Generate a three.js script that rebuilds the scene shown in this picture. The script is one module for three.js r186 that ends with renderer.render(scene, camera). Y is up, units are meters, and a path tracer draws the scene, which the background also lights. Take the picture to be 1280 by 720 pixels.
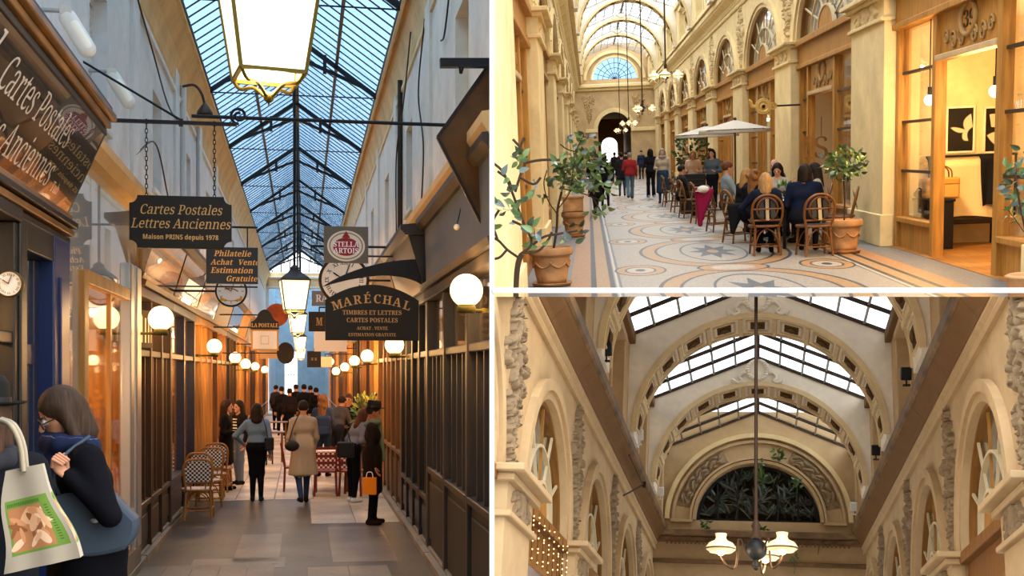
import * as THREE from 'three';
import { mergeGeometries } from 'three/addons/utils/BufferGeometryUtils.js';
import { RoundedBoxGeometry } from 'three/addons/geometries/RoundedBoxGeometry.js';
import { ImprovedNoise } from 'three/addons/math/ImprovedNoise.js';

// ---------- camera, sky, exposure ----------
const FL = 1500, CX = 640, CY = 465, EYE = 2.2;              // lens in pixels of the 1280x720 frame, raised (shifted) lens
const scene = new THREE.Scene();
const camera = new THREE.PerspectiveCamera(2 * Math.atan(360 / FL) * 180 / Math.PI, 1280 / 720, 0.1, 400);
camera.position.set(0, EYE, 0); camera.lookAt(0, EYE, -1);
camera.setViewOffset(1280, 720, 0, 360 - CY, 1280, 720); camera.updateProjectionMatrix();
{ // overcast sky: three times as bright overhead as at the horizon
  const n = 64, a = new Float32Array(2 * n * n * 4);
  for (let y = 0; y < n; y++) for (let x = 0; x < 2 * n; x++) { const el = ((y + 0.5) / n - 0.5) * Math.PI, l = (1 + 2 * Math.max(0, Math.sin(el))) / 3; a.set([l * 0.98, l, l * 1.04, 1], 4 * (y * 2 * n + x)); }
  const t = new THREE.DataTexture(a, 2 * n, n, THREE.RGBAFormat, THREE.FloatType); t.mapping = THREE.EquirectangularReflectionMapping; t.magFilter = t.minFilter = THREE.LinearFilter; t.needsUpdate = true;
  scene.background = scene.environment = t; scene.backgroundIntensity = scene.environmentIntensity = 8;
}
const renderer = new THREE.WebGLRenderer({ antialias: true });
renderer.toneMapping = THREE.LinearToneMapping; renderer.toneMappingExposure = 1.0;
renderer.shadowMap.enabled = true;

// ---------- small helpers ----------
const V3 = THREE.Vector3, PI = Math.PI;
const v = (x, y, z) => new V3(x, y, z);
let seed = 7; const rnd = () => { seed = (seed * 1664525 + 1013904223) % 4294967296; return seed / 4294967296; };
const rr = (a, b) => a + (b - a) * rnd(), clamp = (x, a, b) => Math.min(b, Math.max(a, x)), lerp = (a, b, t) => a + (b - a) * t;
const names = new Map();
function numbered(n) { const k = names.get(n) || 0; names.set(n, k + 1); return k ? n + '_' + String(k).padStart(3, '0') : n; }
const perlin = new ImprovedNoise();
const fbm = (x, y, z, o = 4) => { let s = 0, a = 0.5; for (let i = 0; i < o; i++) { s += a * perlin.noise(x, y, z); x *= 2.03; y *= 2.03; z *= 2.03; a *= 0.5; } return s; };

// uv in metres by the dominant side of each face
function boxUV(g) {
  const p = g.attributes.position, n = g.attributes.normal, uv = new Float32Array(p.count * 2);
  for (let i = 0; i < p.count; i++) {
    const ax = Math.abs(n.getX(i)), ay = Math.abs(n.getY(i)), az = Math.abs(n.getZ(i));
    const [a, b] = ax >= ay && ax >= az ? [p.getZ(i), p.getY(i)] : ay >= az ? [p.getX(i), p.getZ(i)] : [p.getX(i), p.getY(i)];
    uv[2 * i] = a; uv[2 * i + 1] = b;
  }
  g.setAttribute('uv', new THREE.BufferAttribute(uv, 2)); return g;
}
function flat(g) {                                                   // one attribute set for merging
  const o = g.index ? g.toNonIndexed() : g;
  for (const k of Object.keys(o.attributes)) if (!['position', 'normal', 'uv', 'color'].includes(k)) o.deleteAttribute(k);
  if (!o.attributes.normal) o.computeVertexNormals();
  return o;
}
function mg(list, keepUV) {
  list = [].concat(list).filter(Boolean).map(flat);
  const g = list.length === 1 ? list[0] : mergeGeometries(list, false);
  return keepUV ? g : boxUV(g);
}
const bx = (x0, x1, y0, y1, d0, d1) => { const g = new THREE.BoxGeometry(Math.abs(x1 - x0), Math.abs(y1 - y0), Math.abs(d1 - d0)); g.translate((x0 + x1) / 2, (y0 + y1) / 2, -(d0 + d1) / 2); return g; };
const rb = (x0, x1, y0, y1, d0, d1, r = 0.02) => { const g = new RoundedBoxGeometry(Math.abs(x1 - x0), Math.abs(y1 - y0), Math.abs(d1 - d0), 2, Math.min(r, Math.abs(x1 - x0) / 2.1, Math.abs(y1 - y0) / 2.1, Math.abs(d1 - d0) / 2.1)); g.translate((x0 + x1) / 2, (y0 + y1) / 2, -(d0 + d1) / 2); return g; };
const cb = (w, h, d, x = 0, y = 0, z = 0) => { const g = new THREE.BoxGeometry(w, h, d); g.translate(x, y, z); return g; };
const cyl = (r0, r1, h, x = 0, y = 0, z = 0, n = 12) => { const g = new THREE.CylinderGeometry(r0, r1, h, n); g.translate(x, y, z); return g; };
const sph = (r, x = 0, y = 0, z = 0, n = 14) => { const g = new THREE.SphereGeometry(r, n, Math.ceil(n * 0.7)); g.translate(x, y, z); return g; };
const ell = (rx, ry, rz, x, y, z, n = 12) => { const g = new THREE.SphereGeometry(1, n, Math.ceil(n * 0.7)); g.scale(rx, ry, rz); g.translate(x, y, z); return g; };
function bar(a, b, w, h = w) {                                        // square bar between two points
  const l = a.distanceTo(b), g = new THREE.BoxGeometry(w, h, l), m = new THREE.Matrix4();
  const up = Math.abs(b.y - a.y) > 0.98 * l ? v(1, 0, 0) : v(0, 1, 0);
  m.lookAt(a, b, up); m.setPosition(a.clone().lerp(b, 0.5)); g.applyMatrix4(m); return g;
}
const rod = (a, b, r, r2 = r, n = 7) => { const l = a.distanceTo(b), g = new THREE.CylinderGeometry(r2, r, l, n); g.applyQuaternion(new THREE.Quaternion().setFromUnitVectors(v(0, 1, 0), b.clone().sub(a).normalize())); const c = a.clone().lerp(b, 0.5); g.translate(c.x, c.y, c.z); return g; };
const tube = (pts, r, seg = 0, n = 7, closed = false) => new THREE.TubeGeometry(new THREE.CatmullRomCurve3(pts, closed), seg || pts.length * 5, r, n, closed);
const lathe = (pr, n = 24) => new THREE.LatheGeometry(pr.map(([x, y]) => new THREE.Vector2(x, y)), n);
const poly = (pts) => { const s = new THREE.Shape(); pts.forEach(([x, y], i) => (i ? s.lineTo(x, y) : s.moveTo(x, y))); s.closePath(); return s; };
const ext = (s, depth, bevel = 0, curve = 14) => new THREE.ExtrudeGeometry(s, { depth, bevelEnabled: bevel > 0, bevelSize: bevel, bevelThickness: bevel, bevelSegments: 2, curveSegments: curve });
const mv = (g, x, y, z, ry = 0, rx = 0, rz = 0) => { if (rx) g.rotateX(rx); if (rz) g.rotateZ(rz); if (ry) g.rotateY(ry); g.translate(x, y, z); return g; };
// profile (x, y) drawn out along the depth of a gallery
const run = (pts, d0, d1) => { const g = ext(poly(pts), d1 - d0); g.translate(0, 0, -d1); return g; };
// outline in (depth, height) stood up as a slab between xa < xb
const slab = (shape, xa, xb, curve = 20) => { const g = new THREE.ExtrudeGeometry(shape, { depth: xb - xa, bevelEnabled: false, curveSegments: curve }); g.rotateY(PI / 2); g.translate(xa, 0, 0); return g; };

const ord = (n) => ['first', 'second', 'third', 'fourth', 'fifth', 'sixth', 'seventh', 'eighth', 'ninth', 'tenth', 'eleventh'][n];
// ---------- textures ----------
function dataTex(n, f, srgb = true, rep = 1) {
  const a = new Uint8Array(n * n * 4);
  for (let y = 0; y < n; y++) for (let x = 0; x < n; x++) { const c = f(x / n, y / n), i = 4 * (y * n + x); for (let k = 0; k < 3; k++) a[i + k] = clamp(Math.round(255 * (Array.isArray(c) ? c[k] : c)), 0, 255); a[i + 3] = 255; }
  const t = new THREE.DataTexture(a, n, n); t.magFilter = THREE.LinearFilter; t.minFilter = THREE.LinearMipmapLinearFilter; t.generateMipmaps = true;
  t.wrapS = t.wrapT = THREE.RepeatWrapping; if (srgb) t.colorSpace = THREE.SRGBColorSpace; t.repeat.set(rep, rep); t.needsUpdate = true; return t;
}
// seamless noise on a torus-like blend
const tile = (f) => (u, w) => { const a = f(u, w), b = f(u - 1, w), c = f(u, w - 1), d = f(u - 1, w - 1); return lerp(lerp(a, b, u), lerp(c, d, u), w); };
const tPlaster = dataTex(256, (() => { const a = tile((u, w) => fbm(u * 5, w * 5, 1.3, 5)), b = tile((u, w) => fbm(u * 22, w * 22, 4.1, 3)); return (u, w) => { const s = 0.93 + 0.16 * a(u, w) + 0.07 * b(u, w); return [s, s * 0.992, s * 0.975]; }; })(), true, 0.4);
const tStain = dataTex(256, (() => { const a = tile((u, w) => fbm(u * 4, w * 4, 9.3, 5)), b = tile((u, w) => fbm(u * 14, w * 14, 2.1, 4)); return (u, w) => { const s = 0.82 + 0.6 * a(u, w) + 0.25 * b(u, w); return [s, s * 0.96, s * 0.9]; }; })(), true, 0.5);
const tPave = dataTex(512, (() => { const a = tile((u, w) => fbm(u * 3, w * 3, 5.3, 5)), b = tile((u, w) => fbm(u * 60, w * 60, 3.1, 2)), c = tile((u, w) => fbm(u * 7, w * 7, 8.8, 3)); return (u, w) => { const s = 0.78 + 0.5 * a(u, w) + 0.22 * b(u, w) - (c(u, w) > 0.24 ? 0.18 : 0); return [s, s * 0.985, s * 0.96]; }; })(), true, 0.33);
const tWood = dataTex(256, (() => { const a = tile((u, w) => fbm(u * 28, w * 2.2, 2.7, 4)), b = tile((u, w) => fbm(u * 6, w * 1.2, 7.7, 3)); return (u, w) => { const s = 0.84 + 0.34 * a(u, w) + 0.26 * b(u, w); return [s, s * 0.97, s * 0.93]; }; })(), true, 1);
const tGrain = dataTex(128, (u, w) => 0.88 + 0.12 * rnd(), true, 6);
const tBump = dataTex(256, (() => { const b = tile((u, w) => fbm(u * 18, w * 18, 4.6, 4)); return (u, w) => 0.5 + 0.6 * b(u, w); })(), false, 1);
const tHair = dataTex(128, (() => { const a = tile((u, w) => fbm(u * 40, w * 3, 6.6, 3)); return (u, w) => 0.8 + 0.6 * a(u, w); })(), true, 4);
const tWicker = dataTex(64, (u, w) => { const a = Math.sin(u * 16 * PI), b = Math.sin(w * 16 * PI); return 0.72 + 0.28 * Math.abs((Math.floor(u * 8) + Math.floor(w * 8)) % 2 ? a : b); }, true, 6);
function canvasTex(w, h, draw) {
  const c = document.createElement('canvas'); c.width = w; c.height = h; const x = c.getContext('2d'); draw(x, w, h);
  const t = new THREE.CanvasTexture(c); t.colorSpace = THREE.SRGBColorSpace; t.anisotropy = 8; return t;
}

// ---------- materials ----------
const C = (c) => new THREE.Color(c);
const mat = (c, rough = 0.7, o = {}) => new THREE.MeshPhysicalMaterial({ color: C(c), roughness: rough, side: THREE.DoubleSide, specularIntensity: rough > 0.6 ? 0.35 : rough > 0.38 ? 0.6 : 1, ...o });
const pmat = (c, rough, o = {}) => new THREE.MeshPhysicalMaterial({ color: C(c), roughness: rough, side: THREE.DoubleSide, ...o });
const glow = (c, k) => mat('#fff4dd', 0.4, { emissive: C(c), emissiveIntensity: k });
const M = {
  white: mat('#f7f7f7', 0.7), glass: pmat('#ffffff', 0.03, { transmission: 1, thickness: 0, ior: 1.5 }),
  roofBlue: pmat('#adc3d4', 0, { transmission: 1, thickness: 0, ior: 1.1 }), roofClear: pmat('#f6f9fb', 0, { transmission: 1, thickness: 0, ior: 1.2 }),
  iron: mat('#1d1f22', 0.5, { metalness: 0.4 }), ironBrown: mat('#3b2c20', 0.55, { metalness: 0.3 }), steel: mat('#a9adb0', 0.35, { metalness: 0.7 }), chrome: mat('#cfd2d4', 0.2, { metalness: 1 }),
  upper: mat('#dfe4e8', 0.85, { map: tPlaster, bumpMap: tBump, bumpScale: 0.004 }), upperR: mat('#e4ddcf', 0.85, { map: tPlaster, bumpMap: tBump, bumpScale: 0.004 }),
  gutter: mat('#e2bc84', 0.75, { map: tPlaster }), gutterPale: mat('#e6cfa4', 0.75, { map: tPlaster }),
  pave: mat('#5d544a', 0.42, { map: tPave, bumpMap: tBump, bumpScale: 0.003 }), pavePale: mat('#cfc3ae', 0.45, { map: tPave }), paveMid: mat('#8d8478', 0.5, { map: tPave }), kerb: mat('#a09889', 0.6, { map: tPave }),
  blackWood: mat('#16130f', 0.35, { map: tWood }), brownWood: mat('#3a2a1c', 0.42, { map: tWood }), darkWood: mat('#241a12', 0.4, { map: tWood }), midWood: mat('#7d5730', 0.45, { map: tWood }), orangeWood: mat('#b98a4a', 0.5, { map: tWood }),
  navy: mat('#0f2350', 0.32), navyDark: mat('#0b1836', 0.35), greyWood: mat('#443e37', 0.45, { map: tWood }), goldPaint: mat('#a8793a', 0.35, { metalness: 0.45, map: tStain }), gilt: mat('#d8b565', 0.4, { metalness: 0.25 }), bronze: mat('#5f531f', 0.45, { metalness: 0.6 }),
  blackGlass: pmat('#0b0c10', 0.12, { clearcoat: 1, clearcoatRoughness: 0.05 }), slate: mat('#5d646b', 0.55, { map: tPlaster }), goldGlass: pmat('#8d6b34', 0.2, { metalness: 0.6, clearcoat: 1, map: tStain }),
  warmWall: mat('#c49650', 0.8, { map: tPlaster }), shopFloor: mat('#7a4d22', 0.5, { map: tWood }), cream: mat('#efe2c4', 0.8),
  signBlack: mat('#15130f', 0.4), paper: mat('#f1ece0', 0.8),
  // the arcade with the mosaic floor
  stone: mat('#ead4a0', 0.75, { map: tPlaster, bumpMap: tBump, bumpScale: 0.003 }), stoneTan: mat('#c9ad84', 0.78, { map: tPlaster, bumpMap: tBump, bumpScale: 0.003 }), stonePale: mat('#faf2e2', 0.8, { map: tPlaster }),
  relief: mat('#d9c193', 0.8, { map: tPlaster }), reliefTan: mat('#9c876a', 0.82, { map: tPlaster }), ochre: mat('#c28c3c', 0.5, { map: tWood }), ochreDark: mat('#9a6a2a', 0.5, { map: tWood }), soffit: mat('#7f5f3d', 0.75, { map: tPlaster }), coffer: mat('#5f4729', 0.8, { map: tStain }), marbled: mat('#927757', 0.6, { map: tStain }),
  blind: mat('#8e979d', 0.8), fanBar: mat('#cbb994', 0.7), roomWall: mat('#d0b88c', 0.8, { map: tPlaster }), medallion: mat('#a5824f', 0.7, { map: tPlaster }), terracotta: mat('#c49a70', 0.8, { map: tStain, bumpMap: tBump, bumpScale: 0.002 }), soil: mat('#3b2a1c', 0.95, { map: tStain }), bark: mat('#4a3b2c', 0.9, { map: tWood, bumpMap: tBump, bumpScale: 0.004 }),
  leaf: mat('#44602c', 0.32), leafPale: mat('#566f38', 0.3), leafGrey: mat('#5a6a68', 0.3), leafDark: mat('#2b3d22', 0.35), leafDry: mat('#5c5b4f', 0.6),
  rattan: mat('#7f5226', 0.45, { map: tWood }), rattanPale: mat('#b07f45', 0.5, { map: tWood }), rattanDark: mat('#6d431d', 0.45, { map: tWood }), weaveDark: mat('#2a2420', 0.6, { map: tWicker }),
  canvasCloth: mat('#c4bcae', 0.9, { map: tGrain }), black: mat('#0e0d0d', 0.5), blackCloth: mat('#141316', 0.95, { map: tGrain }), glassware: pmat('#ffffff', 0.03, { transmission: 1, thickness: 0.01, ior: 1.45 }), porcelain: mat('#eeeeea', 0.25),
};

// ---------- three galleries, each a level-built place set at its own heading and fall ----------
const camP = v(0, EYE, 0), made = [];
const pixDir = (px, py) => v((px - CX) / FL, -(py - CY) / FL, -1);
function gallery(vpx, vpy, vvx, eye, bounds) {
  const F = pixDir(vpx, vpy).normalize(), n = v(1, 0, (vvx - CX) / FL), U = n.clone().cross(F).normalize(); if (U.y < 0) U.negate();
  const R = F.clone().cross(U), Mx = new THREE.Matrix4().makeBasis(R, U, F.clone().negate()); Mx.setPosition(camP.clone().addScaledVector(U, -eye));
  const ray = (px, py) => { const q = pixDir(px, py); return [q.dot(R), q.dot(U), q.dot(F)]; };
  return {
    M: Mx, eye, bounds,
    atD(px, py, D) { const q = ray(px, py), t = D / q[2]; return [q[0] * t, eye + q[1] * t, D]; },
    atX(px, py, X) { const q = ray(px, py), t = X / q[0]; return [X, eye + q[1] * t, q[2] * t]; },
    atY(px, py, Y = 0) { const q = ray(px, py), t = (Y - eye) / q[1]; return [q[0] * t, Y, q[2] * t]; },
    m(px, D) { return px * D / FL; },                                  // pixels to metres at a depth
    put(o, [x, y, d] = [0, 0, 0], turn = 0) {
      const m = Mx.clone().multiply(new THREE.Matrix4().makeTranslation(x, y, -d)).multiply(new THREE.Matrix4().makeRotationY(turn));
      m.decompose(o.position, o.quaternion, o.scale); scene.add(o); made.push([o, this]); return o;
    },
  };
}
const plane = (a, b, keep) => { const n = pixDir(...a).cross(pixDir(...b)).normalize(); if (n.dot(pixDir(...keep)) < 0) n.negate(); return n; };   // where a gallery is cut at the divider
const cutLeft = plane([614.5, 0], [614.5, 720], [300, 300]), cutRight = plane([615.5, 0], [615.5, 720], [900, 300]), cutUp = plane([620, 371], [1280, 371], [900, 100]), cutDown = plane([620, 371], [1280, 371], [900, 600]);
const g1 = gallery(378, 465, 378, 2.2, [cutLeft]), g2 = gallery(736, 193, 1000, 1.62, [cutRight, cutUp]), g3 = gallery(947, 936, 947, 1.6, [cutRight, cutDown]);

function tag(o, label, category, group) { o.userData.label = label; o.userData.category = category; if (group) o.userData.group = group; return o; }
const baseOf = new WeakMap();
function thing(g, name, label, category, at = [0, 0, 0], turn = 0, group) { const o = new THREE.Group(); o.name = numbered(name); tag(o, label, category, group); g.put(o, at, turn); baseOf.set(o, at); return o; }
function struct(g, name, label, category = 'structure') { const o = new THREE.Group(); o.name = numbered(name); tag(o, label, category); o.userData.kind = 'structure'; g.put(o); baseOf.set(o, [0, 0, 0]); return o; }
function part(parent, name, geos, m, keepUV) { const o = new THREE.Mesh(mg(geos, keepUV), m); o.name = name; o.castShadow = o.receiveShadow = true; parent.add(o); return o; }
function partG(t, name, geos, m, keepUV) { const b = baseOf.get(t), g = mg(geos, keepUV); g.translate(-b[0], -b[1], b[2]); return part(t, name, g, m, true); }   // geometry given in gallery coordinates
function shared(parent, name, geo, m) { const o = new THREE.Mesh(geo, m); o.name = name; o.castShadow = o.receiveShadow = true; parent.add(o); return o; }
function lamp(parent, x, y, z, power, color = '#ffb65c', size = 3) { const l = new THREE.PointLight(C(color), power); l.position.set(x, y, z); l.castShadow = true; l.shadow.radius = size; parent.add(l); l.name = 'light'; return l; }
function signFace(w, h, tex, rough = 0.45, o = {}) { return [new THREE.PlaneGeometry(w, h), mat('#ffffff', rough, { map: tex, side: THREE.FrontSide, ...o })]; }
function copyOf(o, g, at, turn, label, group) { const c = o.clone(); c.name = numbered(o.name.replace(/_\d{3}$/, '')); c.userData = { ...o.userData }; if (label) c.userData.label = label; if (group) c.userData.group = group; g.put(c, at, turn); baseOf.set(c, at); return c; }
// ---------- white dividers standing in for the border lines between the three views ----------
{
  const w = new THREE.Group(); w.name = 'wall_divider'; tag(w, 'thin white upright divider standing for the border line between the views', 'wall'); w.userData.kind = 'structure'; scene.add(w);
  const L = 8.5, g = cb(6.2 / FL * 6, 13, L, 0, 0, -6 - L / 2); const m = part(w, 'divider_panel', g, M.white);
  w.position.set(0, EYE, 0); w.rotation.y = Math.atan((CX - 615) / FL);
  const b = new THREE.Group(); b.name = 'trim_divider'; tag(b, 'thin white level divider standing for the border line between the two arcade views', 'beam'); b.userData.kind = 'structure'; scene.add(b);
  const k = 6 / FL; part(b, 'beam', cb((1330 - 616) * k, 6.1 * k, 0.03, ((1330 + 616) / 2 - CX) * k, EYE + (CY - 363) * k, -6), M.white);
}

{ // unseen wall added behind the viewer, holds sky light off the open fronts
  const w = new THREE.Group(); w.name = 'wall_light_blocker'; tag(w, 'plain plaster wall added behind the viewer to block sky light', 'wall'); w.userData.kind = 'structure'; scene.add(w);
  part(w, 'plaster', cb(20, 18, 0.3, 1, 2.5, 6.5), mat('#c6bfb2', 0.85, { map: tPlaster }));
}

// =====================================================================
// PASSAGE WITH HANGING SIGNS (g1)
// =====================================================================
const XL = -1.83, XR = 1.5, UL = -2.08, UR = 1.7, END1 = 70;
{
  const f = struct(g1, 'floor', 'grey worn passage floor with pale stone slabs', 'floor');
  part(f, 'asphalt', bx(XL - 0.4, XR + 0.4, -0.25, 0, 5, 21), M.pave);
  part(f, 'bed', bx(XL - 0.4, XR + 0.4, -0.25, -0.006, 21, 92), M.paveMid);
  const slabM = [M.pavePale, mat('#d8cdb8', 0.42, { map: tPave }), mat('#c2b59e', 0.48, { map: tPave })];
  const sg = boxUV(flat(new RoundedBoxGeometry(0.645, 0.03, 1.97, 1, 0.006)));
  for (let r = 0; r < 20; r++) for (let c = 0; c < 5; c++) { const o = shared(f, 'slab', sg, slabM[(r * 7 + c * 3) % 3]); o.position.set(XL + 0.36 + c * 0.662, -0.005, -(21 + 1 + r * 2)); }
  // pale patch at the right and the rows of slabs at the front
  const p0 = g1.atY(389, 655), p1 = g1.atY(502, 655);
  for (let k = 0; k < 2; k++) part(f, 'slab', rb(p0[0] + k * (p1[0] - p0[0]) / 2 + 0.004, p0[0] + (k + 1) * (p1[0] - p0[0]) / 2 - 0.004, -0.02, 0.006, p0[2], 20.98, 0.005), slabM[k]);
  for (let k = 0; k < 5; k++) part(f, 'slab', rb(-1.8 + k * 0.3, -1.8 + k * 0.3 + 0.292, -0.02, 0.005, 11, g1.atY(250, 707)[2], 0.004), M.paveMid);
  for (let k = 0; k < 2; k++) part(f, 'slab', rb(0.06 + k * 0.45, 0.06 + k * 0.45 + 0.44, -0.02, 0.005, 11, g1.atY(440, 708)[2], 0.004), mat('#a3937c', 0.45, { map: tPave }));
  const patch = mat('#857a6b', 0.4, { map: tPave });
  part(f, 'slab', rb(-0.8, -0.27, -0.02, 0.003, 14.2, 16.6, 0.003), patch); part(f, 'slab', rb(-1.25, -0.2, -0.02, 0.003, 13.75, 14.5, 0.003), patch); part(f, 'slab', rb(0.35, 1.1, -0.02, 0.003, 14.0, 17.2, 0.003), patch);
  for (const [d, a] of [[12.2, 0], [16.4, 1], [19, 2]]) part(f, 'kerb', rb(XL - 0.02, XL + 0.07, -0.02, 0.09, d - 2, d + 2.1, 0.01), M.kerb);
  for (const d of [12, 16.2, 20.4]) part(f, 'kerb', rb(XR - 0.09, XR + 0.02, -0.02, 0.08, d - 2.1, d + 2.05, 0.01), M.kerb);
}
const winL = [13, 18.1, 22.8, 27.6, 32.5, 37.5, 43, 49], winR = [12.9, 19.4, 24.6, 29.8, 35, 40.2, 46];
function upperWall(side) {
  const X = side < 0 ? UL : UR, s = struct(g1, side < 0 ? 'wall_left' : 'wall_right', side < 0 ? 'pale blue grey plaster wall above the left row of shops' : 'grey cream plaster wall above the right row of shops', 'wall');
  const d0 = side < 0 ? -4 : 9, sh = poly([[d0, 4.1], [END1, 4.1], [END1, 7.9], [d0, 7.9]]), m = side < 0 ? M.upper : M.upperR;
  for (const d of side < 0 ? winL : winR) sh.holes.push(new THREE.Path([[d - 0.55, 4.8], [d + 0.55, 4.8], [d + 0.55, 6.2], [d - 0.55, 6.2]].map(([x, y]) => new THREE.Vector2(x, y))));
  part(s, 'plaster', slab(sh, side < 0 ? X - 0.25 : X, side < 0 ? X : X + 0.25), m);
  const W = (o) => X + side * o;                                      // o metres into the wall
  for (const d of side < 0 ? winL : winR) {
    const wn = part(s, 'window_panel', bx(W(0.2), W(0.24), 4.8, 6.2, d - 0.55, d + 0.55), mat('#9aa0a3', 0.6));
    part(s, 'window_frame', [bx(W(0.14), W(0.2), 4.8, 6.2, d - 0.55, d - 0.48), bx(W(0.14), W(0.2), 4.8, 6.2, d + 0.48, d + 0.55), bx(W(0.14), W(0.2), 6.12, 6.2, d - 0.48, d + 0.48), bx(W(0.14), W(0.2), 5.48, 5.53, d - 0.48, d + 0.48)], side < 0 ? m : M.gutterPale);
    if (d < 24) for (let k = 0; k < 17; k++) part(s, 'louvre_slat', mv(cb(0.012, 0.07, 0.96), W(0.17), 4.86 + k * 0.075, -d, 0, 0, side * 0.5), m);
    part(s, 'window_sill', rb(W(-0.05), W(0.1), 4.73, 4.8, d - 0.62, d + 0.62, 0.01), m);
  }
  // flat pilaster strips between the windows
  for (const d of side < 0 ? [15.6, 20.6, 25.3, 30] : [16.2, 22, 27.2, 32.4]) part(s, 'pilaster', bx(W(-0.04), W(0.01), 4.1, 7.2, d - 0.3, d + 0.3), m);
  // coved gutter under the roof
  const E = side < 0 ? -1.81 : 1.48, yb = side < 0 ? 6.95 : 7.15, q = (o, y) => [X + (E - X) * o, y];
  const prof = [q(-0.2, yb), q(0, yb), q(0.06, yb + 0.05), q(0.12, yb + 0.25), q(0.3, yb + 0.45), q(0.6, yb + 0.62), q(0.85, 7.72), q(1, 7.76), q(1, 7.9), q(0.9, 7.95), q(-0.2, 7.95)];
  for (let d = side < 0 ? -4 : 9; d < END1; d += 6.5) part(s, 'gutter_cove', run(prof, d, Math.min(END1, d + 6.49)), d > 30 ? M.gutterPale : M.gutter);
  part(s, 'string_course', run([q(-0.1, yb - 0.18), q(0.15, yb - 0.16), q(0.15, yb - 0.08), q(-0.1, yb - 0.06)], side < 0 ? -4 : 9, END1), side < 0 ? m : M.gutterPale);
  // ledge above the shops
  part(s, 'ledge', run(side < 0 ? [[UL - 0.1, 4.0], [XL + 0.1, 4.0], [XL + 0.16, 4.1], [XL + 0.16, 4.18], [UL - 0.1, 4.26]] : [[UR + 0.1, 4.0], [XR - 0.1, 4.0], [XR - 0.16, 4.1], [XR - 0.16, 4.18], [UR + 0.1, 4.26]], side < 0 ? 9.7 : 9, END1), M.gutter);
}
upperWall(-1); upperWall(1);
{ // drain pipes and cables fixed to the plaster
  const pipe = (X, d, y0, y1, r, m, label, name = 'drain_pipe') => { const t = thing(g1, name, label, 'pipe', [X, y0, d]); partG(t, 'pipe', rod(v(X, y0, -d), v(X, y1, -d), r), m); for (let y = y0 + 0.4; y < y1; y += 1.1) partG(t, 'clip', cb(0.05, 0.03, r * 2.6, X, y, -d), m); };
  pipe(UL + 0.07, 21.2, 4.25, 7.1, 0.055, M.upper, 'grey drain pipe running down the pale blue plaster wall');
  pipe(UL + 0.06, 24.2, 4.25, 7.0, 0.03, M.steel, 'thin steel drain pipe on the pale blue wall behind the wider grey one');
  pipe(UR - 0.05, 20.6, 4.25, 7.2, 0.045, M.ironBrown, 'dark pipe on the cream plaster wall among loose cables');
  const cable = (pts, label) => { const t = thing(g1, 'cable', label, 'cable', pts[0]); partG(t, 'wire', tube(pts.map(([x, y, d]) => v(x, y, -d)), 0.012, 30, 5), M.ironBrown); };
  cable([[UR - 0.03, 7.3, 13], [UR - 0.05, 6.7, 13.4], [UR - 0.04, 6.2, 14.2], [UR - 0.03, 6.25, 14.6]], 'short looped cable on the cream wall under the gutter');
  cable([[UR - 0.03, 7.1, 16.6], [UR - 0.06, 6.2, 17.2], [UR - 0.02, 5.4, 16.9], [UR - 0.05, 4.3, 17]], 'wavy brown cable hanging down the cream wall');
  cable([[UR - 0.1, 7.3, 18], [UR - 0.08, 6.6, 19.5], [UR - 0.1, 5.9, 20.8], [UR - 0.06, 4.5, 21.3]], 'slanting brown cable crossing to the dark pipe on the cream wall');
  cable([[UL + 0.04, 7.0, 15], [UL + 0.06, 6.6, 17], [UL + 0.05, 6.3, 19], [UL + 0.04, 6.4, 21]], 'sagging cable under the gutter of the pale blue wall');
  cable([[UL + 0.03, 4.9, 15.5], [UL + 0.05, 5.4, 17.5], [UL + 0.05, 4.9, 19], [UL + 0.04, 4.3, 20.5]], 'thin cable running along the pale blue wall beside the narrow window');
}
{ // the passage goes on behind the viewer: rear wall and the left shops
  const s = struct(g1, 'wall_back', 'dark shop row of the passage beside and behind the viewer', 'wall');
  part(s, 'shop_row', bx(XL - 0.3, XL, 0, 4.1, -4, 5.5), M.darkWood); part(s, 'paving', bx(XL, 1.2, -0.25, -0.001, -4, 4.5), M.pave);
}
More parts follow.
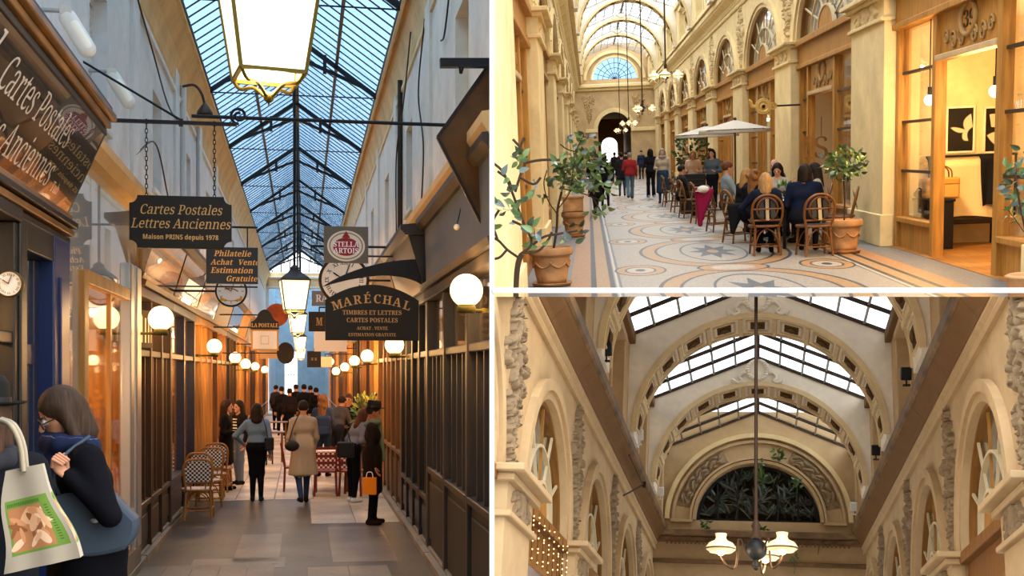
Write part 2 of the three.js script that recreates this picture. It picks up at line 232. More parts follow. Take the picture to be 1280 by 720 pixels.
// glass roof on iron trusses
{
  const c = struct(g1, 'ceiling', 'bluish glass gable roof on dark iron trusses', 'roof');
  const EL = -1.86, ER = 1.53, EY = 7.9, RX = -0.165, RY = 9.1;
  const slope = (side) => { const a = v(side < 0 ? EL : ER, EY, 0), b = v(RX, RY, 0), l = a.distanceTo(b); return [a, b, l]; };
  const D0 = -4, P = 0.46, gapD = 48;
  for (const side of [-1, 1]) {
    const [a, b, l] = slope(side), an = Math.atan2(b.y - a.y, b.x - a.x), mid = a.clone().lerp(b, 0.5);
    const pg = boxUV(flat(mv(cb(l, 0.008, P - 0.05), 0, 0, 0, 0, 0, an))), bg = boxUV(flat(mv(cb(l, 0.02, 0.03), 0, 0, 0, 0, 0, an)));
    for (let d = 14; d < gapD; d += P) { const o = shared(c, 'roof_pane', pg, M.roofBlue); o.position.set(mid.x, mid.y, -(d + P / 2)); const q = shared(c, 'glazing_bar', bg, M.iron); q.position.set(mid.x, mid.y - 0.01, -d); }
    part(c, 'near_roof_glass', mv(cb(l, 0.008, 18 - 0.05), mid.x, mid.y, -5, 0, 0, an), M.roofBlue); const far = [], farb = []; for (let d = gapD; d < END1 - P; d += P) { const e = pg.clone(); e.translate(mid.x, mid.y, -(d + P / 2)); far.push(e); const h = bg.clone(); h.translate(mid.x, mid.y - 0.01, -d); farb.push(h); }
    part(c, 'far_roof_panes', far, M.roofBlue).userData.kind = 'stuff'; part(c, 'far_glazing_bars', farb, M.iron).userData.kind = 'stuff';
    for (const t of [0.02, 0.5, 0.97]) { const p = a.clone().lerp(b, t); part(c, 'purlin', bx(p.x - 0.03, p.x + 0.03, p.y - 0.1, p.y - 0.03, D0, END1), M.iron); }
  }
  for (let d = 12.4; d < END1; d += 6.1) {
    const A = v(EL, EY, -d), B = v(RX, RY, -d), E = v(ER, EY, -d), dn = v(0, -0.12, 0), low = v(0, -0.52, 0);
    part(c, 'rafter', bar(A.clone().add(dn), B.clone().add(dn), 0.06, 0.09), M.iron); part(c, 'rafter', bar(E.clone().add(dn), B.clone().add(dn), 0.06, 0.09), M.iron);
    const L2 = A.clone().lerp(B, 0.18), R2 = E.clone().lerp(B, 0.18);
    part(c, 'lower_rafter', bar(L2.clone().add(dn), B.clone().add(low), 0.05, 0.07), M.iron); part(c, 'lower_rafter', bar(R2.clone().add(dn), B.clone().add(low), 0.05, 0.07), M.iron);
    for (const s of [-1, 1]) { const q = B.clone().lerp(s < 0 ? A : E, 0.36); part(c, 'post', bar(q.clone().add(v(0, -0.05, 0)), q.clone().add(v(0, -0.43, 0)), 0.07), M.iron); }
    part(c, 'tie_rod', rod(v(EL, EY - 0.12, -d), v(ER, EY - 0.12, -d), 0.014), M.iron); part(c, 'king_rod', rod(B.clone().add(low), v(RX, EY - 0.12, -d), 0.016), M.iron);
  }
  part(c, 'ridge_beam', bx(RX - 0.04, RX + 0.04, RY - 0.14, RY, D0, END1), M.iron);
}
{ // end wall of the roofed stretch and the pale hall beyond it
  const s = struct(g1, 'wall_end', 'beige beam and wall closing the glass roofed passage', 'wall');
  part(s, 'beam', rb(-2.1, 1.9, 7.0, 7.9, END1, END1 + 0.6, 0.03), M.gutterPale); part(s, 'beam_moulding', rb(-2.1, 1.9, 7.55, 7.68, END1 - 0.12, END1, 0.03), M.upperR); part(s, 'beam_moulding', rb(-2.1, 1.9, 7.0, 7.1, END1 - 0.08, END1, 0.03), M.upperR);
  for (const x of [-1.7, -1.2, -0.7, 0.37, 0.87, 1.37]) part(s, 'gable_bar', bx(x - 0.03, x + 0.03, 7.9, 7.95 + 1.1 * (1 - Math.abs(x + 0.165) / 1.7), END1 + 0.2, END1 + 0.26), M.iron);
  const e = struct(g1, 'wall_hall', 'pale hall wall with tall window far beyond the passage', 'wall');
  const sh = poly([[-4, 0], [4, 0], [4, 7.6], [-4, 7.6]]), ho = new THREE.Path(); ho.moveTo(-1.25, 0); ho.lineTo(-0.35, 0); ho.lineTo(-0.35, 3.3); ho.absarc(-0.8, 3.3, 0.45, 0, PI, false); ho.lineTo(-1.25, 0); sh.holes.push(ho);
  part(e, 'plaster', mv(ext(sh, 0.3), 0, 0, -88), M.upper);
  for (const x of [-1.0, -0.8, -0.6]) part(e, 'glazing_bar', bx(x - 0.02, x + 0.02, 0, 3.7, 87.9, 87.95), M.steel);
  for (const y of [1, 2, 3]) part(e, 'glazing_bar', bx(-1.25, -0.35, y - 0.02, y + 0.02, 87.9, 87.95), M.steel);
  part(e, 'hall_roof', bx(-2.3, 2, 7.4, 7.43, END1 + 0.6, 88), M.roofBlue); part(e, 'side_wall', [bx(-2.3, -1.9, 0, 7.4, END1, 88), bx(1.6, 2, 0, 7.4, END1, 88)], M.upper);
}

// ---------- shopfronts ----------
function shopfront(side, d0, d1, o) {
  const X = side < 0 ? XL : XR, W = (q) => X + side * q, head = o.head ?? 3.05, sill = o.sill ?? 0.62;
  const t = thing(g1, 'shopfront', o.label, 'shopfront', [X, 0, (d0 + d1) / 2], 0, o.group);
  const n = o.n ?? 3, step = (d1 - d0) / n, fm = o.frame, pm = o.panel ?? o.frame;
  partG(t, 'plinth', rb(W(-0.02), W(0.16), 0, 0.12, d0, d1, 0.01), M.kerb);
  for (let k = 0; k < n; k++) {
    const a = d0 + k * step, b = a + step;
    partG(t, 'stile', rb(W(-0.03), W(0.09), 0.1, head, a, a + 0.13, 0.012), fm);
    const pn = partG(t, 'base_panel', bx(W(0.01), W(0.07), 0.12, sill, a + 0.13, b), pm); const q = rb(W(-0.01), W(0.02), 0.22, sill - 0.1, a + 0.28, b - 0.15, 0.01), bb = baseOf.get(t); q.translate(-bb[0], -bb[1], bb[2]); part(pn, 'raised_panel', q, pm);
    partG(t, 'sill_rail', rb(W(-0.03), W(0.1), sill, sill + 0.07, a + 0.13, b, 0.012), fm); partG(t, 'transom', rb(W(-0.015), W(0.08), 2.38, 2.46, a + 0.13, b, 0.012), fm);
    partG(t, 'pane', bx(W(0.045), W(0.051), sill + 0.07, 2.38, a + 0.13, b), M.glass); partG(t, 'top_pane', bx(W(0.045), W(0.051), 2.46, head, a + 0.13, b), M.glass);
    if (o.bars) for (let j = 1; j <= o.bars; j++) { const x = a + 0.13 + (step - 0.13) * j / (o.bars + 1); partG(t, 'glazing_bar', bx(W(0.0), W(0.06), sill + 0.07, 2.38, x - 0.025, x + 0.025), fm); }
  }
  partG(t, 'stile', rb(W(-0.03), W(0.09), 0.1, head, d1 - 0.09, d1 - 0.002, 0.012), fm);
  partG(t, 'head_rail', rb(W(-0.06), W(0.1), head, head + 0.12, d0, d1, 0.015), fm);
  if (o.board !== null) { // leaning name board
    const y0 = head + 0.14, y1 = o.boardTop ?? 3.85, lean = o.lean ?? 0.24, p = [[W(0.1), y0], [W(-0.04), y0], [W(-lean), y1], [W(0.1), y1]];
    const bd = partG(t, 'name_board', run(p, d0 + 0.08, d1 - 0.08), o.board ?? M.goldGlass); bd.userData.label = o.boardLabel ?? 'leaning glossy name board';
    partG(t, 'board_moulding', [run([[W(0.1), y1], [W(-lean - 0.04), y1], [W(-lean - 0.1), y1 + 0.06], [W(-lean - 0.1), y1 + 0.12], [W(0.1), y1 + 0.16]], d0, d1)], o.mould ?? fm);
    partG(t, 'board_moulding', [run([[W(0.1), y0 - 0.02], [W(-0.1), y0 - 0.02], [W(-0.12), y0 + 0.04], [W(-0.06), y0 + 0.07], [W(0.1), y0 + 0.07]], d0, d1)], o.mould ?? fm);
  }
  if (o.inside !== false) { // lit room behind the glass
    const im = o.inside ?? M.warmWall, dp = o.depth ?? 1.5;
    partG(t, 'back_wall', bx(W(dp), W(dp + 0.08), 0, 3.2, d0, d1), im); partG(t, 'side_wall', bx(W(0.1), W(dp), 0, 3.2, d0 + 0.005, d0 + 0.04), im); partG(t, 'side_wall', bx(W(0.1), W(dp), 0, 3.2, d1 - 0.04, d1 - 0.005), im);
    partG(t, 'shop_ceiling', bx(W(0.1), W(dp), 3.2, 3.26, d0, d1), M.cream); partG(t, 'shop_floor', bx(W(0.1), W(dp), 0.02, 0.1, d0, d1), M.shopFloor);
    for (let k = 0; k < (o.shelves ?? 3); k++) { const y = 0.9 + 0.5 * k; partG(t, 'shelf', bx(W(dp - 0.3), W(dp), y, y + 0.03, d0 + 0.2, d1 - 0.2), M.midWood); }
    const L = thing(g1, 'pendant_lamp', o.lampLabel ?? 'small warm bulb hanging inside a shop behind its window', 'lamp', [W(dp * 0.5), 2.2, (d0 + d1) / 2], 0, 'warm bulbs inside the shops');
    part(L, 'bulb', sph(0.07, 0, 0.36, 0), glow('#ffbf66', 6)); part(L, 'flex', rod(v(0, 0.42, 0), v(0, 0.998, 0), 0.006), M.iron); lamp(L, 0, 0.36, 0, (o.power ?? 14) * 0.6, '#ffb868');
  }
  return t;
}
// script lettering on black glass
const scriptBoard = canvasTex(2048, 400, (x, w, h) => {
  x.fillStyle = '#0c0e14'; x.fillRect(0, 0, w, h); x.fillStyle = '#c4beb2'; x.textBaseline = 'middle'; x.textAlign = 'left';
  for (const [s, f, px, py, k] of [['l', 200, 480, 105, 1], ['Cartes Postales', 172, 655, 118, 0.78], ['Lettres Anciennes', 172, 440, 290, 0.78]]) { x.save(); x.font = 'italic ' + f + 'px serif'; x.translate(px, py); x.transform(k, 0, -0.12, 1, 0, 0); x.fillText(s, 0, 0); x.restore(); } x.font = 'italic 62px serif'; x.fillText('Tub', 1650, 330);
});
{
  const nearShop = shopfront(-1, 5.6, 8.15, { label: 'shop window with dark frame under the black script name board', frame: M.blackWood, panel: M.navyDark, n: 1, head: 3.16, sill: 0.7, boardTop: 4.05, board: null, inside: mat('#b8a98c', 0.8, { map: tPlaster }), power: 5, depth: 1.1 });
  // name board over window and door, its lettering a print on the leaning face
  const y0 = 3.42, y1 = 4.05, x0 = XL + 0.02, x1 = XL + 0.3, dA = 5.6, dB = 9.77;
  const t = thing(g1, 'name_board', 'black glass fascia with silver script lettering and gold moulding over the blue door', 'sign', [XL, y0, (dA + dB) / 2]);
  partG(t, 'board', run([[XL - 0.25, y0], [x0, y0], [x1, y1], [XL - 0.25, y1]], dA, dB), M.blackGlass);
  const wid = dB - dA, hi = Math.hypot(x1 - x0, y1 - y0), face = new THREE.PlaneGeometry(wid, hi);
  face.rotateX(Math.atan2(x1 - x0, y1 - y0)); face.rotateY(PI / 2);      // faces the passage, leaning out at the top
  face.translate((x0 + x1) / 2 + 0.006, (y0 + y1) / 2 - 0.003, -(dA + dB) / 2);
  partG(t, 'lettering', face, pmat('#ffffff', 0.15, { map: scriptBoard, clearcoat: 1, side: THREE.FrontSide }), true);
  for (const [dy, out, r] of [[0.0, 0.02, 0.035], [0.06, 0.05, 0.03], [0.12, 0.09, 0.035], [0.18, 0.06, 0.03]]) partG(t, 'top_moulding', rb(XL - 0.2, x1 + out, y1 + dy, y1 + dy + 0.055, dA, dB + 0.05 + out * 0.5, 0.012), dy === 0.06 ? M.goldPaint : dy === 0.12 ? M.goldPaint : M.darkWood);
  for (const [dy, out, m] of [[-0.05, 0.05, M.goldPaint], [-0.11, 0.09, M.darkWood], [-0.17, 0.06, M.goldPaint], [-0.23, 0.03, M.darkWood]]) partG(t, 'lower_moulding', rb(XL - 0.2, x0 + out, y0 + dy, y0 + dy + 0.05, dA, dB + 0.03, 0.01), m);
  // end board
  partG(t, 'end_board', mv(ext(poly([[XL - 0.25, y0], [x0 + 0.01, y0], [x1 + 0.01, y1], [XL - 0.25, y1]]), 0.03), 0, 0, -dB - 0.03), M.blackWood);
}
{ // blue door beside the window
  const t = thing(g1, 'shop_door', 'navy blue shop door with narrow glass under the script board', 'door', [XL, 0, 8.9]);
  partG(t, 'door_frame', [rb(XL - 0.1, XL + 0.05, 0, 3.2, 8.15, 8.32, 0.015), rb(XL - 0.1, XL + 0.05, 3.0, 3.2, 8.32, 9.2, 0.015)], M.blackWood);
  partG(t, 'blue_pilaster', [rb(XL - 0.12, XL + 0.06, 0, 3.2, 9.16, 9.74, 0.02), rb(XL + 0.05, XL + 0.08, 0.3, 2.9, 9.3, 9.6, 0.01)], M.navy);
  partG(t, 'door_leaf', [rb(XL - 0.09, XL - 0.05, 0.05, 1.0, 8.32, 9.16, 0.01), rb(XL - 0.09, XL - 0.05, 1.0, 3.0, 8.32, 8.48, 0.01), rb(XL - 0.09, XL - 0.05, 1.0, 3.0, 9.0, 9.16, 0.01), rb(XL - 0.09, XL - 0.05, 2.25, 2.4, 8.48, 9.0, 0.01)], M.navyDark);
  partG(t, 'door_pane', bx(XL - 0.075, XL - 0.07, 1.0, 3.0, 8.48, 9.0), M.glass); partG(t, 'handle', rod(v(XL - 0.02, 1.05, -8.4), v(XL - 0.02, 1.3, -8.4), 0.015), M.chrome);
  partG(t, 'lobby', [bx(XL - 1.0, XL - 0.95, 0, 3.1, 8.15, 9.7), bx(XL - 0.95, XL - 0.12, 3.05, 3.1, 8.15, 9.7)], M.brownWood);
}
{ // big pale glass shopfront
  const t = thing(g1, 'shopfront', 'tall glass shopfront with steel post on a pale stone plinth', 'shopfront', [XL, 0, 11.8]);
  partG(t, 'plinth', rb(XL - 0.1, XL + 0.06, 0, 0.3, 9.76, 13.9, 0.015), M.kerb);
  partG(t, 'upper_glass', bx(XL - 0.02, XL, 3.05, 4.0, 9.8, 13.85), pmat('#b4b9bc', 0.08, { clearcoat: 1 })).userData.label = 'pale glossy glass panel';
  partG(t, 'upper_glass', bx(XL - 0.02, XL, 0.3, 3.05, 9.8, 10.42), pmat('#aeb3b4', 0.08, { clearcoat: 1 }));
  partG(t, 'window_frame', [rb(XL - 0.05, XL + 0.05, 0.3, 3.05, 10.42, 10.62, 0.01), rb(XL - 0.05, XL + 0.05, 2.95, 3.07, 10.62, 13.1, 0.01), rb(XL - 0.05, XL + 0.05, 0.3, 0.36, 10.62, 13.1, 0.01)], M.orangeWood);
  partG(t, 'pane', bx(XL - 0.006, XL, 0.36, 2.95, 10.62, 12.0), M.glass); partG(t, 'pane', bx(XL - 0.006, XL, 0.36, 2.95, 12.04, 13.1), M.glass); partG(t, 'mullion', bx(XL - 0.03, XL + 0.02, 0.36, 2.95, 11.99, 12.05), M.orangeWood);
  partG(t, 'steel_post', rb(XL - 0.05, XL + 0.06, 0.28, 3.35, 13.1, 13.35, 0.02), M.steel); partG(t, 'steel_post', rb(XL - 0.05, XL + 0.07, 0.28, 3.35, 13.5, 13.86, 0.03), M.steel);
  partG(t, 'back_wall', bx(XL - 2.2, XL - 2.1, 0, 3.6, 9.8, 13.86), M.warmWall); partG(t, 'side_wall', bx(XL - 2.1, XL - 0.1, 0, 3.6, 13.8, 13.87), mat('#a3742f', 0.7, { map: tWood })); partG(t, 'side_wall', bx(XL - 2.1, XL - 0.1, 0, 3.6, 9.74, 9.8), M.cream);
  partG(t, 'shop_floor', bx(XL - 2.1, XL - 0.1, 0.02, 0.12, 9.8, 13.9), mat('#c9b58f', 0.5)); partG(t, 'shop_ceiling', bx(XL - 2.1, XL - 0.1, 3.5, 3.56, 9.8, 13.9), M.cream);
  for (const d of [11, 12.4, 13.4]) { const L = thing(g1, 'pendant_lamp', 'warm globe hanging inside the tall glass shopfront', 'lamp', [XL - 0.9, 2.1, d], 0, 'globes inside the tall glass shopfront'); part(L, 'bulb', sph(0.1), glow('#ffc878', 5)); part(L, 'flex', rod(v(0, 0.1, 0), v(0, 1.4, 0), 0.006), M.iron); lamp(L, 0, 0, 0, 4, '#ffbe74'); }
  // hanging roll of lettering behind the glass
  const sg = thing(g1, 'window_sign', 'dark oval sign with tall pale letters behind the shop glass', 'sign', g1.atX(153, 410, XL - 0.12));
  const tex = canvasTex(512, 256, (x, w, h) => { x.fillStyle = '#1c130b'; x.fillRect(0, 0, w, h); x.strokeStyle = '#e8d7b0'; x.lineWidth = 17; for (let k = 0; k < 11; k++) { const p = 34 + k * 44; x.beginPath(); x.moveTo(p, 34 + (k % 3) * 10); x.lineTo(p, 222); if (k % 3 === 0) { x.moveTo(p, 40); x.quadraticCurveTo(p + 22, 6, p + 40, 44); } x.stroke(); } });
  const g = new THREE.CylinderGeometry(0.32, 0.32, 0.42, 24, 1, true, -0.9, 1.8); g.scale(2.2, 1, 0.4); g.rotateY(PI / 2 - 0.35); part(sg, 'lettering', g, mat('#ffffff', 0.5, { map: tex }), true); part(sg, 'hanger', [rod(v(0, 0.2, 0), v(0, 0.9, 0), 0.008)], M.iron);
  // table and chairs seen through the glass
  const tb = thing(g1, 'cafe_table', 'small table with white cloth inside the tall glass shopfront', 'table', [XL - 0.8, 0.1, 12.9]); part(tb, 'table_top', cyl(0.4, 0.4, 0.04, 0, 0.72, 0, 20), M.paper); part(tb, 'leg', rod(v(0, 0, 0), v(0, 0.7, 0), 0.03), M.iron); part(tb, 'foot', cyl(0.2, 0.22, 0.03, 0, 0.015, 0, 16), M.iron);
}
const shopsL = [[13.9, 17.3, M.brownWood, M.darkWood, 3, 2, 'dark brown shopfront of narrow panes after the steel post'], [17.3, 21.0, M.navyDark, M.navyDark, 2, 0, 'navy framed shopfront beside the rattan chairs'], [21.0, 25, M.orangeWood, M.orangeWood, 3, 1, 'orange wood shopfront behind the rattan chairs']];
for (const [a, b, f, p, n, bars, label] of shopsL) shopfront(-1, a, b, { label, frame: f, panel: p, n, bars, board: M.goldGlass, boardLabel: 'leaning gold glass name board', mould: M.brownWood, power: 16 });
for (let k = 0, d = 25; d < 64; d += 4.5, k++) shopfront(-1, d, d + 4.4, { label: `warm lit wooden shopfront, ${ord(k)} past the orange wood one on that side`, group: 'far shopfronts of the left row', frame: [M.midWood, M.brownWood, M.orangeWood][k % 3], n: 3, board: [M.brownWood, M.goldGlass, M.gutter][k % 3], power: 34, shelves: 0, boardLabel: 'name board' });
{ // right row
  shopfront(1, 9.0, 14.4, { label: 'dark grey brown shopfront of tall double doors with narrow panes', frame: M.greyWood, panel: mat('#2d2a26', 0.5, { map: tWood }), n: 3, bars: 3, sill: 1.0, head: 3.05, board: M.slate, boardLabel: 'grey slate name board', mould: M.greyWood, lean: 0.06, boardTop: 3.9, power: 2, inside: M.roomWall, shelves: 0 });
  shopfront(1, 14.4, 18.2, { label: 'black shopfront behind the arched black sign', frame: M.blackWood, n: 4, bars: 1, board: M.blackWood, boardLabel: 'black name board', mould: M.blackWood, power: 4, inside: M.roomWall, shelves: 2 });
  shopfront(1, 18.2, 22.2, { label: 'reddish brown panelled shopfront beside the man with hat', frame: M.midWood, panel: M.brownWood, n: 4, bars: 1, sill: 0.9, board: M.midWood, boardLabel: 'wooden name board', mould: M.brownWood, power: 14 });
  for (let k = 0, d = 22.2; d < 64; d += 4.6, k++) shopfront(1, d, d + 4.5, { label: `warm lit wooden shopfront, ${ord(k)} past the reddish brown panelled one`, group: 'far shopfronts of the right row', frame: [M.orangeWood, M.midWood, M.brownWood][k % 3], n: 3, board: [M.gutter, M.brownWood, M.goldGlass][k % 3], power: 34, shelves: 0, boardLabel: 'name board' });
}
{ // brown pointed board and its iron bar at the right
  const D = 9.9, q = (px, py) => { const p = g1.atD(px, py, D); return [p[0], p[1]]; };
  const t = thing(g1, 'hanging_sign', 'big worn brown board with pointed end hung beside the slate fascia', 'sign', g1.atD(590, 300, D));
  partG(t, 'board', mv(ext(poly([q(640, 40), q(546, 173), q(583, 246), q(614, 306), q(650, 330)]), 0.05, 0.006), 0, 0, -D), mat('#6b4a20', 0.4, { map: tStain, metalness: 0.15 }));
  const ed = [q(640, 40), q(546, 173), q(583, 246), q(614, 306)].map(([x, y]) => v(x, y, -D + 0.06)); for (let i = 0; i < 3; i++) partG(t, 'edge_strip', bar(ed[i], ed[i + 1], 0.025), M.darkWood);
  const b = thing(g1, 'iron_bracket', 'dark iron bracket bar above the pointed brown board', 'bracket', g1.atD(580, 79, 9.7));
  const a0 = g1.atD(550, 79, 9.7), a1 = g1.atD(640, 79, 9.7); partG(b, 'bar', bar(v(a0[0], a0[1], -9.7), v(a1[0], a1[1], -9.7), 0.07), M.iron); partG(b, 'hook', tube([v(a0[0] + 0.16, a0[1], -9.7), v(a0[0] + 0.17, a0[1] - 0.08, -9.7), v(a0[0] + 0.19, a0[1] - 0.02, -9.7)], 0.01), M.iron);
}
// ---------- globe lamps along the shops ----------
function globe(px, py, r, side, D, label, group) {
  const c = g1.atD(px, py, D), R = r * D / FL, t = thing(g1, 'globe_lamp', label, 'lamp', [c[0], c[1] - R - 0.05, D], 0, group);
  part(t, 'globe', sph(R, 0, R + 0.05, 0, 20), glow('#ffd69a', 2.6)); part(t, 'cup', lathe([[0, 0], [R * 0.55, 0], [R * 0.6, 0.03], [R * 0.5, 0.07], [0, 0.07]], 14), M.bronze);
  const wx = (side < 0 ? XL : XR) - c[0]; part(t, 'bracket_arm', [rod(v(0, 0.02, 0), v(wx, 0.02, 0), 0.016), cyl(0.05, 0.05, 0.04, wx, 0.02, 0)], M.bronze); lamp(t, 0, R + 0.05, 0, 5, '#ffc680', 5);
}
globe(583, 363, 21, 1, 9.75, 'white globe lamp on the grey brown double door shopfront');
globe(201, 398, 15, -1, 13.75, 'white globe lamp under the leaning gold boards');
globe(268, 433, 9, -1, 22, 'white globe lamp on the left row past the black script sign');
for (const [px, py, r, D] of [[294, 447, 7, 29], [307, 455, 6.2, 34], [319, 458, 5, 41], [331, 462, 4.4, 52]]) globe(px, py, r, -1, D, `small white globe lamp, ${ord([29, 34, 41, 52].indexOf(D))} behind the black and gold bell shaped sign`, 'far globe lamps of the left row');
globe(493, 431, 12, 1, 17, 'bright white lamp half hidden below the arched black sign');
globe(459, 445, 8, 1, 24.2, 'white globe lamp right of the hanging lanterns beyond the arched sign');
for (const [px, py, r, D] of [[443, 451, 6.5, 30], [431, 459, 5.6, 37], [420, 464, 5, 46], [413, 452, 4.4, 52]]) globe(px, py, r, 1, D, `small white globe lamp, ${ord([30, 37, 46, 52].indexOf(D))} beyond the one past the arched sign`, 'far globe lamps of the right row');
// ---------- hanging lanterns ----------
function lantern(px, py, D, wBottom, label, turn, ridge = 9.0) {
  const p = g1.atD(px, py, D), b = wBottom / 2, tp = b * 1.42, h = b * 3.0, t = thing(g1, 'hanging_lantern', label, 'lantern', p, turn, undefined);
  const cor = [[-1, -1], [1, -1], [1, 1], [-1, 1]];
  for (let k = 0; k < 4; k++) { // four glowing panes
    const [x0, z0] = cor[k], [x1, z1] = cor[(k + 1) % 4], g = new THREE.BufferGeometry(); g.setAttribute('position', new THREE.Float32BufferAttribute([x0 * b, 0, z0 * b, x1 * b, 0, z1 * b, x1 * tp, h, z1 * tp, x0 * b, 0, z0 * b, x1 * tp, h, z1 * tp, x0 * tp, h, z0 * tp], 3)); g.setAttribute('uv', new THREE.Float32BufferAttribute(new Array(12).fill(0), 2)); g.computeVertexNormals();
    part(t, 'pane', g, glow('#ffe9c4', 1.35)); part(t, 'edge_bar', bar(v(x0 * b, 0, z0 * b), v(x0 * tp, h, z0 * tp), b * 0.11), M.bronze);
    part(t, 'bottom_rail', bar(v(x0 * b, 0, z0 * b), v(x1 * b, 0, z1 * b), b * 0.12), M.bronze); part(t, 'top_rail', bar(v(x0 * tp, h, z0 * tp), v(x1 * tp, h, z1 * tp), b * 0.16), M.bronze);
    part(t, 'scroll_strut', tube([v(x0 * b * 0.98, 0, z0 * b * 0.98), v(x0 * b * 0.8, -b * 0.28, z0 * b * 0.8), v(x0 * b * 0.42, -b * 0.3, z0 * b * 0.42), v(x0 * b * 0.1, -b * 0.62, z0 * b * 0.1)], b * 0.06), M.bronze);
  }
  part(t, 'finial', [sph(b * 0.17, 0, -b * 0.66, 0), cyl(b * 0.05, b * 0.02, b * 0.2, 0, -b * 0.85, 0)], M.bronze);
  const cap = lathe([[tp * 1.5, h], [tp * 1.3, h + b * 0.25], [tp * 0.7, h + b * 0.75], [tp * 0.4, h + b * 1.1], [tp * 0.45, h + b * 1.25], [tp * 0.2, h + b * 1.5], [0, h + b * 1.6]], 4); cap.rotateY(PI / 4); part(t, 'cap', cap, M.ironBrown);
  part(t, 'hanging_rod', rod(v(0, h + b * 1.5, 0), v(0, Math.max(h + b * 1.6, ridge - p[1]), 0), 0.025), M.iron); lamp(t, 0, -b * 0.3, 0, 4, '#ffdcaa', 6);
}
lantern(336, 96, 7.8, 0.4, 'big glowing lantern with olive green frame above the script sign', 0.18, 6.2);
lantern(368, 388, 22, 0.36, 'glowing street lantern hanging below the ridge beside the arched sign', 0.1);
lantern(372, 416, 34, 0.34, 'second glowing lantern in the hanging row, below the capped one', 0.1);
lantern(375, 437, 47, 0.33, 'third small glowing lantern in the hanging row', 0.1);
lantern(376, 448, 60, 0.33, 'last tiny glowing lantern in the hanging row', 0.1);
// =====================================================================
// ARCADE WITH ROUND ARCHES: the mosaic floor stretch (g2) and the stretch seen up into its roof (g3)
// =====================================================================
function reliefGeo(w, h, prof, sd, amp, n = 120, nx = 48, ny = 110) {   // carved leaves and scrolls as one bumpy sheet facing +z; prof(t) is the half width at height t in -1..1
  const keep = seed; seed = 1000 + sd * 977; const B = [];
  for (let k = 0; k < n; k++) { const t = rr(-0.97, 0.97), pw2 = prof(t) * w / 2, s = rnd() < 0.5 ? -1 : 1, u = Math.sqrt(rnd()) * pw2; B.push([s * u, t * h / 2, rr(0.5, 1.1) * (0.03 + 0.11 * pw2), rr(0.25, 0.55), s * rr(0.2, 1.3) + PI / 2, rr(0.5, 1)]); }
  for (let k = 0; k < 26; k++) { const t = lerp(-1, 1, k / 25); B.push([0.12 * w * prof(t) * Math.sin(k * 1.3), t * h / 2, 0.045 + 0.03 * prof(t), 0.6, PI / 2, 0.8]); }
  const g = new THREE.PlaneGeometry(w, h, nx, ny), p = g.attributes.position;
  for (let i = 0; i < p.count; i++) { const x = p.getX(i), y = p.getY(i); let z = -0.03; for (const [cx, cy, r, asp, an, hh] of B) { const dx = x - cx, dy = y - cy; if (dx * dx + dy * dy > r * r) continue; const c = Math.cos(an), q = Math.sin(an), a = (dx * c + dy * q) / r, b = (-dx * q + dy * c) / (r * asp), m = 1 - a * a - b * b; if (m > 0) z = Math.max(z, amp * hh * (0.25 + 0.75 * Math.sqrt(m)) - (Math.abs(b) < 0.16 ? amp * 0.12 : 0)); } p.setZ(i, z); }
  seed = keep; g.computeVertexNormals(); return boxUV(flat(g));
}
const half = (rx, ry, y0, c, k = 1) => { const s = new THREE.Path(); s.moveTo(c + rx, y0); s.absellipse(c, y0, rx, ry, 0, PI, false, 0); s.closePath(); return s; };
const ringShape = (c, y0, rx, ry, w) => { const s = new THREE.Shape(); s.moveTo(c + rx + w, y0); s.absellipse(c, y0, rx + w, ry + w, 0, PI, false, 0); s.lineTo(c - rx, y0); s.absellipse(c, y0, rx, ry, PI, 0, true, 0); s.closePath(); return s; };
const discShape = (c, y0, rx, ry) => { const s = new THREE.Shape(); s.moveTo(c + rx, y0); s.absellipse(c, y0, rx, ry, 0, PI, false, 0); s.closePath(); return s; };
const LB = 3.34, LT = 3.85, RISE = 1.38, CT = 6.42;

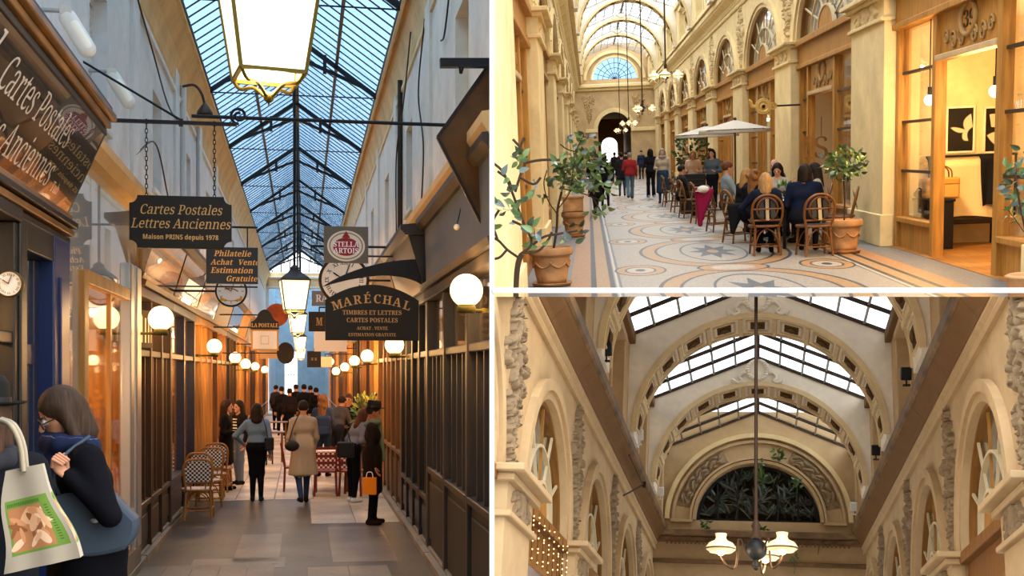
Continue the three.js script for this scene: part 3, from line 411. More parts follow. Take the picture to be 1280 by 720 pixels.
function arcade(g, o) {
  const { P, pw, xl, xr, ra, cx, d1, stone, relief, side: sides } = o, dA = P[0] - pw - 0.01;
  const spr = (i) => { const a = P[i] + pw, b = P[i + 1] - pw; return [(a + b) / 2, (b - a) / 2]; };
  for (const side of [-1, 1]) {
    const X = side < 0 ? xl : xr, W = (q) => X + side * q, name = side < 0 ? 'wall_left' : 'wall_right', lo = (q, r) => [Math.min(W(q), W(r)), Math.max(W(q), W(r))];
    const s = struct(g, name, o.wallLabel[side < 0 ? 0 : 1], 'wall');
    const sh = poly([[dA, 0], [d1, 0], [d1, CT], [dA, CT]]);
    for (let i = 0; i + 1 < P.length; i++) { const [c, hw] = spr(i); sh.holes.push(half(hw * o.archK, RISE, LT, c)); sh.holes.push(new THREE.Path([[c - hw, 0.0], [c + hw, 0.0], [c + hw, LT - 0.06], [c - hw, LT - 0.06]].map(([x, y]) => new THREE.Vector2(x, y)))); }
    part(s, 'masonry', slab(sh, ...lo(0, 0.35), 28), stone);
    const rg = [0, 1, 2].map((k) => { const r = reliefGeo(o.rw, 1.8, (t) => (t < 0.25 ? 0.2 + 0.62 * Math.pow((t + 1) / 1.25, 1.6) : 0.82 * Math.pow(1 - (t - 0.25) / 0.78, 0.8)), k + 1, 0.085); r.rotateY(-side * PI / 2); return r; });
    const cap = reliefGeo(pw * 1.5, 0.27, (t) => 0.9 - 0.5 * t * t, 8, 0.05, 30, 40, 16); cap.rotateY(-side * PI / 2);
    for (let i = 0; i < P.length; i++) {
      const d = P[i]; if (d + pw > d1) continue;
      const pl = part(s, 'pilaster', [rb(...lo(-0.14, 0.02), 0, LB + 0.11, d - pw, d + pw, 0.015), rb(...lo(-0.18, 0.02), 0, 0.5, d - pw - 0.04, d + pw + 0.04, 0.015)], o.pilaster ?? stone);
      const ca = part(s, 'capital', [bx(...lo(-0.15, 0.02), LB + 0.11, LT - 0.1, d - pw, d + pw), rb(...lo(-0.2, 0.02), LB + 0.09, LB + 0.15, d - pw - 0.05, d + pw + 0.05, 0.015), rb(...lo(-0.22, 0.02), LT - 0.1, LT - 0.03, d - pw - 0.08, d + pw + 0.08, 0.015), rb(...lo(-0.32, 0.02), LT - 0.03, LT + 0.04, d - pw - 0.16, d + pw + 0.16, 0.015)], stone);
      const cr = shared(ca, 'capital_relief', cap, relief); cr.position.set(W(-0.155), (LB + LT) / 2 + 0.01, -d);
      const sr = shared(s, 'spandrel_relief', rg[i % 3], relief); sr.position.set(W(-0.015), 4.88, -d);
    }
    for (let i = 0; i + 1 < P.length; i++) {
      const [c, hw] = spr(i), rx = hw * o.archK, rv = o.rev;
      part(s, 'fascia', [bx(...lo(0.03, 0.2), LB, LT - 0.06, c - hw, c + hw)], o.fascia); part(s, 'fascia_moulding', rb(...lo(-0.03, 0.2), LB - 0.07, LB + 0.02, c - hw, c + hw, 0.015), o.fascia);
      part(s, 'window_sill', rb(...lo(-0.07, 0.3), LT - 0.1, LT + 0.03, c - hw, c + hw, 0.015), o.fascia);
      const k = rx / RISE, ring = (r, w, q0, q1) => { const q = lo(q0, q1); return slab(ringShape(c, LT, r * k * 1, r, w), q[0], q[1], 26); };
      part(s, 'arch_moulding', ring(RISE, 0.1, -0.05, 0.02), stone); part(s, 'arch_moulding', ring(RISE + 0.1, 0.13, -0.09, 0.02), o.archEdge ?? stone);
      // fan window
      const w = part(s, 'window_frame', [ring(RISE - 0.05, 0.05, rv, rv + 0.08), bx(...lo(rv - 0.02, rv + 0.08), LT, LT + 0.05, c - rx, c + rx)], M.ochreDark);
      const [q0, q1] = lo(rv, rv + 0.06); part(w, 'fan_ring', slab(ringShape(c, LT, rx * 0.58, RISE * 0.62, 0.03), q0, q1, 24), o.fanBar); part(w, 'fan_panel', slab(discShape(c, LT, rx * 0.26, RISE * 0.32), ...lo(rv - 0.01, rv + 0.04), 20), M.ochre); part(w, 'fan_panel_rim', slab(ringShape(c, LT, rx * 0.26, RISE * 0.32, 0.04), ...lo(rv - 0.03, rv + 0.05), 20), o.fanBar);
      for (const a of [30, 60, 90, 120, 150]) { const ca2 = Math.cos(a * PI / 180), sa = Math.sin(a * PI / 180); part(w, 'fan_bar', bar(v(W(rv + 0.03), LT + RISE * 0.3 * sa, -(c + rx * 0.26 * ca2)), v(W(rv + 0.03), LT + RISE * 0.95 * sa, -(c + rx * 0.95 * ca2)), 0.03), a === 90 ? M.ochre : o.fanBar); }
      part(w, 'fan_pane', slab(discShape(c, LT, rx * 0.97, RISE * 0.97), ...lo(rv + 0.065, rv + 0.071), 20), M.glass);
      part(s, 'window_blind', slab(discShape(c, LT - 0.1, rx * 1.05, RISE * 1.12), ...lo(o.blindAt(i, side), o.blindAt(i, side) + 0.03), 16), o.blindM(i, side));
    }
    // cornice with its mouldings, in lengths
    const ci = o.ci, q = (a, y) => [W(-a), y];
    for (let d = dA; d < d1 - 0.1; d += o.cut) {
      const e = Math.min(d1, d + o.cut - 0.008);
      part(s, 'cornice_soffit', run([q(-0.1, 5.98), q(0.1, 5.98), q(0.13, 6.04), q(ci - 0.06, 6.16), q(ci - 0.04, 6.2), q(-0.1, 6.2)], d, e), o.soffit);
      part(s, 'cornice_edge', run([q(-0.1, 6.2), q(ci - 0.03, 6.2), q(ci, 6.23), q(ci, 6.37), q(ci - 0.05, 6.43), q(-0.1, 6.5)], d, e), o.edge);
      part(s, 'wall_moulding', run([q(-0.05, 5.8), q(0.05, 5.8), q(0.07, 5.85), q(0.05, 5.9), q(0.09, 5.94), q(0.09, 5.98), q(-0.05, 5.98)], d, e), stone);
    }
    // attic with niches over the cornice
    const AX = cx + side * ra, AW = (z) => AX + side * z, al = (a, b) => [Math.min(AW(a), AW(b)), Math.max(AW(a), AW(b))];
    const ash = poly([[dA, CT], [d1, CT], [d1, 8.22], [dA, 8.22]]);
    const A = o.arches.concat([d1 + o.aw / 2]);
    for (let i = 0; i + 1 < A.length; i++) { const c = (A[i] + A[i + 1]) / 2, w2 = (A[i + 1] - A[i]) * 0.17; ash.holes.push(new THREE.Path([[c - w2, CT + 0.15], [c + w2, CT + 0.15], [c + w2, 7.75], [c - w2, 7.75]].map(([x, y]) => new THREE.Vector2(x, y)))); }
    part(s, 'attic_wall', slab(ash, ...al(0, 0.3)), stone);
    for (let i = 0; i + 1 < A.length; i++) {
      const c = (A[i] + A[i + 1]) / 2, w2 = (A[i + 1] - A[i]) * 0.17; part(s, 'niche_panel', bx(...al(0.22, 0.28), CT + 0.1, 7.8, c - w2, c + w2), o.niche); part(s, 'niche_frame', [rb(...al(-0.04, 0.02), CT + 0.1, 7.8, c - w2 - 0.1, c - w2, 0.01), rb(...al(-0.04, 0.02), CT + 0.1, 7.8, c + w2, c + w2 + 0.1, 0.01), rb(...al(-0.06, 0.02), 7.75, 7.87, c - w2 - 0.14, c + w2 + 0.14, 0.01)], stone);
      part(s, 'eave_beam', rb(...al(-0.1, 0.02), 8.02, 8.22, A[i] + o.aw / 2, A[i + 1] - o.aw / 2, 0.02), o.eave);
    }
  }
  // transverse arches, each with soffit coffers and a wreath
  const rf = struct(g, 'ceiling', o.roofLabel, 'roof'), R = ra - 0.12, SY = 6.5, RY = 9.08, EY = 8.2;
  const wreath = [tor(0.19, 0.045)]; function tor(r, t) { const q = new THREE.TorusGeometry(r, t, 8, 26); return q; }
  for (let k = 0; k < 22; k++) { const a = k / 22 * 2 * PI; wreath.push(ell(0.05, 0.028, 0.03, Math.cos(a) * 0.19, Math.sin(a) * 0.19, 0.03, 7)); }
  for (const sx of [-1, 1]) wreath.push(tube([v(sx * 0.15, -0.1, 0), v(sx * 0.28, -0.06, 0.02), v(sx * 0.36, -0.16, 0.02), v(sx * 0.3, -0.22, 0.02), v(sx * 0.38, -0.27, 0.02), v(sx * 0.5, -0.2, 0.02), v(sx * 0.46, -0.28, 0)], 0.028, 30, 6));
  const wg = boxUV(mg(wreath));
  const ros = boxUV(mg([cb(0.24, 0.02, 0.34), ell(0.09, 0.03, 0.13, 0, -0.02, 0, 8)]));
  for (const a of o.arches.concat([null])) {
    if (a === null) break;
    const s = new THREE.Shape(); s.moveTo(cx - ra - 0.02, CT); s.lineTo(cx - ra - 0.02, EY); s.lineTo(cx, RY); s.lineTo(cx + ra + 0.02, EY); s.lineTo(cx + ra + 0.02, CT); s.lineTo(cx + R, CT); s.lineTo(cx + R, SY); s.absarc(cx, SY, R, 0, PI, false); s.lineTo(cx - R, CT); s.closePath();
    const ar = part(rf, 'transverse_arch', mv(ext(s, o.aw, 0, 36), 0, 0, -a - o.aw / 2), o.pale);
    part(ar, 'arch_rim', mv(ext(ringShape(cx, SY, R - 0.03, R - 0.03, 0.09), 0.05, 0, 36), 0, 0, -a + o.aw / 2 - 0.02), o.rim); part(ar, 'arch_rim', mv(ext(ringShape(cx, SY, R - 0.03, R - 0.03, 0.09), 0.05, 0, 36), 0, 0, -a - o.aw / 2 - 0.03), o.rim);
    for (let k = 0; k < 11; k++) {
      const an = (k + 0.5) / 11 * PI, px = cx + (R - 0.012) * Math.cos(an), py = SY + (R - 0.012) * Math.sin(an);
      const rp = shared(ar, 'coffer_rosette', ros, M.coffer); rp.position.set(px, py, -a); rp.rotation.z = an - PI / 2; rp.scale.set(1, 1, o.aw * 1.15);
      const fr = shared(ar, 'coffer_frame', o.frameGeo ?? (o.frameGeo = boxUV(mg([cb(0.03, 0.05, o.aw * 0.62, -0.18), cb(0.03, 0.05, o.aw * 0.62, 0.18), cb(0.36, 0.05, 0.03, 0, 0, o.aw * 0.31), cb(0.36, 0.05, 0.03, 0, 0, -o.aw * 0.31)]))), o.rim); fr.position.copy(rp.position); fr.rotation.z = rp.rotation.z;
      if (k) { const b = k / 11 * PI, ri = shared(ar, 'soffit_rib', o.ribGeo ?? (o.ribGeo = boxUV(mg([cb(0.07, 0.07, o.aw * 0.98)]))), o.rim); ri.position.set(cx + (R - 0.02) * Math.cos(b), SY + (R - 0.02) * Math.sin(b), -a); ri.rotation.z = b - PI / 2; }
    }
    const wr = shared(rf, 'wreath', wg, o.pale); wr.position.set(cx, SY + R + 0.3, -a + o.aw / 2 + 0.01);
  }
  // glass between the arches
  const A = [o.arches[0] - (o.arches[1] - o.arches[0])].concat(o.arches, [d1 + o.aw / 2]), n = o.nPane, m = 5;
  for (let i = 0; i + 1 < A.length; i++) {
    const a = Math.max(A[i] + o.aw / 2, dA), b = A[i + 1] - o.aw / 2; if (b - a < 0.5) continue;
    const st = (b - a) / n;
    for (const side of [-1, 1]) {
      const e = v(cx + side * (ra + 0.02), EY, 0), r = v(cx, RY, 0), l = e.distanceTo(r), an = Math.atan2(r.y - e.y, r.x - e.x), pg = boxUV(flat(mv(cb(l / m - 0.03, 0.008, st - 0.05), 0, 0, 0, 0, 0, an)));
      for (let k = 0; k <= n; k++) part(rf, 'glazing_bar', bar(e.clone().add(v(0, -0.02, -(a + k * st))), r.clone().add(v(0, -0.02, -(a + k * st))), 0.045, o.barH), o.barM);
      for (let j = 0; j < m; j++) { for (let k = 0; k < n; k++) { const p = e.clone().lerp(r, (j + 0.5) / m), q = shared(rf, 'roof_pane', pg, M.roofClear); q.position.set(p.x, p.y, -(a + (k + 0.5) * st)); } const p = e.clone().lerp(r, j / m); part(rf, 'purlin', bx(p.x - 0.02, p.x + 0.02, p.y - 0.03, p.y + 0.01, a, b), o.purlin); }
    }
    part(rf, 'ridge_bar', bx(cx - 0.04, cx + 0.04, RY - 0.07, RY, a, b), M.ironBrown);
  }
  return { R, SY, RY, EY };
}
// ---------------- g2 ----------------
const B2 = 8.63, P2 = Array.from({ length: 9 }, (_, k) => 11.75 + k * B2), D2 = 86, X2L = -0.88, X2R = 4.68, C2 = 1.95;
{
  arcade(g2, { P: P2, pw: 1.17, xl: X2L, xr: X2R, ra: 2.3, cx: C2, d1: D2, stone: M.stone, pilaster: M.stone, relief: M.relief, archK: 0.94, rw: 1.9, rev: 0.03, fascia: M.ochre, fanBar: M.fanBar, ci: 0.36, cut: B2, soffit: M.stone, edge: M.stone, niche: M.stonePale, eave: M.stone, pale: M.stonePale, rim: M.stone, purlin: M.steel, barH: 0.03, barM: M.steel, aw: 1.1, nPane: 5,
    arches: [16.5, 25, 33.5, 42, 50.5, 59, 67.5, 76], blindAt: () => 0.2, blindM: () => M.blind,
    wallLabel: ['cream arcade wall with ochre shopfronts behind the citrus trees', 'cream arcade wall with fan windows over the cafe tables'], roofLabel: 'pale transverse arches and glass roof over the mosaic floor' });
  // mosaic floor
  const tex = canvasTex(1024, 1024, (x, w, h) => {
    const X = (m) => (m - X2L) / (X2R - X2L) * w, Y = (t) => t * h;   // metres across, share of one repeat along
    x.fillStyle = '#928d85'; x.fillRect(0, 0, w, h);
    const band = (a, b, c) => { x.fillStyle = c; x.fillRect(X(a), 0, X(b) - X(a), h); x.fillRect(X(2 * C2 - b), 0, X(b) - X(a), h); };
    band(-0.88, -0.28, '#7f7e7c'); band(-0.28, -0.02, '#b5865a'); band(-0.02, 0.05, '#31373e'); band(0.05, 0.22, '#b18c60'); band(0.22, 0.28, '#2f353c'); band(0.3, 0.325, '#cfcac0'); band(0.34, 0.36, '#555a5f');
    x.fillStyle = '#a59c8f'; x.fillRect(X(0.37), 0, X(2 * C2 - 0.37) - X(0.37), h);
    const el = (cx, cy, rx, ry, c, lw) => { x.beginPath(); x.ellipse(X(cx), Y(cy), rx / (X2R - X2L) * w, ry * h, 0, 0, 2 * PI); if (lw) { x.strokeStyle = c; x.lineWidth = lw; x.stroke(); } else { x.fillStyle = c; x.fill(); } };
    for (const cy of [-0.5, 0.5, 1.5]) { el(C2, cy, 1.18, 0.49, '#31373c'); el(C2, cy, 1.13, 0.475, '#b0895c'); el(C2, cy, 0.93, 0.4, '#31373c'); el(C2, cy, 0.89, 0.388, '#a79e91'); el(C2, cy, 0.52, 0.33, '#3f464c'); el(C2, cy, 0.49, 0.31, '#aaa195');
      x.fillStyle = '#4a5157'; x.beginPath(); for (let k = 0; k < 16; k++) { const r = k % 2 ? 0.5 : 1, a = k / 16 * 2 * PI; x.lineTo(X(C2 + 0.4 * r * Math.cos(a)), Y(cy + 0.24 * r * Math.sin(a))); } x.fill(); el(C2, cy, 0.09, 0.06, '#b0895c'); }
    for (const cy of [0, 1]) for (const dx of [-1.28, 1.28]) { el(C2 + dx, cy, 0.36, 0.14, '#31373c'); el(C2 + dx, cy, 0.33, 0.128, '#b0895c'); el(C2 + dx, cy, 0.22, 0.085, '#3d444b'); el(C2 + dx, cy, 0.19, 0.072, '#b9b1a4'); el(C2 + dx, cy, 0.07, 0.03, '#31373c'); }
    for (const cy of [0, 1]) { el(C2, cy, 0.5, 0.1, '#31373c'); el(C2, cy, 0.46, 0.088, '#b0895c'); el(C2, cy, 0.3, 0.055, '#b9b1a4'); }
    for (let k = 0; k < 26000; k++) { x.fillStyle = rnd() < 0.5 ? 'rgba(70,62,52,0.16)' : 'rgba(255,250,240,0.18)'; x.fillRect(rnd() * w, rnd() * h, 3, 4); }   // tesserae
  });
  tex.wrapS = tex.wrapT = THREE.RepeatWrapping;
  const f = struct(g2, 'floor', 'mosaic floor of rings and stars in cream, ochre and slate', 'floor');
  const geo = flat(bx(X2L - 0.02, X2R + 0.02, -0.15, 0, 9.5, 130)), p = geo.attributes.position, uv = geo.attributes.uv; for (let i = 0; i < p.count; i++) uv.setXY(i, (p.getX(i) - X2L) / (X2R - X2L), (-p.getZ(i) - 19.6 + 2.8) / 5.6);
  part(f, 'bounce_slab', bx(X2L - 0.5, X2R + 0.5, -0.3, -0.16, 13.5, 130), M.white); part(f, 'mosaic', geo, mat('#cfcfcf', 0.5, { map: tex }), true);  // white slab added under the floor to bounce light into the roofed arcade
}
{ // end wall of the mosaic arcade: lunette above, passage arch below
  const s = struct(g2, 'wall_end', 'cream end wall with fan lunette over a deep passage arch', 'wall'), oc = g2.atD(769, 200, D2)[0];
  const sh = poly([[X2L, 0], [X2R, 0], [X2R, 9.1], [X2L, 9.1]]), a = new THREE.Path(); a.moveTo(oc - 1.15, 0); a.lineTo(oc + 1.15, 0); a.lineTo(oc + 1.15, 3.3); a.absarc(oc, 3.3, 1.15, 0, PI, false); a.lineTo(oc - 1.15, 0); sh.holes.push(a); sh.holes.push(half(1.55, 1.45, 6.7, C2));
  part(s, 'plaster', mv(ext(sh, 0.5, 0, 30), 0, 0, -D2 - 0.5), M.stoneTan);
  part(s, 'cornice', [rb(X2L, X2R, 6.15, 6.4, D2 - 0.35, D2, 0.05), rb(X2L, X2R, 5.95, 6.15, D2 - 0.18, D2, 0.05)], M.stone); part(s, 'arch_moulding', mv(ext(ringShape(C2, 6.7, 1.55, 1.45, 0.12), 0.12), 0, 0, -D2), M.stone); part(s, 'arch_moulding', mv(ext(ringShape(C2, 6.7, 1.95, 1.75, 0.2), 0.16), 0, 0, -D2), M.stone);
  part(s, 'arch_moulding', mv(ext(ringShape(oc, 3.3, 1.15, 1.15, 0.3), 0.1), 0, 0, -D2), M.stone); part(s, 'impost', [rb(oc - 2.0, oc - 1.15, 3.1, 3.35, D2 - 0.15, D2, 0.03), rb(oc + 1.15, X2R, 3.1, 3.35, D2 - 0.15, D2, 0.03)], M.stone);
  for (const sx of [-1, 1]) part(s, 'spandrel_relief', mv(reliefGeo(1.2, 1.9, (t) => 0.45 + 0.35 * t, sx + 12, 0.12), oc + sx * 1.72, 4.72, -D2 + 0.02), M.relief);
  part(s, 'lunette_pane', mv(ext(discShape(C2, 6.7, 1.54, 1.44), 0.01), 0, 0, -D2 - 0.2), M.roofBlue);
  for (const r of [0.4, 0.8, 1.15]) part(s, 'lunette_ring', mv(ext(ringShape(C2, 6.7, r, r * 0.94, 0.035), 0.05), 0, 0, -D2 - 0.18), M.iron); for (let k = 0; k <= 10; k++) { const an = k / 10 * PI; part(s, 'lunette_bar', bar(v(C2, 6.7, -D2 - 0.15), v(C2 + 1.5 * Math.cos(an), 6.7 + 1.4 * Math.sin(an), -D2 - 0.15), 0.035), M.iron); }
  const p = struct(g2, 'wall_passage', 'dim corridor with second bright arch beyond the end wall', 'wall');
  part(p, 'side_wall', [bx(oc - 1.6, oc - 1.25, 0, 5, D2 + 0.5, 108), bx(oc + 1.25, oc + 1.6, 0, 5, D2 + 0.5, 108)], M.stoneTan); part(p, 'corridor_ceiling', bx(oc - 1.6, oc + 1.6, 4.6, 4.8, D2 + 0.5, 108), M.stoneTan);
  const q = poly([[oc - 1.6, 0], [oc + 1.6, 0], [oc + 1.6, 4.8], [oc - 1.6, 4.8]]), b = new THREE.Path(); b.moveTo(oc - 0.7, 0); b.lineTo(oc + 0.7, 0); b.lineTo(oc + 0.7, 2.3); b.absarc(oc, 2.3, 0.7, 0, PI, false); b.lineTo(oc - 0.7, 0); q.holes.push(b); part(p, 'arch_wall', mv(ext(q, 0.3), 0, 0, -108.3), M.soffit);
}
// ---------------- g3 ----------------
const B3 = 4.23, P3 = Array.from({ length: 5 }, (_, k) => 6.64 + k * B3 + 0.05), D3 = 27.4;
{
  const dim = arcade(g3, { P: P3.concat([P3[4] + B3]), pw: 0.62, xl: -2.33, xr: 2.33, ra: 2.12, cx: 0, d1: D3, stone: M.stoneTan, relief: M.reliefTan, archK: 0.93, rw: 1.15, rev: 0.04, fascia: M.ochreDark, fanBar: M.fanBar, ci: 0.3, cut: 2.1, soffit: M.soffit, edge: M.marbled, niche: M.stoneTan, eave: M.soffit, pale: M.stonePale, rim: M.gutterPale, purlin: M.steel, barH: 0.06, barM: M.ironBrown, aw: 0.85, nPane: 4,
    arches: [11.0, 15.3, 19.4 + 0.3, 23.3 + 0.4], blindAt: () => 0.2, blindM: () => M.blind,
    wallLabel: ['tan arcade wall with fan windows over the strings of fairy lights', 'tan arcade wall with deep dark fan windows'], roofLabel: 'coffered transverse arches and white glass roof above the chandelier' });
  const f = struct(g3, 'floor', 'stone floor under the chandelier', 'floor'); part(f, 'paving', bx(-2.4, 2.4, -0.15, 0, -4, D3), M.paveMid);
  const s = struct(g3, 'wall_end', 'tan end wall with lunette full of plants', 'wall');
  const sh = poly([[-2.4, 0], [2.4, 0], [2.4, 9.06], [-2.4, 9.06]]), LY = 6.5; sh.holes.push(half(1.38, 1.32, LY, 0)); part(s, 'plaster', mv(ext(sh, 0.4, 0, 36), 0, 0, -D3 - 0.4), M.stoneTan);
  const ring = (r, w, t, m, nm) => part(s, nm, mv(ext(ringShape(0, LY, r, r * 0.97, w), t, 0, 40), 0, 0, -D3), m);
  ring(1.38, 0.07, 0.07, M.stoneTan, 'arch_moulding'); ring(1.47, 0.05, 0.1, M.stoneTan, 'arch_moulding'); ring(1.86, 0.06, 0.09, M.stoneTan, 'arch_moulding'); ring(1.98, 0.1, 0.14, M.stone, 'arch_moulding');
  for (const [a0, a1] of [[0.06, 0.36], [0.64, 0.94]]) { // carved bands on both flanks
    const g = new THREE.PlaneGeometry(1, 1, 90, 26), p = g.attributes.position; for (let i = 0; i < p.count; i++) { const u = p.getX(i) + 0.5, t = p.getY(i) + 0.5, an = lerp(a0, a1, u) * PI, r = 1.54 + t * 0.3, e = Math.min(u, 1 - u) * 10, q = Math.min(t, 1 - t) * 6; p.setXYZ(i, -r * Math.cos(an), LY + r * 0.97 * Math.sin(an), 0.012 + 0.09 * clamp(Math.min(e, q), 0, 1) * (0.2 + Math.pow(Math.abs(Math.sin(u * 22 + Math.sin(t * 6)) * Math.cos(t * 8 + Math.sin(u * 30))), 0.6))); } g.computeVertexNormals(); part(s, 'carved_band', mv(g, 0, 0, -D3), M.reliefTan); }
  part(s, 'band_foot', [rb(-1.95, -1.45, LY - 0.07, LY, D3 - 0.1, D3, 0.015), rb(1.45, 1.95, LY - 0.07, LY, D3 - 0.1, D3, 0.015)], M.stoneTan);
  part(s, 'cornice', [rb(-2.4, 2.4, 6.1, 6.24, D3 - 0.34, D3, 0.03), rb(-2.4, 2.4, 5.98, 6.1, D3 - 0.2, D3, 0.03), rb(-2.4, 2.4, 5.5, 5.6, D3 - 0.08, D3, 0.02)], M.marbled);
  for (let x = -2.0; x < 2.05; x += 0.09) part(s, 'dentil', cb(0.05, 0.06, 0.05, x, 5.95, -D3 + 0.2), M.soffit);
  part(s, 'lunette_frame', [mv(ext(ringShape(0, LY, 1.31, 1.25, 0.07), 0.06, 0, 36), 0, 0, -D3 - 0.25), bx(-1.38, 1.38, LY, LY + 0.07, D3 + 0.19, D3 + 0.25)], M.iron); for (const x of [-0.9, -0.45, 0.45, 0.9]) part(s, 'lunette_bar', bx(x - 0.02, x + 0.02, LY, LY + 1.25 * Math.sqrt(1 - x * x / 1.72), D3 + 0.2, D3 + 0.24), M.iron);
  part(s, 'room_behind', [bx(-1.9, 1.9, 5.9, 8.6, D3 + 1.5, D3 + 1.6), bx(-1.9, 1.9, 8.5, 8.6, D3 + 0.4, D3 + 1.5), bx(-1.9, 1.9, 5.9, 6.45, D3 + 0.4, D3 + 1.5), bx(-2, -1.9, 5.9, 8.6, D3 + 0.4, D3 + 1.6), bx(1.9, 2, 5.9, 8.6, D3 + 0.4, D3 + 1.6)], mat('#5d4e40', 0.9));  // dimness inside the room is put into its dark brown colour
}
// =====================================================================
// PEOPLE: one continuous surface per body, hair and worn things as parts
// =====================================================================
function fieldMesh(prims, cell, k = 0.03, sub = []) {
  const lo = v(1e9, 1e9, 1e9), hi = v(-1e9, -1e9, -1e9), ext3 = (p) => { const r = p.e ? p.e : v(Math.max(p.ra, p.rb), Math.max(p.ra, p.rb), Math.max(p.ra, p.rb)), a = p.a, b = p.b ?? p.a; return [v(Math.min(a.x, b.x) - r.x, Math.min(a.y, b.y) - r.y, Math.min(a.z, b.z) - r.z), v(Math.max(a.x, b.x) + r.x, Math.max(a.y, b.y) + r.y, Math.max(a.z, b.z) + r.z)]; };
  for (const p of prims) { const [a, b] = ext3(p); lo.min(a); hi.max(b); }
  lo.subScalar(2 * cell + k * 0.3); hi.addScalar(2 * cell + k * 0.3);
  const nx = Math.ceil((hi.x - lo.x) / cell) + 1, ny = Math.ceil((hi.y - lo.y) / cell) + 1, nz = Math.ceil((hi.z - lo.z) / cell) + 1, N = nx * ny * nz;
  const F = new Float32Array(N).fill(1), Bd = new Float32Array(N).fill(1e9), Bi = new Int16Array(N);
  const dist = (p, x, y, z) => {
    if (p.e) { const dx = (x - p.a.x) / p.e.x, dy = (y - p.a.y) / p.e.y, dz = (z - p.a.z) / p.e.z, l = Math.sqrt(dx * dx + dy * dy + dz * dz); return (l - 1) * Math.min(p.e.x, p.e.y, p.e.z) * (l < 1 ? 1 : 1.15); }
    const bx_ = p.b.x - p.a.x, by = p.b.y - p.a.y, bz = p.b.z - p.a.z, px = x - p.a.x, py = y - p.a.y, pz = z - p.a.z, l2 = bx_ * bx_ + by * by + bz * bz, t = l2 ? clamp((px * bx_ + py * by + pz * bz) / l2, 0, 1) : 0;
    const dd = Math.hypot(px - bx_ * t, py - by * t, pz - bz * t) - (p.ra + (p.rb - p.ra) * t); return p.hem === undefined ? dd : Math.max(dd, p.hem - y);
  };
  prims.forEach((p, pi) => {
    const [a, b] = ext3(p), m = k + 2 * cell, kk = p.k ?? k, i0 = Math.max(0, Math.floor((a.x - m - lo.x) / cell)), i1 = Math.min(nx - 1, Math.ceil((b.x + m - lo.x) / cell)), j0 = Math.max(0, Math.floor((a.y - m - lo.y) / cell)), j1 = Math.min(ny - 1, Math.ceil((b.y + m - lo.y) / cell)), k0 = Math.max(0, Math.floor((a.z - m - lo.z) / cell)), k1 = Math.min(nz - 1, Math.ceil((b.z + m - lo.z) / cell));
    for (let z = k0; z <= k1; z++) for (let y = j0; y <= j1; y++) for (let x = i0; x <= i1; x++) {
      const id = x + nx * (y + ny * z), d = dist(p, lo.x + x * cell, lo.y + y * cell, lo.z + z * cell), f = F[id];
      const h = Math.max(kk - Math.abs(f - d), 0) / kk; F[id] = Math.min(f, d) - h * h * kk * 0.25;
      if (d - (p.pri ?? 0) < Bd[id]) { Bd[id] = d - (p.pri ?? 0); Bi[id] = pi; }
    }
  });
  for (const p of sub) for (let z = 0; z < nz; z++) for (let y = 0; y < ny; y++) for (let x = 0; x < nx; x++) { const id = x + nx * (y + ny * z); F[id] = Math.max(F[id], -dist(p, lo.x + x * cell, lo.y + y * cell, lo.z + z * cell)); }
  const vid = new Int32Array(N).fill(-1), pos = [], col = [], idx = [], off = [0, 1, nx, nx + 1, nx * ny, nx * ny + 1, nx * ny + nx, nx * ny + nx + 1];
  const E = [[0, 1], [2, 3], [4, 5], [6, 7], [0, 2], [1, 3], [4, 6], [5, 7], [0, 4], [1, 5], [2, 6], [3, 7]];
  for (let z = 0; z < nz - 1; z++) for (let y = 0; y < ny - 1; y++) for (let x = 0; x < nx - 1; x++) {
    const id = x + nx * (y + ny * z); let s = 0; for (let c = 0; c < 8; c++) if (F[id + off[c]] < 0) s++; if (s === 0 || s === 8) continue;
    let ax = 0, ay = 0, az = 0, n = 0; for (const [a, b] of E) { const fa = F[id + off[a]], fb = F[id + off[b]]; if ((fa < 0) === (fb < 0)) continue; const t = fa / (fa - fb); ax += (a & 1) + ((b & 1) - (a & 1)) * t; ay += ((a >> 1) & 1) + (((b >> 1) & 1) - ((a >> 1) & 1)) * t; az += (a >> 2) + ((b >> 2) - (a >> 2)) * t; n++; }
    let bi = 0, bd = 1e9; for (let c = 0; c < 8; c++) if (Bd[id + off[c]] < bd) { bd = Bd[id + off[c]]; bi = Bi[id + off[c]]; }
    vid[id] = pos.length / 3; pos.push(lo.x + (x + ax / n) * cell, lo.y + (y + ay / n) * cell, lo.z + (z + az / n) * cell); const c = prims[bi].c; col.push(c.r, c.g, c.b);
  }
  const quad = (a, b, c, d, flip) => { if (a < 0 || b < 0 || c < 0 || d < 0) return; if (flip) idx.push(a, c, b, a, d, c); else idx.push(a, b, c, a, c, d); };
  for (let z = 1; z < nz - 1; z++) for (let y = 1; y < ny - 1; y++) for (let x = 1; x < nx - 1; x++) {
    const id = x + nx * (y + ny * z), f = F[id] < 0;
    if (f !== F[id + 1] < 0) quad(vid[id - nx - nx * ny], vid[id - nx * ny], vid[id], vid[id - nx], !f);
    if (f !== F[id + nx] < 0) quad(vid[id - 1 - nx * ny], vid[id - 1], vid[id], vid[id - nx * ny], !f);
    if (f !== F[id + nx * ny] < 0) quad(vid[id - 1 - nx], vid[id - nx], vid[id], vid[id - 1], !f);
  }
  const g = new THREE.BufferGeometry(); g.setAttribute('position', new THREE.Float32BufferAttribute(pos, 3)); g.setAttribute('color', new THREE.Float32BufferAttribute(col, 3)); g.setIndex(idx); g.computeVertexNormals();
  const o = g.toNonIndexed(); return boxUV(o);
}
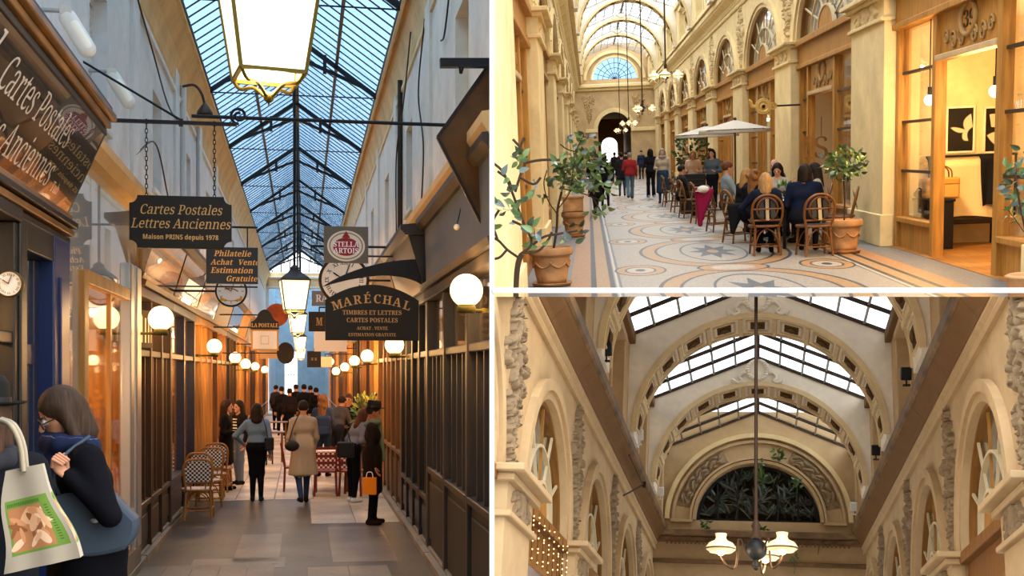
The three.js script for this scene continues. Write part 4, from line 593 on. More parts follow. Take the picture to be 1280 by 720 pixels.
const skinM = new THREE.MeshPhysicalMaterial({ vertexColors: true, roughness: 0.85, specularIntensity: 0.15, map: tGrain, side: THREE.DoubleSide });
const rc = (a, b, ra, rb2, c, o = {}) => ({ a, b, ra, rb: rb2, c: C(c), ...o }), el3 = (a, e, c, o = {}) => ({ a, e, c: C(c), ...o });
const paint = (g, c) => { const q = flat(g), k = C(c), n = q.attributes.position.count, a = new Float32Array(n * 3); for (let i = 0; i < n; i++) a.set([k.r, k.g, k.b], 3 * i); q.setAttribute('color', new THREE.BufferAttribute(a, 3)); return boxUV(q); };
const ARM = { // elbow and wrist measured from the shoulder; s = -1 right, 1 left
  down: (s) => [v(s * 0.06, -0.28, -0.02), v(s * 0.06, -0.53, 0.05)], bent: (s) => [v(s * 0.07, -0.27, -0.03), v(-s * 0.02, -0.27, 0.2)], table: (s) => [v(s * 0.07, -0.24, 0.12), v(-s * 0.04, -0.27, 0.36)],
  face: (s) => [v(s * 0.07, -0.25, 0.08), v(-s * 0.06, -0.03, 0.2)], swingF: (s) => [v(s * 0.06, -0.27, 0.06), v(s * 0.04, -0.46, 0.2)], swingB: (s) => [v(s * 0.06, -0.26, -0.1), v(s * 0.06, -0.5, -0.1)], strap: (s) => [v(s * 0.12, -0.25, -0.03), v(s * 0.04, -0.05, 0.1)], chest: (s) => [v(s * 0.08, -0.26, 0.04), v(-s * 0.1, -0.12, 0.2)], phone: (s) => [v(s * 0.06, -0.26, 0.04), v(-s * 0.05, -0.14, 0.26)], wide: (s) => [v(s * 0.2, -0.22, 0.02), v(s * 0.08, -0.36, 0.16)],
};
function handGeo(wr, dir, s, skin, fist) {                                  // palm, four fingers and thumb, slightly curled
  const parts = [ell(0.038, 0.05, 0.017, 0, -0.045, 0, 8)];
  [[-0.028, 0.072], [-0.009, 0.08], [0.01, 0.075], [0.028, 0.06]].forEach(([x, l]) => { const a = v(x, -0.08, 0), b = v(x * 1.05, -0.08 - l * (fist ? 0.3 : 0.5), fist ? 0.034 : 0.012), c = fist ? v(x, -0.055, 0.046) : v(x * 1.1, -0.08 - l * 0.85, 0.036); parts.push(rod(a, b, 0.0095, 0.009, 6), rod(b, c, 0.009, 0.0075, 6), sph(0.009, b.x, b.y, b.z, 6), sph(0.0075, c.x, c.y, c.z, 6)); });
  const t0 = v(-s * 0.032, -0.03, 0.004), t1 = v(-s * 0.052, -0.06, 0.02), t2 = v(-s * 0.05, -0.088, 0.034); parts.push(rod(t0, t1, 0.012, 0.0105, 6), rod(t1, t2, 0.0105, 0.008, 6), sph(0.01, t1.x, t1.y, t1.z, 6), sph(0.008, t2.x, t2.y, t2.z, 6));
  const g = mg(parts.map((p) => flat(p))); g.applyQuaternion(new THREE.Quaternion().setFromUnitVectors(v(0, -1, 0), dir)); g.translate(wr.x, wr.y, wr.z); return paint(g, skin);
}
function person(g, at, turn, o) {
  const h = o.h ?? 1.68, sc = h / 1.7, cell = o.cell ?? 0.022, c = { top: '#22222a', bottom: '#1b1b20', shoe: '#151313', skin: '#c8977a', hair: '#2a1d14', ...o.col };
  const w = o.build ?? 1, hipY = o.sit ? 0.52 : 0.91, prims = [], J = {};
  const lean = new THREE.Matrix4().makeRotationX(o.lean ?? 0), up = (p) => { const q = p.clone(); q.y -= hipY; q.applyMatrix4(lean); q.y += hipY; return q; };
  const oy = hipY - 0.91, U = (x, y, z) => up(v(x, y + oy, z));
  prims.push(rc(U(-0.1 * w, 1.35, -0.01), U(0.1 * w, 1.35, -0.01), 0.075, 0.075, c.top), rc(U(0, 1.42, -0.02), U(-0.14 * w, 1.375, -0.015), 0.05, 0.05, c.top), rc(U(0, 1.42, -0.02), U(0.14 * w, 1.375, -0.015), 0.05, 0.05, c.top), rc(U(-0.075 * w, 1.25, 0), U(0.075 * w, 1.25, 0), 0.108 * w, 0.108 * w, c.top), rc(U(-0.06 * w, 1.08, 0), U(0.06 * w, 1.08, 0), 0.1 * w, 0.1 * w, c.top), rc(U(-0.07 * w, 0.95, -0.01), U(0.07 * w, 0.95, -0.01), 0.112 * w, 0.112 * w, o.longTop ? c.top : c.bottom));
  if (o.sit) prims.push(rc(v(-0.08, hipY, -0.02), v(0.08, hipY, -0.02), 0.115 * w, 0.115 * w, c.bottom));
  prims.push(rc(U(0, 1.4, -0.015), U(0, 1.52, 0.01), 0.055, 0.048, o.collar ?? c.skin, { k: 0.02 }));
  const legs = o.sit ? [[0.02, 0.42, 0.42], [0.0, 0.42, 0.4]] : o.walk ? [[0, 0.16, -0.03, o.walk], [0, -0.02, -0.24, -o.walk]] : [[0, 0.03, 0], [0, -0.01, -0.03]];
  [-1, 1].forEach((s, i) => {
    const L = legs[i], hip = v(s * 0.085 * w, hipY, 0); let kn, an;
    if (o.sit) { kn = v(s * (o.knees ?? 0.11), 0.5, 0.4); an = v(s * 0.1, 0.09, (o.feet ?? 0.38)); } else if (o.walk) { kn = v(s * 0.085, 0.5, i ? 0.0 : 0.16); an = v(s * 0.075, i ? 0.14 : 0.09, i ? -0.26 : 0.2); } else { kn = v(s * (o.stance ?? 0.09), 0.5, 0.02); an = v(s * (o.stance ?? 0.095), 0.09, -0.02 + (i ? 0.03 : -0.01)); }
    const tc = o.bare ? c.skin : c.bottom;
    prims.push(rc(hip, kn, 0.088 * w, 0.06 * w * (o.loose ?? 1), o.bare === 1 ? c.bottom : c.bottom), rc(kn, an, 0.06 * w * (o.loose ?? 1), (o.wideLeg ? 0.07 : 0.042), tc));
    const fo = an.clone().add(v(s * 0.02, -0.05, 0.13)); prims.push(rc(an.clone().add(v(0, -0.045, -0.03)), fo, 0.042, 0.034, c.shoe, { k: 0.015, pri: 0.01 }));
  });
  if (o.coat) for (const s of [-1, 1]) prims.push(rc(U(s * 0.06, 1.0, 0), v(s * (o.walk ? 0.1 : 0.085), hipY - o.coat, (o.walk ? s * -0.03 : -0.005)), 0.115 * w, 0.125 * w * (o.flare ?? 1), c.top, { pri: 0.02, hem: hipY - o.coat - 0.03 }));
  if (o.skirt) for (const s of [-1, 1]) prims.push(rc(v(s * 0.06, hipY + 0.02, 0), v(s * 0.085, hipY - o.skirt, 0), 0.115, 0.125 * (o.flare ?? 1), c.bottom, { pri: 0.02, hem: hipY - o.skirt - 0.03 }));
  const hands = []; [-1, 1].forEach((s, i) => {
    const A = ARM[(o.arms ?? ['down', 'down'])[i]](s), S = v(s * 0.168 * w, 1.365 + oy, -0.01), e = up(S.clone().add(A[0])), wr = up(S.clone().add(A[1])), Sh = up(S);
    prims.push(rc(Sh, e, 0.062 * w, 0.048, c.top, { k: 0.035 }), rc(e, wr, 0.048, 0.034, o.sleeve ? c.skin : c.top, { k: 0.03 })); J[s < 0 ? 'handR' : 'handL'] = wr; hands.push(handGeo(wr, wr.clone().sub(e).normalize(), s, c.skin, (o.arms ?? [])[i] === 'strap'));
  });
  if (o.extra) prims.push(...o.extra(U, c));
  const body = fieldMesh(prims, cell, o.smooth ?? 0.055);
  // head in its own frame
  const hp = U(0, 1.57, 0.02), hm = new THREE.Matrix4().makeRotationFromEuler(new THREE.Euler((o.lean ?? 0) * 0.4 + (o.nod ?? 0), o.look ?? 0, o.tilt ?? 0, 'YXZ')); hm.setPosition(hp);
  const hc = Math.min(cell * 0.6, 0.014), sk = c.skin, hd = [el3(v(0, 0.035, -0.012), v(0.077, 0.095, 0.094), sk), rc(v(0, -0.025, 0.022), v(0, -0.078, 0.052), 0.062, 0.036, sk), rc(v(0, 0.012, 0.086), v(0, -0.022, 0.104), 0.009, 0.014, sk, { k: 0.012 }), rc(v(0, -0.02, -0.03), v(0, -0.12, -0.035), 0.05, 0.05, sk)];
  for (const s of [-1, 1]) hd.push(el3(v(s * 0.078, 0.0, -0.005), v(0.012, 0.03, 0.02), sk, { k: 0.01 }), el3(v(s * 0.031, 0.008, 0.079), v(0.013, 0.008, 0.008), '#f0ece6', { k: 0.004, pri: 0.004 }), el3(v(s * 0.031, 0.008, 0.085), v(0.006, 0.006, 0.005), '#20160f', { k: 0.003, pri: 0.006 }), rc(v(s * 0.015, 0.028, 0.086), v(s * 0.05, 0.028, 0.073), 0.005, 0.004, c.hair, { k: 0.004, pri: 0.003 }));
  hd.push(rc(v(-0.02, -0.052, 0.088), v(0.02, -0.052, 0.088), 0.007, 0.007, '#a4584c', { k: 0.006, pri: 0.003 }));
  const head = fieldMesh(hd, hc, 0.03); head.applyMatrix4(hm);
  const t = thing(g, 'person', o.label, 'person', at, turn, o.group), m = new THREE.Mesh(mergeGeometries([body, head, ...hands], false), skinM); m.geometry.scale(sc, sc, sc); m.name = 'body'; t.add(m);
  // hair
  const hs = o.hair ?? 'short', H = C(c.hair), hp2 = [el3(v(0, 0.045, -0.022), v(0.089, 0.1, 0.103), c.hair)], cut = [{ a: v(0, -0.05, 0.09), e: v(0.078, 0.115, 0.075) }];
  if (hs === 'bob') { for (const s of [-1, 1]) hp2.push(rc(v(s * 0.07, 0.03, -0.02), v(s * 0.085, -0.11, -0.01), 0.035, 0.03, c.hair)); hp2.push(rc(v(0, 0, -0.075), v(0, -0.11, -0.07), 0.06, 0.06, c.hair)); }
  if (hs === 'long' || hs === 'curly') { const l = o.hairLen ?? 0.3; for (const s of [-1, 1]) hp2.push(rc(v(s * 0.068, 0.02, -0.03), v(s * 0.085, -l * 0.8, -0.03), 0.04, 0.035, c.hair)); hp2.push(rc(v(0, 0.0, -0.075), v(0, -l, -0.1), 0.065, 0.06, c.hair), rc(v(-0.04, 0.0, -0.07), v(-0.05, -l * 0.95, -0.09), 0.05, 0.045, c.hair), rc(v(0.04, 0.0, -0.07), v(0.05, -l * 0.95, -0.09), 0.05, 0.045, c.hair)); }
  if (hs === 'curly') for (let k = 0; k < 16; k++) hp2.push(el3(v(rr(-0.09, 0.09), rr(-0.2, 0.12), rr(-0.13, -0.02)), v(0.04, 0.04, 0.04), c.hair));
  if (hs === 'bun') hp2.push(el3(v(0, 0.1, -0.11), v(0.045, 0.045, 0.045), c.hair));
  if (hs === 'short') { cut[0] = { a: v(0, -0.09, 0.06), e: v(0.12, 0.13, 0.1) }; cut.push({ a: v(0, -0.13, -0.02), e: v(0.14, 0.09, 0.1) }); }
  if (hs !== 'bald') { const hg = fieldMesh(hp2, hc, 0.03, cut); hg.deleteAttribute('color'); hg.applyMatrix4(hm); hg.scale(sc, sc, sc); part(t, 'hair', hg, mat(c.hair, 0.7, { map: tHair })); }
  const onHead = (geo) => { const q = mg(geo); q.applyMatrix4(hm); q.scale(sc, sc, sc); return q; };
  if (o.hat) { const q = part(t, 'hat', onHead([lathe(o.hat === 'bowler' ? [[0.165, 0.068], [0.168, 0.074], [0.155, 0.064], [0.105, 0.056], [0.1, 0.1], [0.097, 0.15], [0.075, 0.185], [0, 0.197]] : [[0.16, 0.058], [0.162, 0.064], [0.105, 0.056], [0.1, 0.1], [0.092, 0.155], [0.06, 0.16], [0, 0.145]], 26).translate(0, 0.01, -0.012)]), mat(o.hatColor ?? '#15130f', 0.85, { map: tGrain })); part(q, 'hat_band', onHead([cyl(0.1035, 0.106, 0.03, 0, 0.088, -0.012, 24)]), M.black); }
  if (o.scarf) { const q = fieldMesh([...[0, 1, 2, 3, 4, 5, 6, 7].map((k) => { const a = k / 8 * 2 * PI, b = (k + 1) / 8 * 2 * PI, y = (x) => 1.43 + 0.025 * Math.cos(x); return rc(U(0.095 * Math.sin(a), y(a), 0.0 + 0.085 * Math.cos(a)), U(0.095 * Math.sin(b), y(b), 0.085 * Math.cos(b)), o.scarfR ?? 0.04, o.scarfR ?? 0.04, o.scarf); }), ...(o.scarfTail ? [rc(U(0.04, 1.42, 0.09), U(0.05, 1.42 - o.scarfTail, 0.13), 0.04, 0.045, o.scarf)] : [])], cell * 0.8, 0.02); q.deleteAttribute('color'); q.scale(sc, sc, sc); part(t, 'scarf', q, o.scarfMat ?? mat(o.scarf, 0.9, { map: tGrain })); }
  if (o.glasses) part(t, 'glasses', onHead([...[-1, 1].map((s) => { const q = new THREE.TorusGeometry(0.024, 0.003, 6, 18); q.translate(s * 0.033, 0.004, 0.095); return q; }), rod(v(-0.012, 0.008, 0.1), v(0.012, 0.008, 0.1), 0.003), rod(v(0.056, 0.006, 0.092), v(0.08, 0.008, 0.0), 0.003), rod(v(-0.056, 0.006, 0.092), v(-0.08, 0.008, 0.0), 0.003)]), M.ironBrown);
  if (o.stripes) part(t, 'striped_front', [0, 1, 2, 3, 4].map((k) => { const p = U(0, 1.33 - k * 0.06, 0.105); return cb(0.12 * sc, 0.025 * sc, 0.02, p.x * sc, p.y * sc, p.z * sc); }), M.paper);
  if (o.strap) { const S = U(o.strap * 0.12, 1.43, 0.02), q = U(-o.strap * 0.17, 0.98, 0.08), r = U(-o.strap * 0.17, 0.98, -0.08); part(t, 'bag_strap', tube([q, U(0, 1.2, 0.135), U(o.strap * 0.1, 1.42, 0.07), S, U(o.strap * 0.09, 1.4, -0.1), U(0, 1.2, -0.13), r].map((p) => p.multiplyScalar(sc)), 0.009, 40, 5), M.black); }
  J.thing = t; J.sc = sc; return J;
}
// place of a joint of a person in the gallery
const jointAt = (at, turn, p, sc) => { const q = p.clone().multiplyScalar(sc).applyAxisAngle(v(0, 1, 0), turn); return [at[0] + q.x, at[1] + q.y, at[2] - q.z]; };

// ---- passage ----
{
  const st = thing(g1, 'door_step', 'low stone doorstep at the script board shop', 'step', [-1.2, 0, 5.8]); part(st, 'step_stone', rb(-0.6, 0.6, 0, 0.36, -1.2, 1.2, 0.02), M.kerb);
  const jean = '#2c3f63';
  { // man with bowler hat, seen from behind, bag on his shoulder
    const p = g1.atD(0, 600, 5.5), at = [p[0] - 0.06, 0.36, 5.5]; person(g1, at, PI + 0.5, { h: 1.76, cell: 0.014, label: 'person in dark leather jacket and black bowler hat carrying a printed tote bag', col: { top: '#17181c', bottom: '#15151a', hair: '#5a4030', skin: '#c99b80' }, hair: 'bob', hat: 'bowler', hatColor: '#17140f', scarf: '#2e2d30', longTop: 1, arms: ['bent', 'down'], build: 1.12, collar: '#17181c' });
  }
  { // woman bent over the strap of her blue bag
    const p = g1.atD(108, 600, 6.15), at = [p[0], 0.36, 6.2]; person(g1, at, -1.15, { h: 1.77, cell: 0.013, lean: 0.16, nod: 0.38, look: -0.15, label: 'person in black coat and navy dotted scarf looking down at blue handbag', col: { top: '#0d0d12', bottom: '#0b0b10', hair: '#4a3728', skin: '#c9906f' }, hair: 'bob', glasses: 1, scarf: '#18233f', scarfTail: 0.16, scarfMat: mat('#ffffff', 0.85, { map: canvasTex(128, 128, (x, w, h) => { x.fillStyle = '#141d38'; x.fillRect(0, 0, w, h); x.fillStyle = '#aebbd2'; for (let k = 0; k < 30; k++) { x.beginPath(); x.arc(rnd() * w, rnd() * h, 5, 0, 7); x.fill(); } }) }), longTop: 1, coat: 0.42, flare: 1.15, scarfR: 0.052, arms: ['bent', 'strap'], build: 1.3, collar: '#0d0d12' });
  }
  const F = (px, py) => g1.atY(px, py);
  person(g1, F(283, 613), -0.4 + PI * 0.6, { h: 1.68, label: 'person with long brown hair in black dress and coat beside the rattan chairs', col: { top: '#131214', bottom: '#131214', hair: '#3a2416', shoe: '#101010' }, hair: 'long', hairLen: 0.34, coat: 0.36, longTop: 1, bare: 1, arms: ['bent', 'down'] });
  person(g1, F(299, 606), -0.9, { h: 1.64, label: 'person in striped top and dark jacket half hidden behind the long haired woman', col: { top: '#1b1a1d', bottom: '#6b7d93', hair: '#2b1c14' }, hair: 'long', hairLen: 0.2, stripes: 1, arms: ['bent', 'down'] });
  person(g1, F(321, 627), PI, { h: 1.66, label: 'person in light denim jacket and black trousers walking away with shoulder bag', col: { top: '#6f8aa3', bottom: '#121217', hair: '#33231a', shoe: '#20232b' }, hair: 'long', hairLen: 0.16, longTop: 0, arms: ['down', 'wide'], stance: 0.07 });
  person(g1, F(379, 630), PI + 0.15, { h: 1.72, label: 'person in beige coat and jeans walking away with small dark bag', col: { top: '#b7a68c', bottom: jean, hair: '#2c1f18', shoe: '#2a1a12' }, hair: 'short', coat: 0.4, longTop: 1, flare: 1.2, walk: 1, arms: ['swingF', 'bent'], collar: '#b7a68c' });
  person(g1, F(466, 656), PI / 2 - 0.1, { h: 1.75, label: 'person in dark brown coat, black hat and striped scarf holding orange paper bag', col: { top: '#241b14', bottom: '#15151b', hair: '#3a3430', shoe: '#241a14', skin: '#b5805f' }, hair: 'short', hat: 'fedora', hatColor: '#15120f', scarf: '#6d7f62', scarfTail: 0.5, coat: 0.42, longTop: 1, arms: ['down', 'down'], build: 1.08, nod: 0.1 });
  person(g1, F(441, 628), PI / 2 + 0.5, { h: 1.62, lean: 0.35, nod: 0.2, label: 'person with auburn hair in grey jumper bending beside the man with hat', col: { top: '#77777a', bottom: '#141318', hair: '#6a3a20', shoe: '#e8e6e2' }, hair: 'long', hairLen: 0.22, arms: ['bent', 'bent'] });
  person(g1, F(404, 596), PI - 0.3, { h: 1.72, label: 'person with navy backpack standing at the checked table', col: { top: '#33415a', bottom: '#22344d', hair: '#8a6040' }, hair: 'curly', arms: ['bent', 'bent'] });
  person(g1, F(421, 590), PI / 2 + 0.9, { h: 1.7, lean: 0.3, label: 'person in grey jacket leaning over the wooden table', col: { top: '#4b4a4c', bottom: '#20242e', hair: '#3a2a20' }, hair: 'short', arms: ['table', 'table'] });
  person(g1, F(436, 586), -0.3, { h: 1.7, label: 'person in black top behind the wooden table facing the passage', col: { top: '#1a191b', bottom: '#1a191b', hair: '#6b4a30' }, hair: 'short', arms: ['face', 'bent'] });
  for (const [px, py, h, c] of [[352, 545, 1.7, '#15151b'], [362, 549, 1.66, '#1d1a20'], [370, 541, 1.75, '#121216'], [380, 546, 1.78, '#17161a'], [388, 540, 1.7, '#1b1719'], [395, 548, 1.68, '#141418'], [345, 538, 1.7, '#22202a']]) person(g1, F(px, py), PI + rr(-0.6, 0.6), { h, cell: 0.04, label: 'person in dark clothes in the far crowd of the passage', group: 'far crowd of the passage', col: { top: c, bottom: '#121216', hair: '#1d1510' }, hair: 'short' });
}
// ---- mosaic arcade ----
{
  const F = (px, py) => g2.atY(px, py);
  person(g2, F(745, 267), 0.25, { h: 1.66, label: 'person in long black coat and pale scarf walking past the citrus trees', col: { top: '#17161a', bottom: '#17161a', hair: '#3b261a' }, hair: 'short', scarf: '#b9a58c', coat: 0.4, longTop: 1, walk: 1, arms: ['swingF', 'swingB'] });
  person(g2, F(757, 258), PI, { h: 1.6, label: 'person in black hidden behind the leaves of the citrus tree', col: { top: '#141318', bottom: '#141318' }, longTop: 1, coat: 0.3 });
  person(g2, F(788, 249), PI, { h: 1.62, label: 'person with grey hair in red jumper and jeans walking away', col: { top: '#8a2a2c', bottom: '#5b7386', hair: '#8b8782', shoe: '#5c5148' }, hair: 'short', longTop: 1, walk: 1, wideLeg: 1, arms: ['down', 'bent'], build: 1.1 });
  person(g2, F(778, 245), PI, { h: 1.62, label: 'person in dark coat just behind the red jumper', col: { top: '#25242b', bottom: '#39485c' }, coat: 0.2, longTop: 1 });
  person(g2, F(802, 224), -0.3, { h: 1.72, cell: 0.03, label: 'person in navy jacket by the end wall', col: { top: '#27334c', bottom: '#222a3a' }, hair: 'short', longTop: 1 });
  for (const [px, py] of [[769, 229], [775, 227], [783, 226]]) person(g2, F(px, py), PI + rr(-0.5, 0.5), { h: 1.68, cell: 0.035, label: 'person in dark clothes at the passage arch', group: 'people at the passage arch', col: { top: '#1f1d22', bottom: '#17171b' } });
  person(g2, F(814, 247), PI + 0.2, { h: 1.72, label: 'person with dark hair in black with backpack standing', col: { top: '#16171d', bottom: '#131318', hair: '#17120f', shoe: '#8fb2c9' }, hair: 'bob', longTop: 1, wideLeg: 1, arms: ['bent', 'bent'] });
  person(g2, F(829, 254), -0.1, { h: 1.7, label: 'person with long grey hair in beige gilet and long denim skirt', col: { top: '#b9a992', bottom: '#2c4159', hair: '#a39a90', shoe: '#4c3527' }, hair: 'long', hairLen: 0.2, skirt: 0.55, scarf: '#a99b8a', arms: ['bent', 'down'], longTop: 1 });
  person(g2, [g2.atD(866, 200, 34)[0], 0, 34], -0.25, { h: 1.6, label: 'person with blonde hair in pale pink blouse behind the dark counter', col: { top: '#d8b9a0', bottom: '#4a3a33', hair: '#b98a55' }, hair: 'long', hairLen: 0.24, arms: ['bent', 'bent'] });
  person(g2, [g2.atD(890, 200, 32.6)[0], 0, 32.6], -0.4, { h: 1.62, label: 'person with dark hair in grey top by the small lamp', col: { top: '#55606b', bottom: '#1a1b20', hair: '#1d1511' }, hair: 'long', hairLen: 0.24, arms: ['bent', 'bent'] });
  const sitAt = (px, D, turn, o) => person(g2, [g2.atD(px, 230, D)[0], 0, D], turn, { sit: 1, h: 1.64, ...o });
  sitAt(852, 30, PI / 2 + 0.3, { label: 'person in dark jacket sitting at the far cafe chairs', col: { top: '#26282f', bottom: '#191a1f', hair: '#2a2320' }, hair: 'short', arms: ['table', 'table'] });
  sitAt(909, 23.6, PI / 2 + 0.15, { h: 1.78, label: 'person with auburn hair in grey blue jumper sitting at the long table', col: { top: '#7d8c95', bottom: '#2b2f38', hair: '#6f4225' }, hair: 'short', arms: ['table', 'table'] });
  sitAt(926, 21.9, PI / 2 + 0.5, { label: 'person with blonde hair in black leaning over the table', col: { top: '#16151a', bottom: '#16151a', hair: '#b08450' }, hair: 'long', hairLen: 0.2, lean: 0.2, arms: ['table', 'face'] });
  sitAt(940, 20.1, PI / 2 + 0.8, { label: 'person with curly brown hair in black seen from behind at the table', col: { top: '#121217', bottom: '#14141a', hair: '#8a5c34' }, hair: 'curly', lean: 0.12, arms: ['table', 'table'], build: 1.08 });
  sitAt(957, 18.6, PI - 0.1, { label: 'person with straight blonde hair in navy jumper on the near rattan chair', col: { top: '#141a2c', bottom: '#15161d', hair: '#b8905e' }, hair: 'long', hairLen: 0.17, lean: 0.12, arms: ['table', 'wide'], h: 1.6, build: 1.1 });
  sitAt(972, 22.9, -0.3, { label: 'person with long dark hair in pale grey jumper facing out from the table', col: { top: '#a39a91', bottom: '#22222a', hair: '#2c1c14' }, hair: 'long', hairLen: 0.24, nod: 0.35, arms: ['table', 'table'], h: 1.7 });
  sitAt(968, 26.5, -0.4, { label: 'bald person sitting behind the long table', col: { top: '#6f6a66', bottom: '#22222a', hair: '#c9a58c', skin: '#d3a68e' }, hair: 'bald', h: 1.75 });
  sitAt(1005, 18.7, PI - 0.35, { label: 'person with dark hair in navy blazer on the near rattan chair by the terracotta pot', col: { top: '#131a2e', bottom: '#15161d', hair: '#231915' }, hair: 'bob', lean: 0.1, arms: ['table', 'bent'], build: 1.15, h: 1.74 });
  sitAt(1010, 22.2, -PI / 2 - 0.2, { label: 'person with fair hair sitting on the wall side of the table', col: { top: '#3b3a40', bottom: '#22222a', hair: '#b58f5c' }, hair: 'bob', arms: ['table', 'face'] });
  sitAt(1026, 20.6, -PI / 2 - 0.25, { label: 'person with long black hair in grey cardigan on the wall side of the table', col: { top: '#8c8780', bottom: '#1b1b20', hair: '#1c1512' }, hair: 'long', hairLen: 0.26, lean: 0.15, arms: ['table', 'face'], h: 1.72 });
}
// =====================================================================
// shopfronts under the arcade arches (g2)
// =====================================================================
const { FontLoader } = await import('three/addons/loaders/FontLoader.js'), { TextGeometry } = await import('three/addons/geometries/TextGeometry.js');
const serif = await new FontLoader().loadAsync('fonts/droid/droid_serif_regular.typeface.json');
const sideX = (side) => (side < 0 ? X2L : X2R);
const paleRoom = mat('#d9c9a3', 0.8);
function scrollWork(w, r) { // flat S-scrolls under a medallion, drawn in (depth, height)
  const out = []; for (const s of [-1, 1]) for (const [cx, cy, q] of [[0.28, 0, 1], [0.62, 0, 1], [0.95, 0.06, 0.8]]) { const pts = []; for (let k = 0; k <= 20; k++) { const a = k / 20 * 3.4 * PI, rad = q * r * (1 - k / 24); pts.push(v(s * (cx * w / 2) + s * rad * Math.cos(a), cy + rad * Math.sin(a), 0)); } out.push(tube(pts, r * 0.16, 50, 5)); }
  return out;
}
function arcadeShop(side, i, o) {
  const d0 = P2[i] + 1.17, d1 = P2[i + 1] - 1.17, L = d1 - d0, X = sideX(side), W = (q) => X + side * q, lo = (a, b) => [Math.min(W(a), W(b)), Math.max(W(a), W(b))];
  const t = thing(g2, 'shopfront', o.label, 'shopfront', [X, 0, (d0 + d1) / 2], 0, o.group), a = d0 + L * (o.door?.[0] ?? 0.33), b = d0 + L * (o.door?.[1] ?? 0.68), fm = o.m ?? M.ochre;
  for (const [x0, x1] of [[d0, d0 + 0.16], [a - 0.16, a], [b, b + 0.16], [d1 - 0.16, d1]]) partG(t, 'stile', rb(...lo(0.04, 0.2), 0, LB, x0, x1, 0.015), fm);
  for (const [x0, x1, k] of [[d0 + 0.16, a - 0.16, 0], [b + 0.16, d1 - 0.16, 1]]) {
    const pn = partG(t, 'base_panel', bx(...lo(0.1, 0.18), 0, 0.4, x0, x1), fm); partG(t, 'sill_rail', rb(...lo(0.03, 0.2), 0.4, 0.48, x0, x1, 0.015), fm);
    const ys = [0.48, 1.17, 1.9, 2.62, LB]; for (let y = 0; y < 4; y++) { partG(t, 'pane', bx(...lo(0.135, 0.141), ys[y] + 0.015, ys[y + 1] - 0.015, x0, x1), o.pane ?? M.glass); if (y) partG(t, 'glazing_bar', bx(...lo(0.1, 0.16), ys[y] - 0.02, ys[y] + 0.02, x0, x1), M.ironBrown); }
  }
  partG(t, 'transom_panel', bx(...lo(0.1, 0.16), 2.72, LB, a, b), fm); partG(t, 'transom_rail', rb(...lo(0.02, 0.2), 2.66, 2.74, a, b, 0.015), M.stoneTan);
  // medallion with scrolls over the door
  const c = (a + b) / 2, sx = Math.min(1.9, (b - a) / 1.25), orn = scrollWork(sx, 0.125); const ring = new THREE.TorusGeometry(0.2, 0.036, 8, 28); ring.scale(1.55, 1, 1); ring.translate(0, 0.22, 0); orn.push(ring);
  const og = mg(orn); og.rotateY(-side * PI / 2); og.translate(W(0.085), 2.88, -c); partG(t, 'medallion', og, M.medallion);
  if (o.number) { const n = new TextGeometry(o.number, { font: serif, size: 0.2, depth: 0.012, curveSegments: 4, bevelEnabled: false }); n.computeBoundingBox(); const q = n.boundingBox; n.translate(-(q.min.x + q.max.x) / 2, -(q.min.y + q.max.y) / 2, 0); n.scale(1.5, 1, 1); n.rotateY(-side * PI / 2); n.translate(W(0.1), 3.1, -c); partG(t, 'house_number', n, M.ironBrown); }
  if (!o.open) { partG(t, 'door_leaf', [rb(...lo(0.14, 0.2), 0.02, 0.75, a, b, 0.015), rb(...lo(0.14, 0.2), 0.75, 2.66, a, a + 0.18, 0.015), rb(...lo(0.14, 0.2), 0.75, 2.66, b - 0.18, b, 0.015), rb(...lo(0.14, 0.2), 2.5, 2.66, a + 0.18, b - 0.18, 0.015)], fm); partG(t, 'door_pane', bx(...lo(0.165, 0.171), 0.75, 2.5, a + 0.18, b - 0.18), o.pane ?? M.glass); }
  if (o.room !== false) { const dp = o.depth ?? 2.2, rm = o.room ?? paleRoom; partG(t, 'back_wall', bx(...lo(dp, dp + 0.1), 0, LB, d0, d1), rm); partG(t, 'side_wall', bx(...lo(0.36, dp), 0, LB, d0 - 0.05, d0), rm); partG(t, 'side_wall', bx(...lo(0.36, dp), 0, LB, d1, d1 + 0.05), rm); partG(t, 'shop_ceiling', bx(...lo(0.2, dp), LB - 0.02, LB + 0.05, d0, d1), rm); partG(t, 'shop_floor', bx(...lo(-0.0, dp), -0.1, 0.015, d0, d1), M.shopFloor); }
  if (o.bulbs) for (let k = 0; k < o.bulbs; k++) { const l = thing(g2, 'wall_lamp', 'small warm lamp glowing inside an arcade shop', 'lamp', [W(0.7), 1.6, lerp(d0, d1, (k + 0.7) / (o.bulbs + 0.4))], 0, 'warm lamps inside the arcade shops'); part(l, 'bulb', sph(0.06, 0, 0.3, 0), glow('#ffc37a', 5)); part(l, 'flex', rod(v(0, 0.35, 0), v(0, LB - 1.62, 0), 0.006), M.iron); lamp(l, 0, 0.3, 0, 2, '#ffb468'); }
  return t;
}
arcadeShop(1, 0, { label: 'open ochre shopfront numbered above its door with lit cream interior', number: '39', open: true, door: [0.265, 0.66], room: false });
arcadeShop(1, 1, { label: 'ochre shopfront with dark doorway beside the terracotta pot', door: [0.4, 0.82], open: true, bulbs: 1, room: paleRoom, depth: 2.4 });
for (let i = 2; i < 8; i++) arcadeShop(1, i, { label: `ochre shopfront, ${ord(i)} along the cafe side counting the numbered shop as first`, group: 'ochre shopfronts along the cafe side', bulbs: i < 5 ? 1 : 0, room: paleRoom, depth: 1.1 });
for (let i = 0; i < 8; i++) arcadeShop(-1, i, { label: `ochre shopfront, ${ord(i)} along the citrus tree side towards the passage arch`, group: 'ochre shopfronts along the citrus tree side', room: paleRoom, depth: 0.7 });
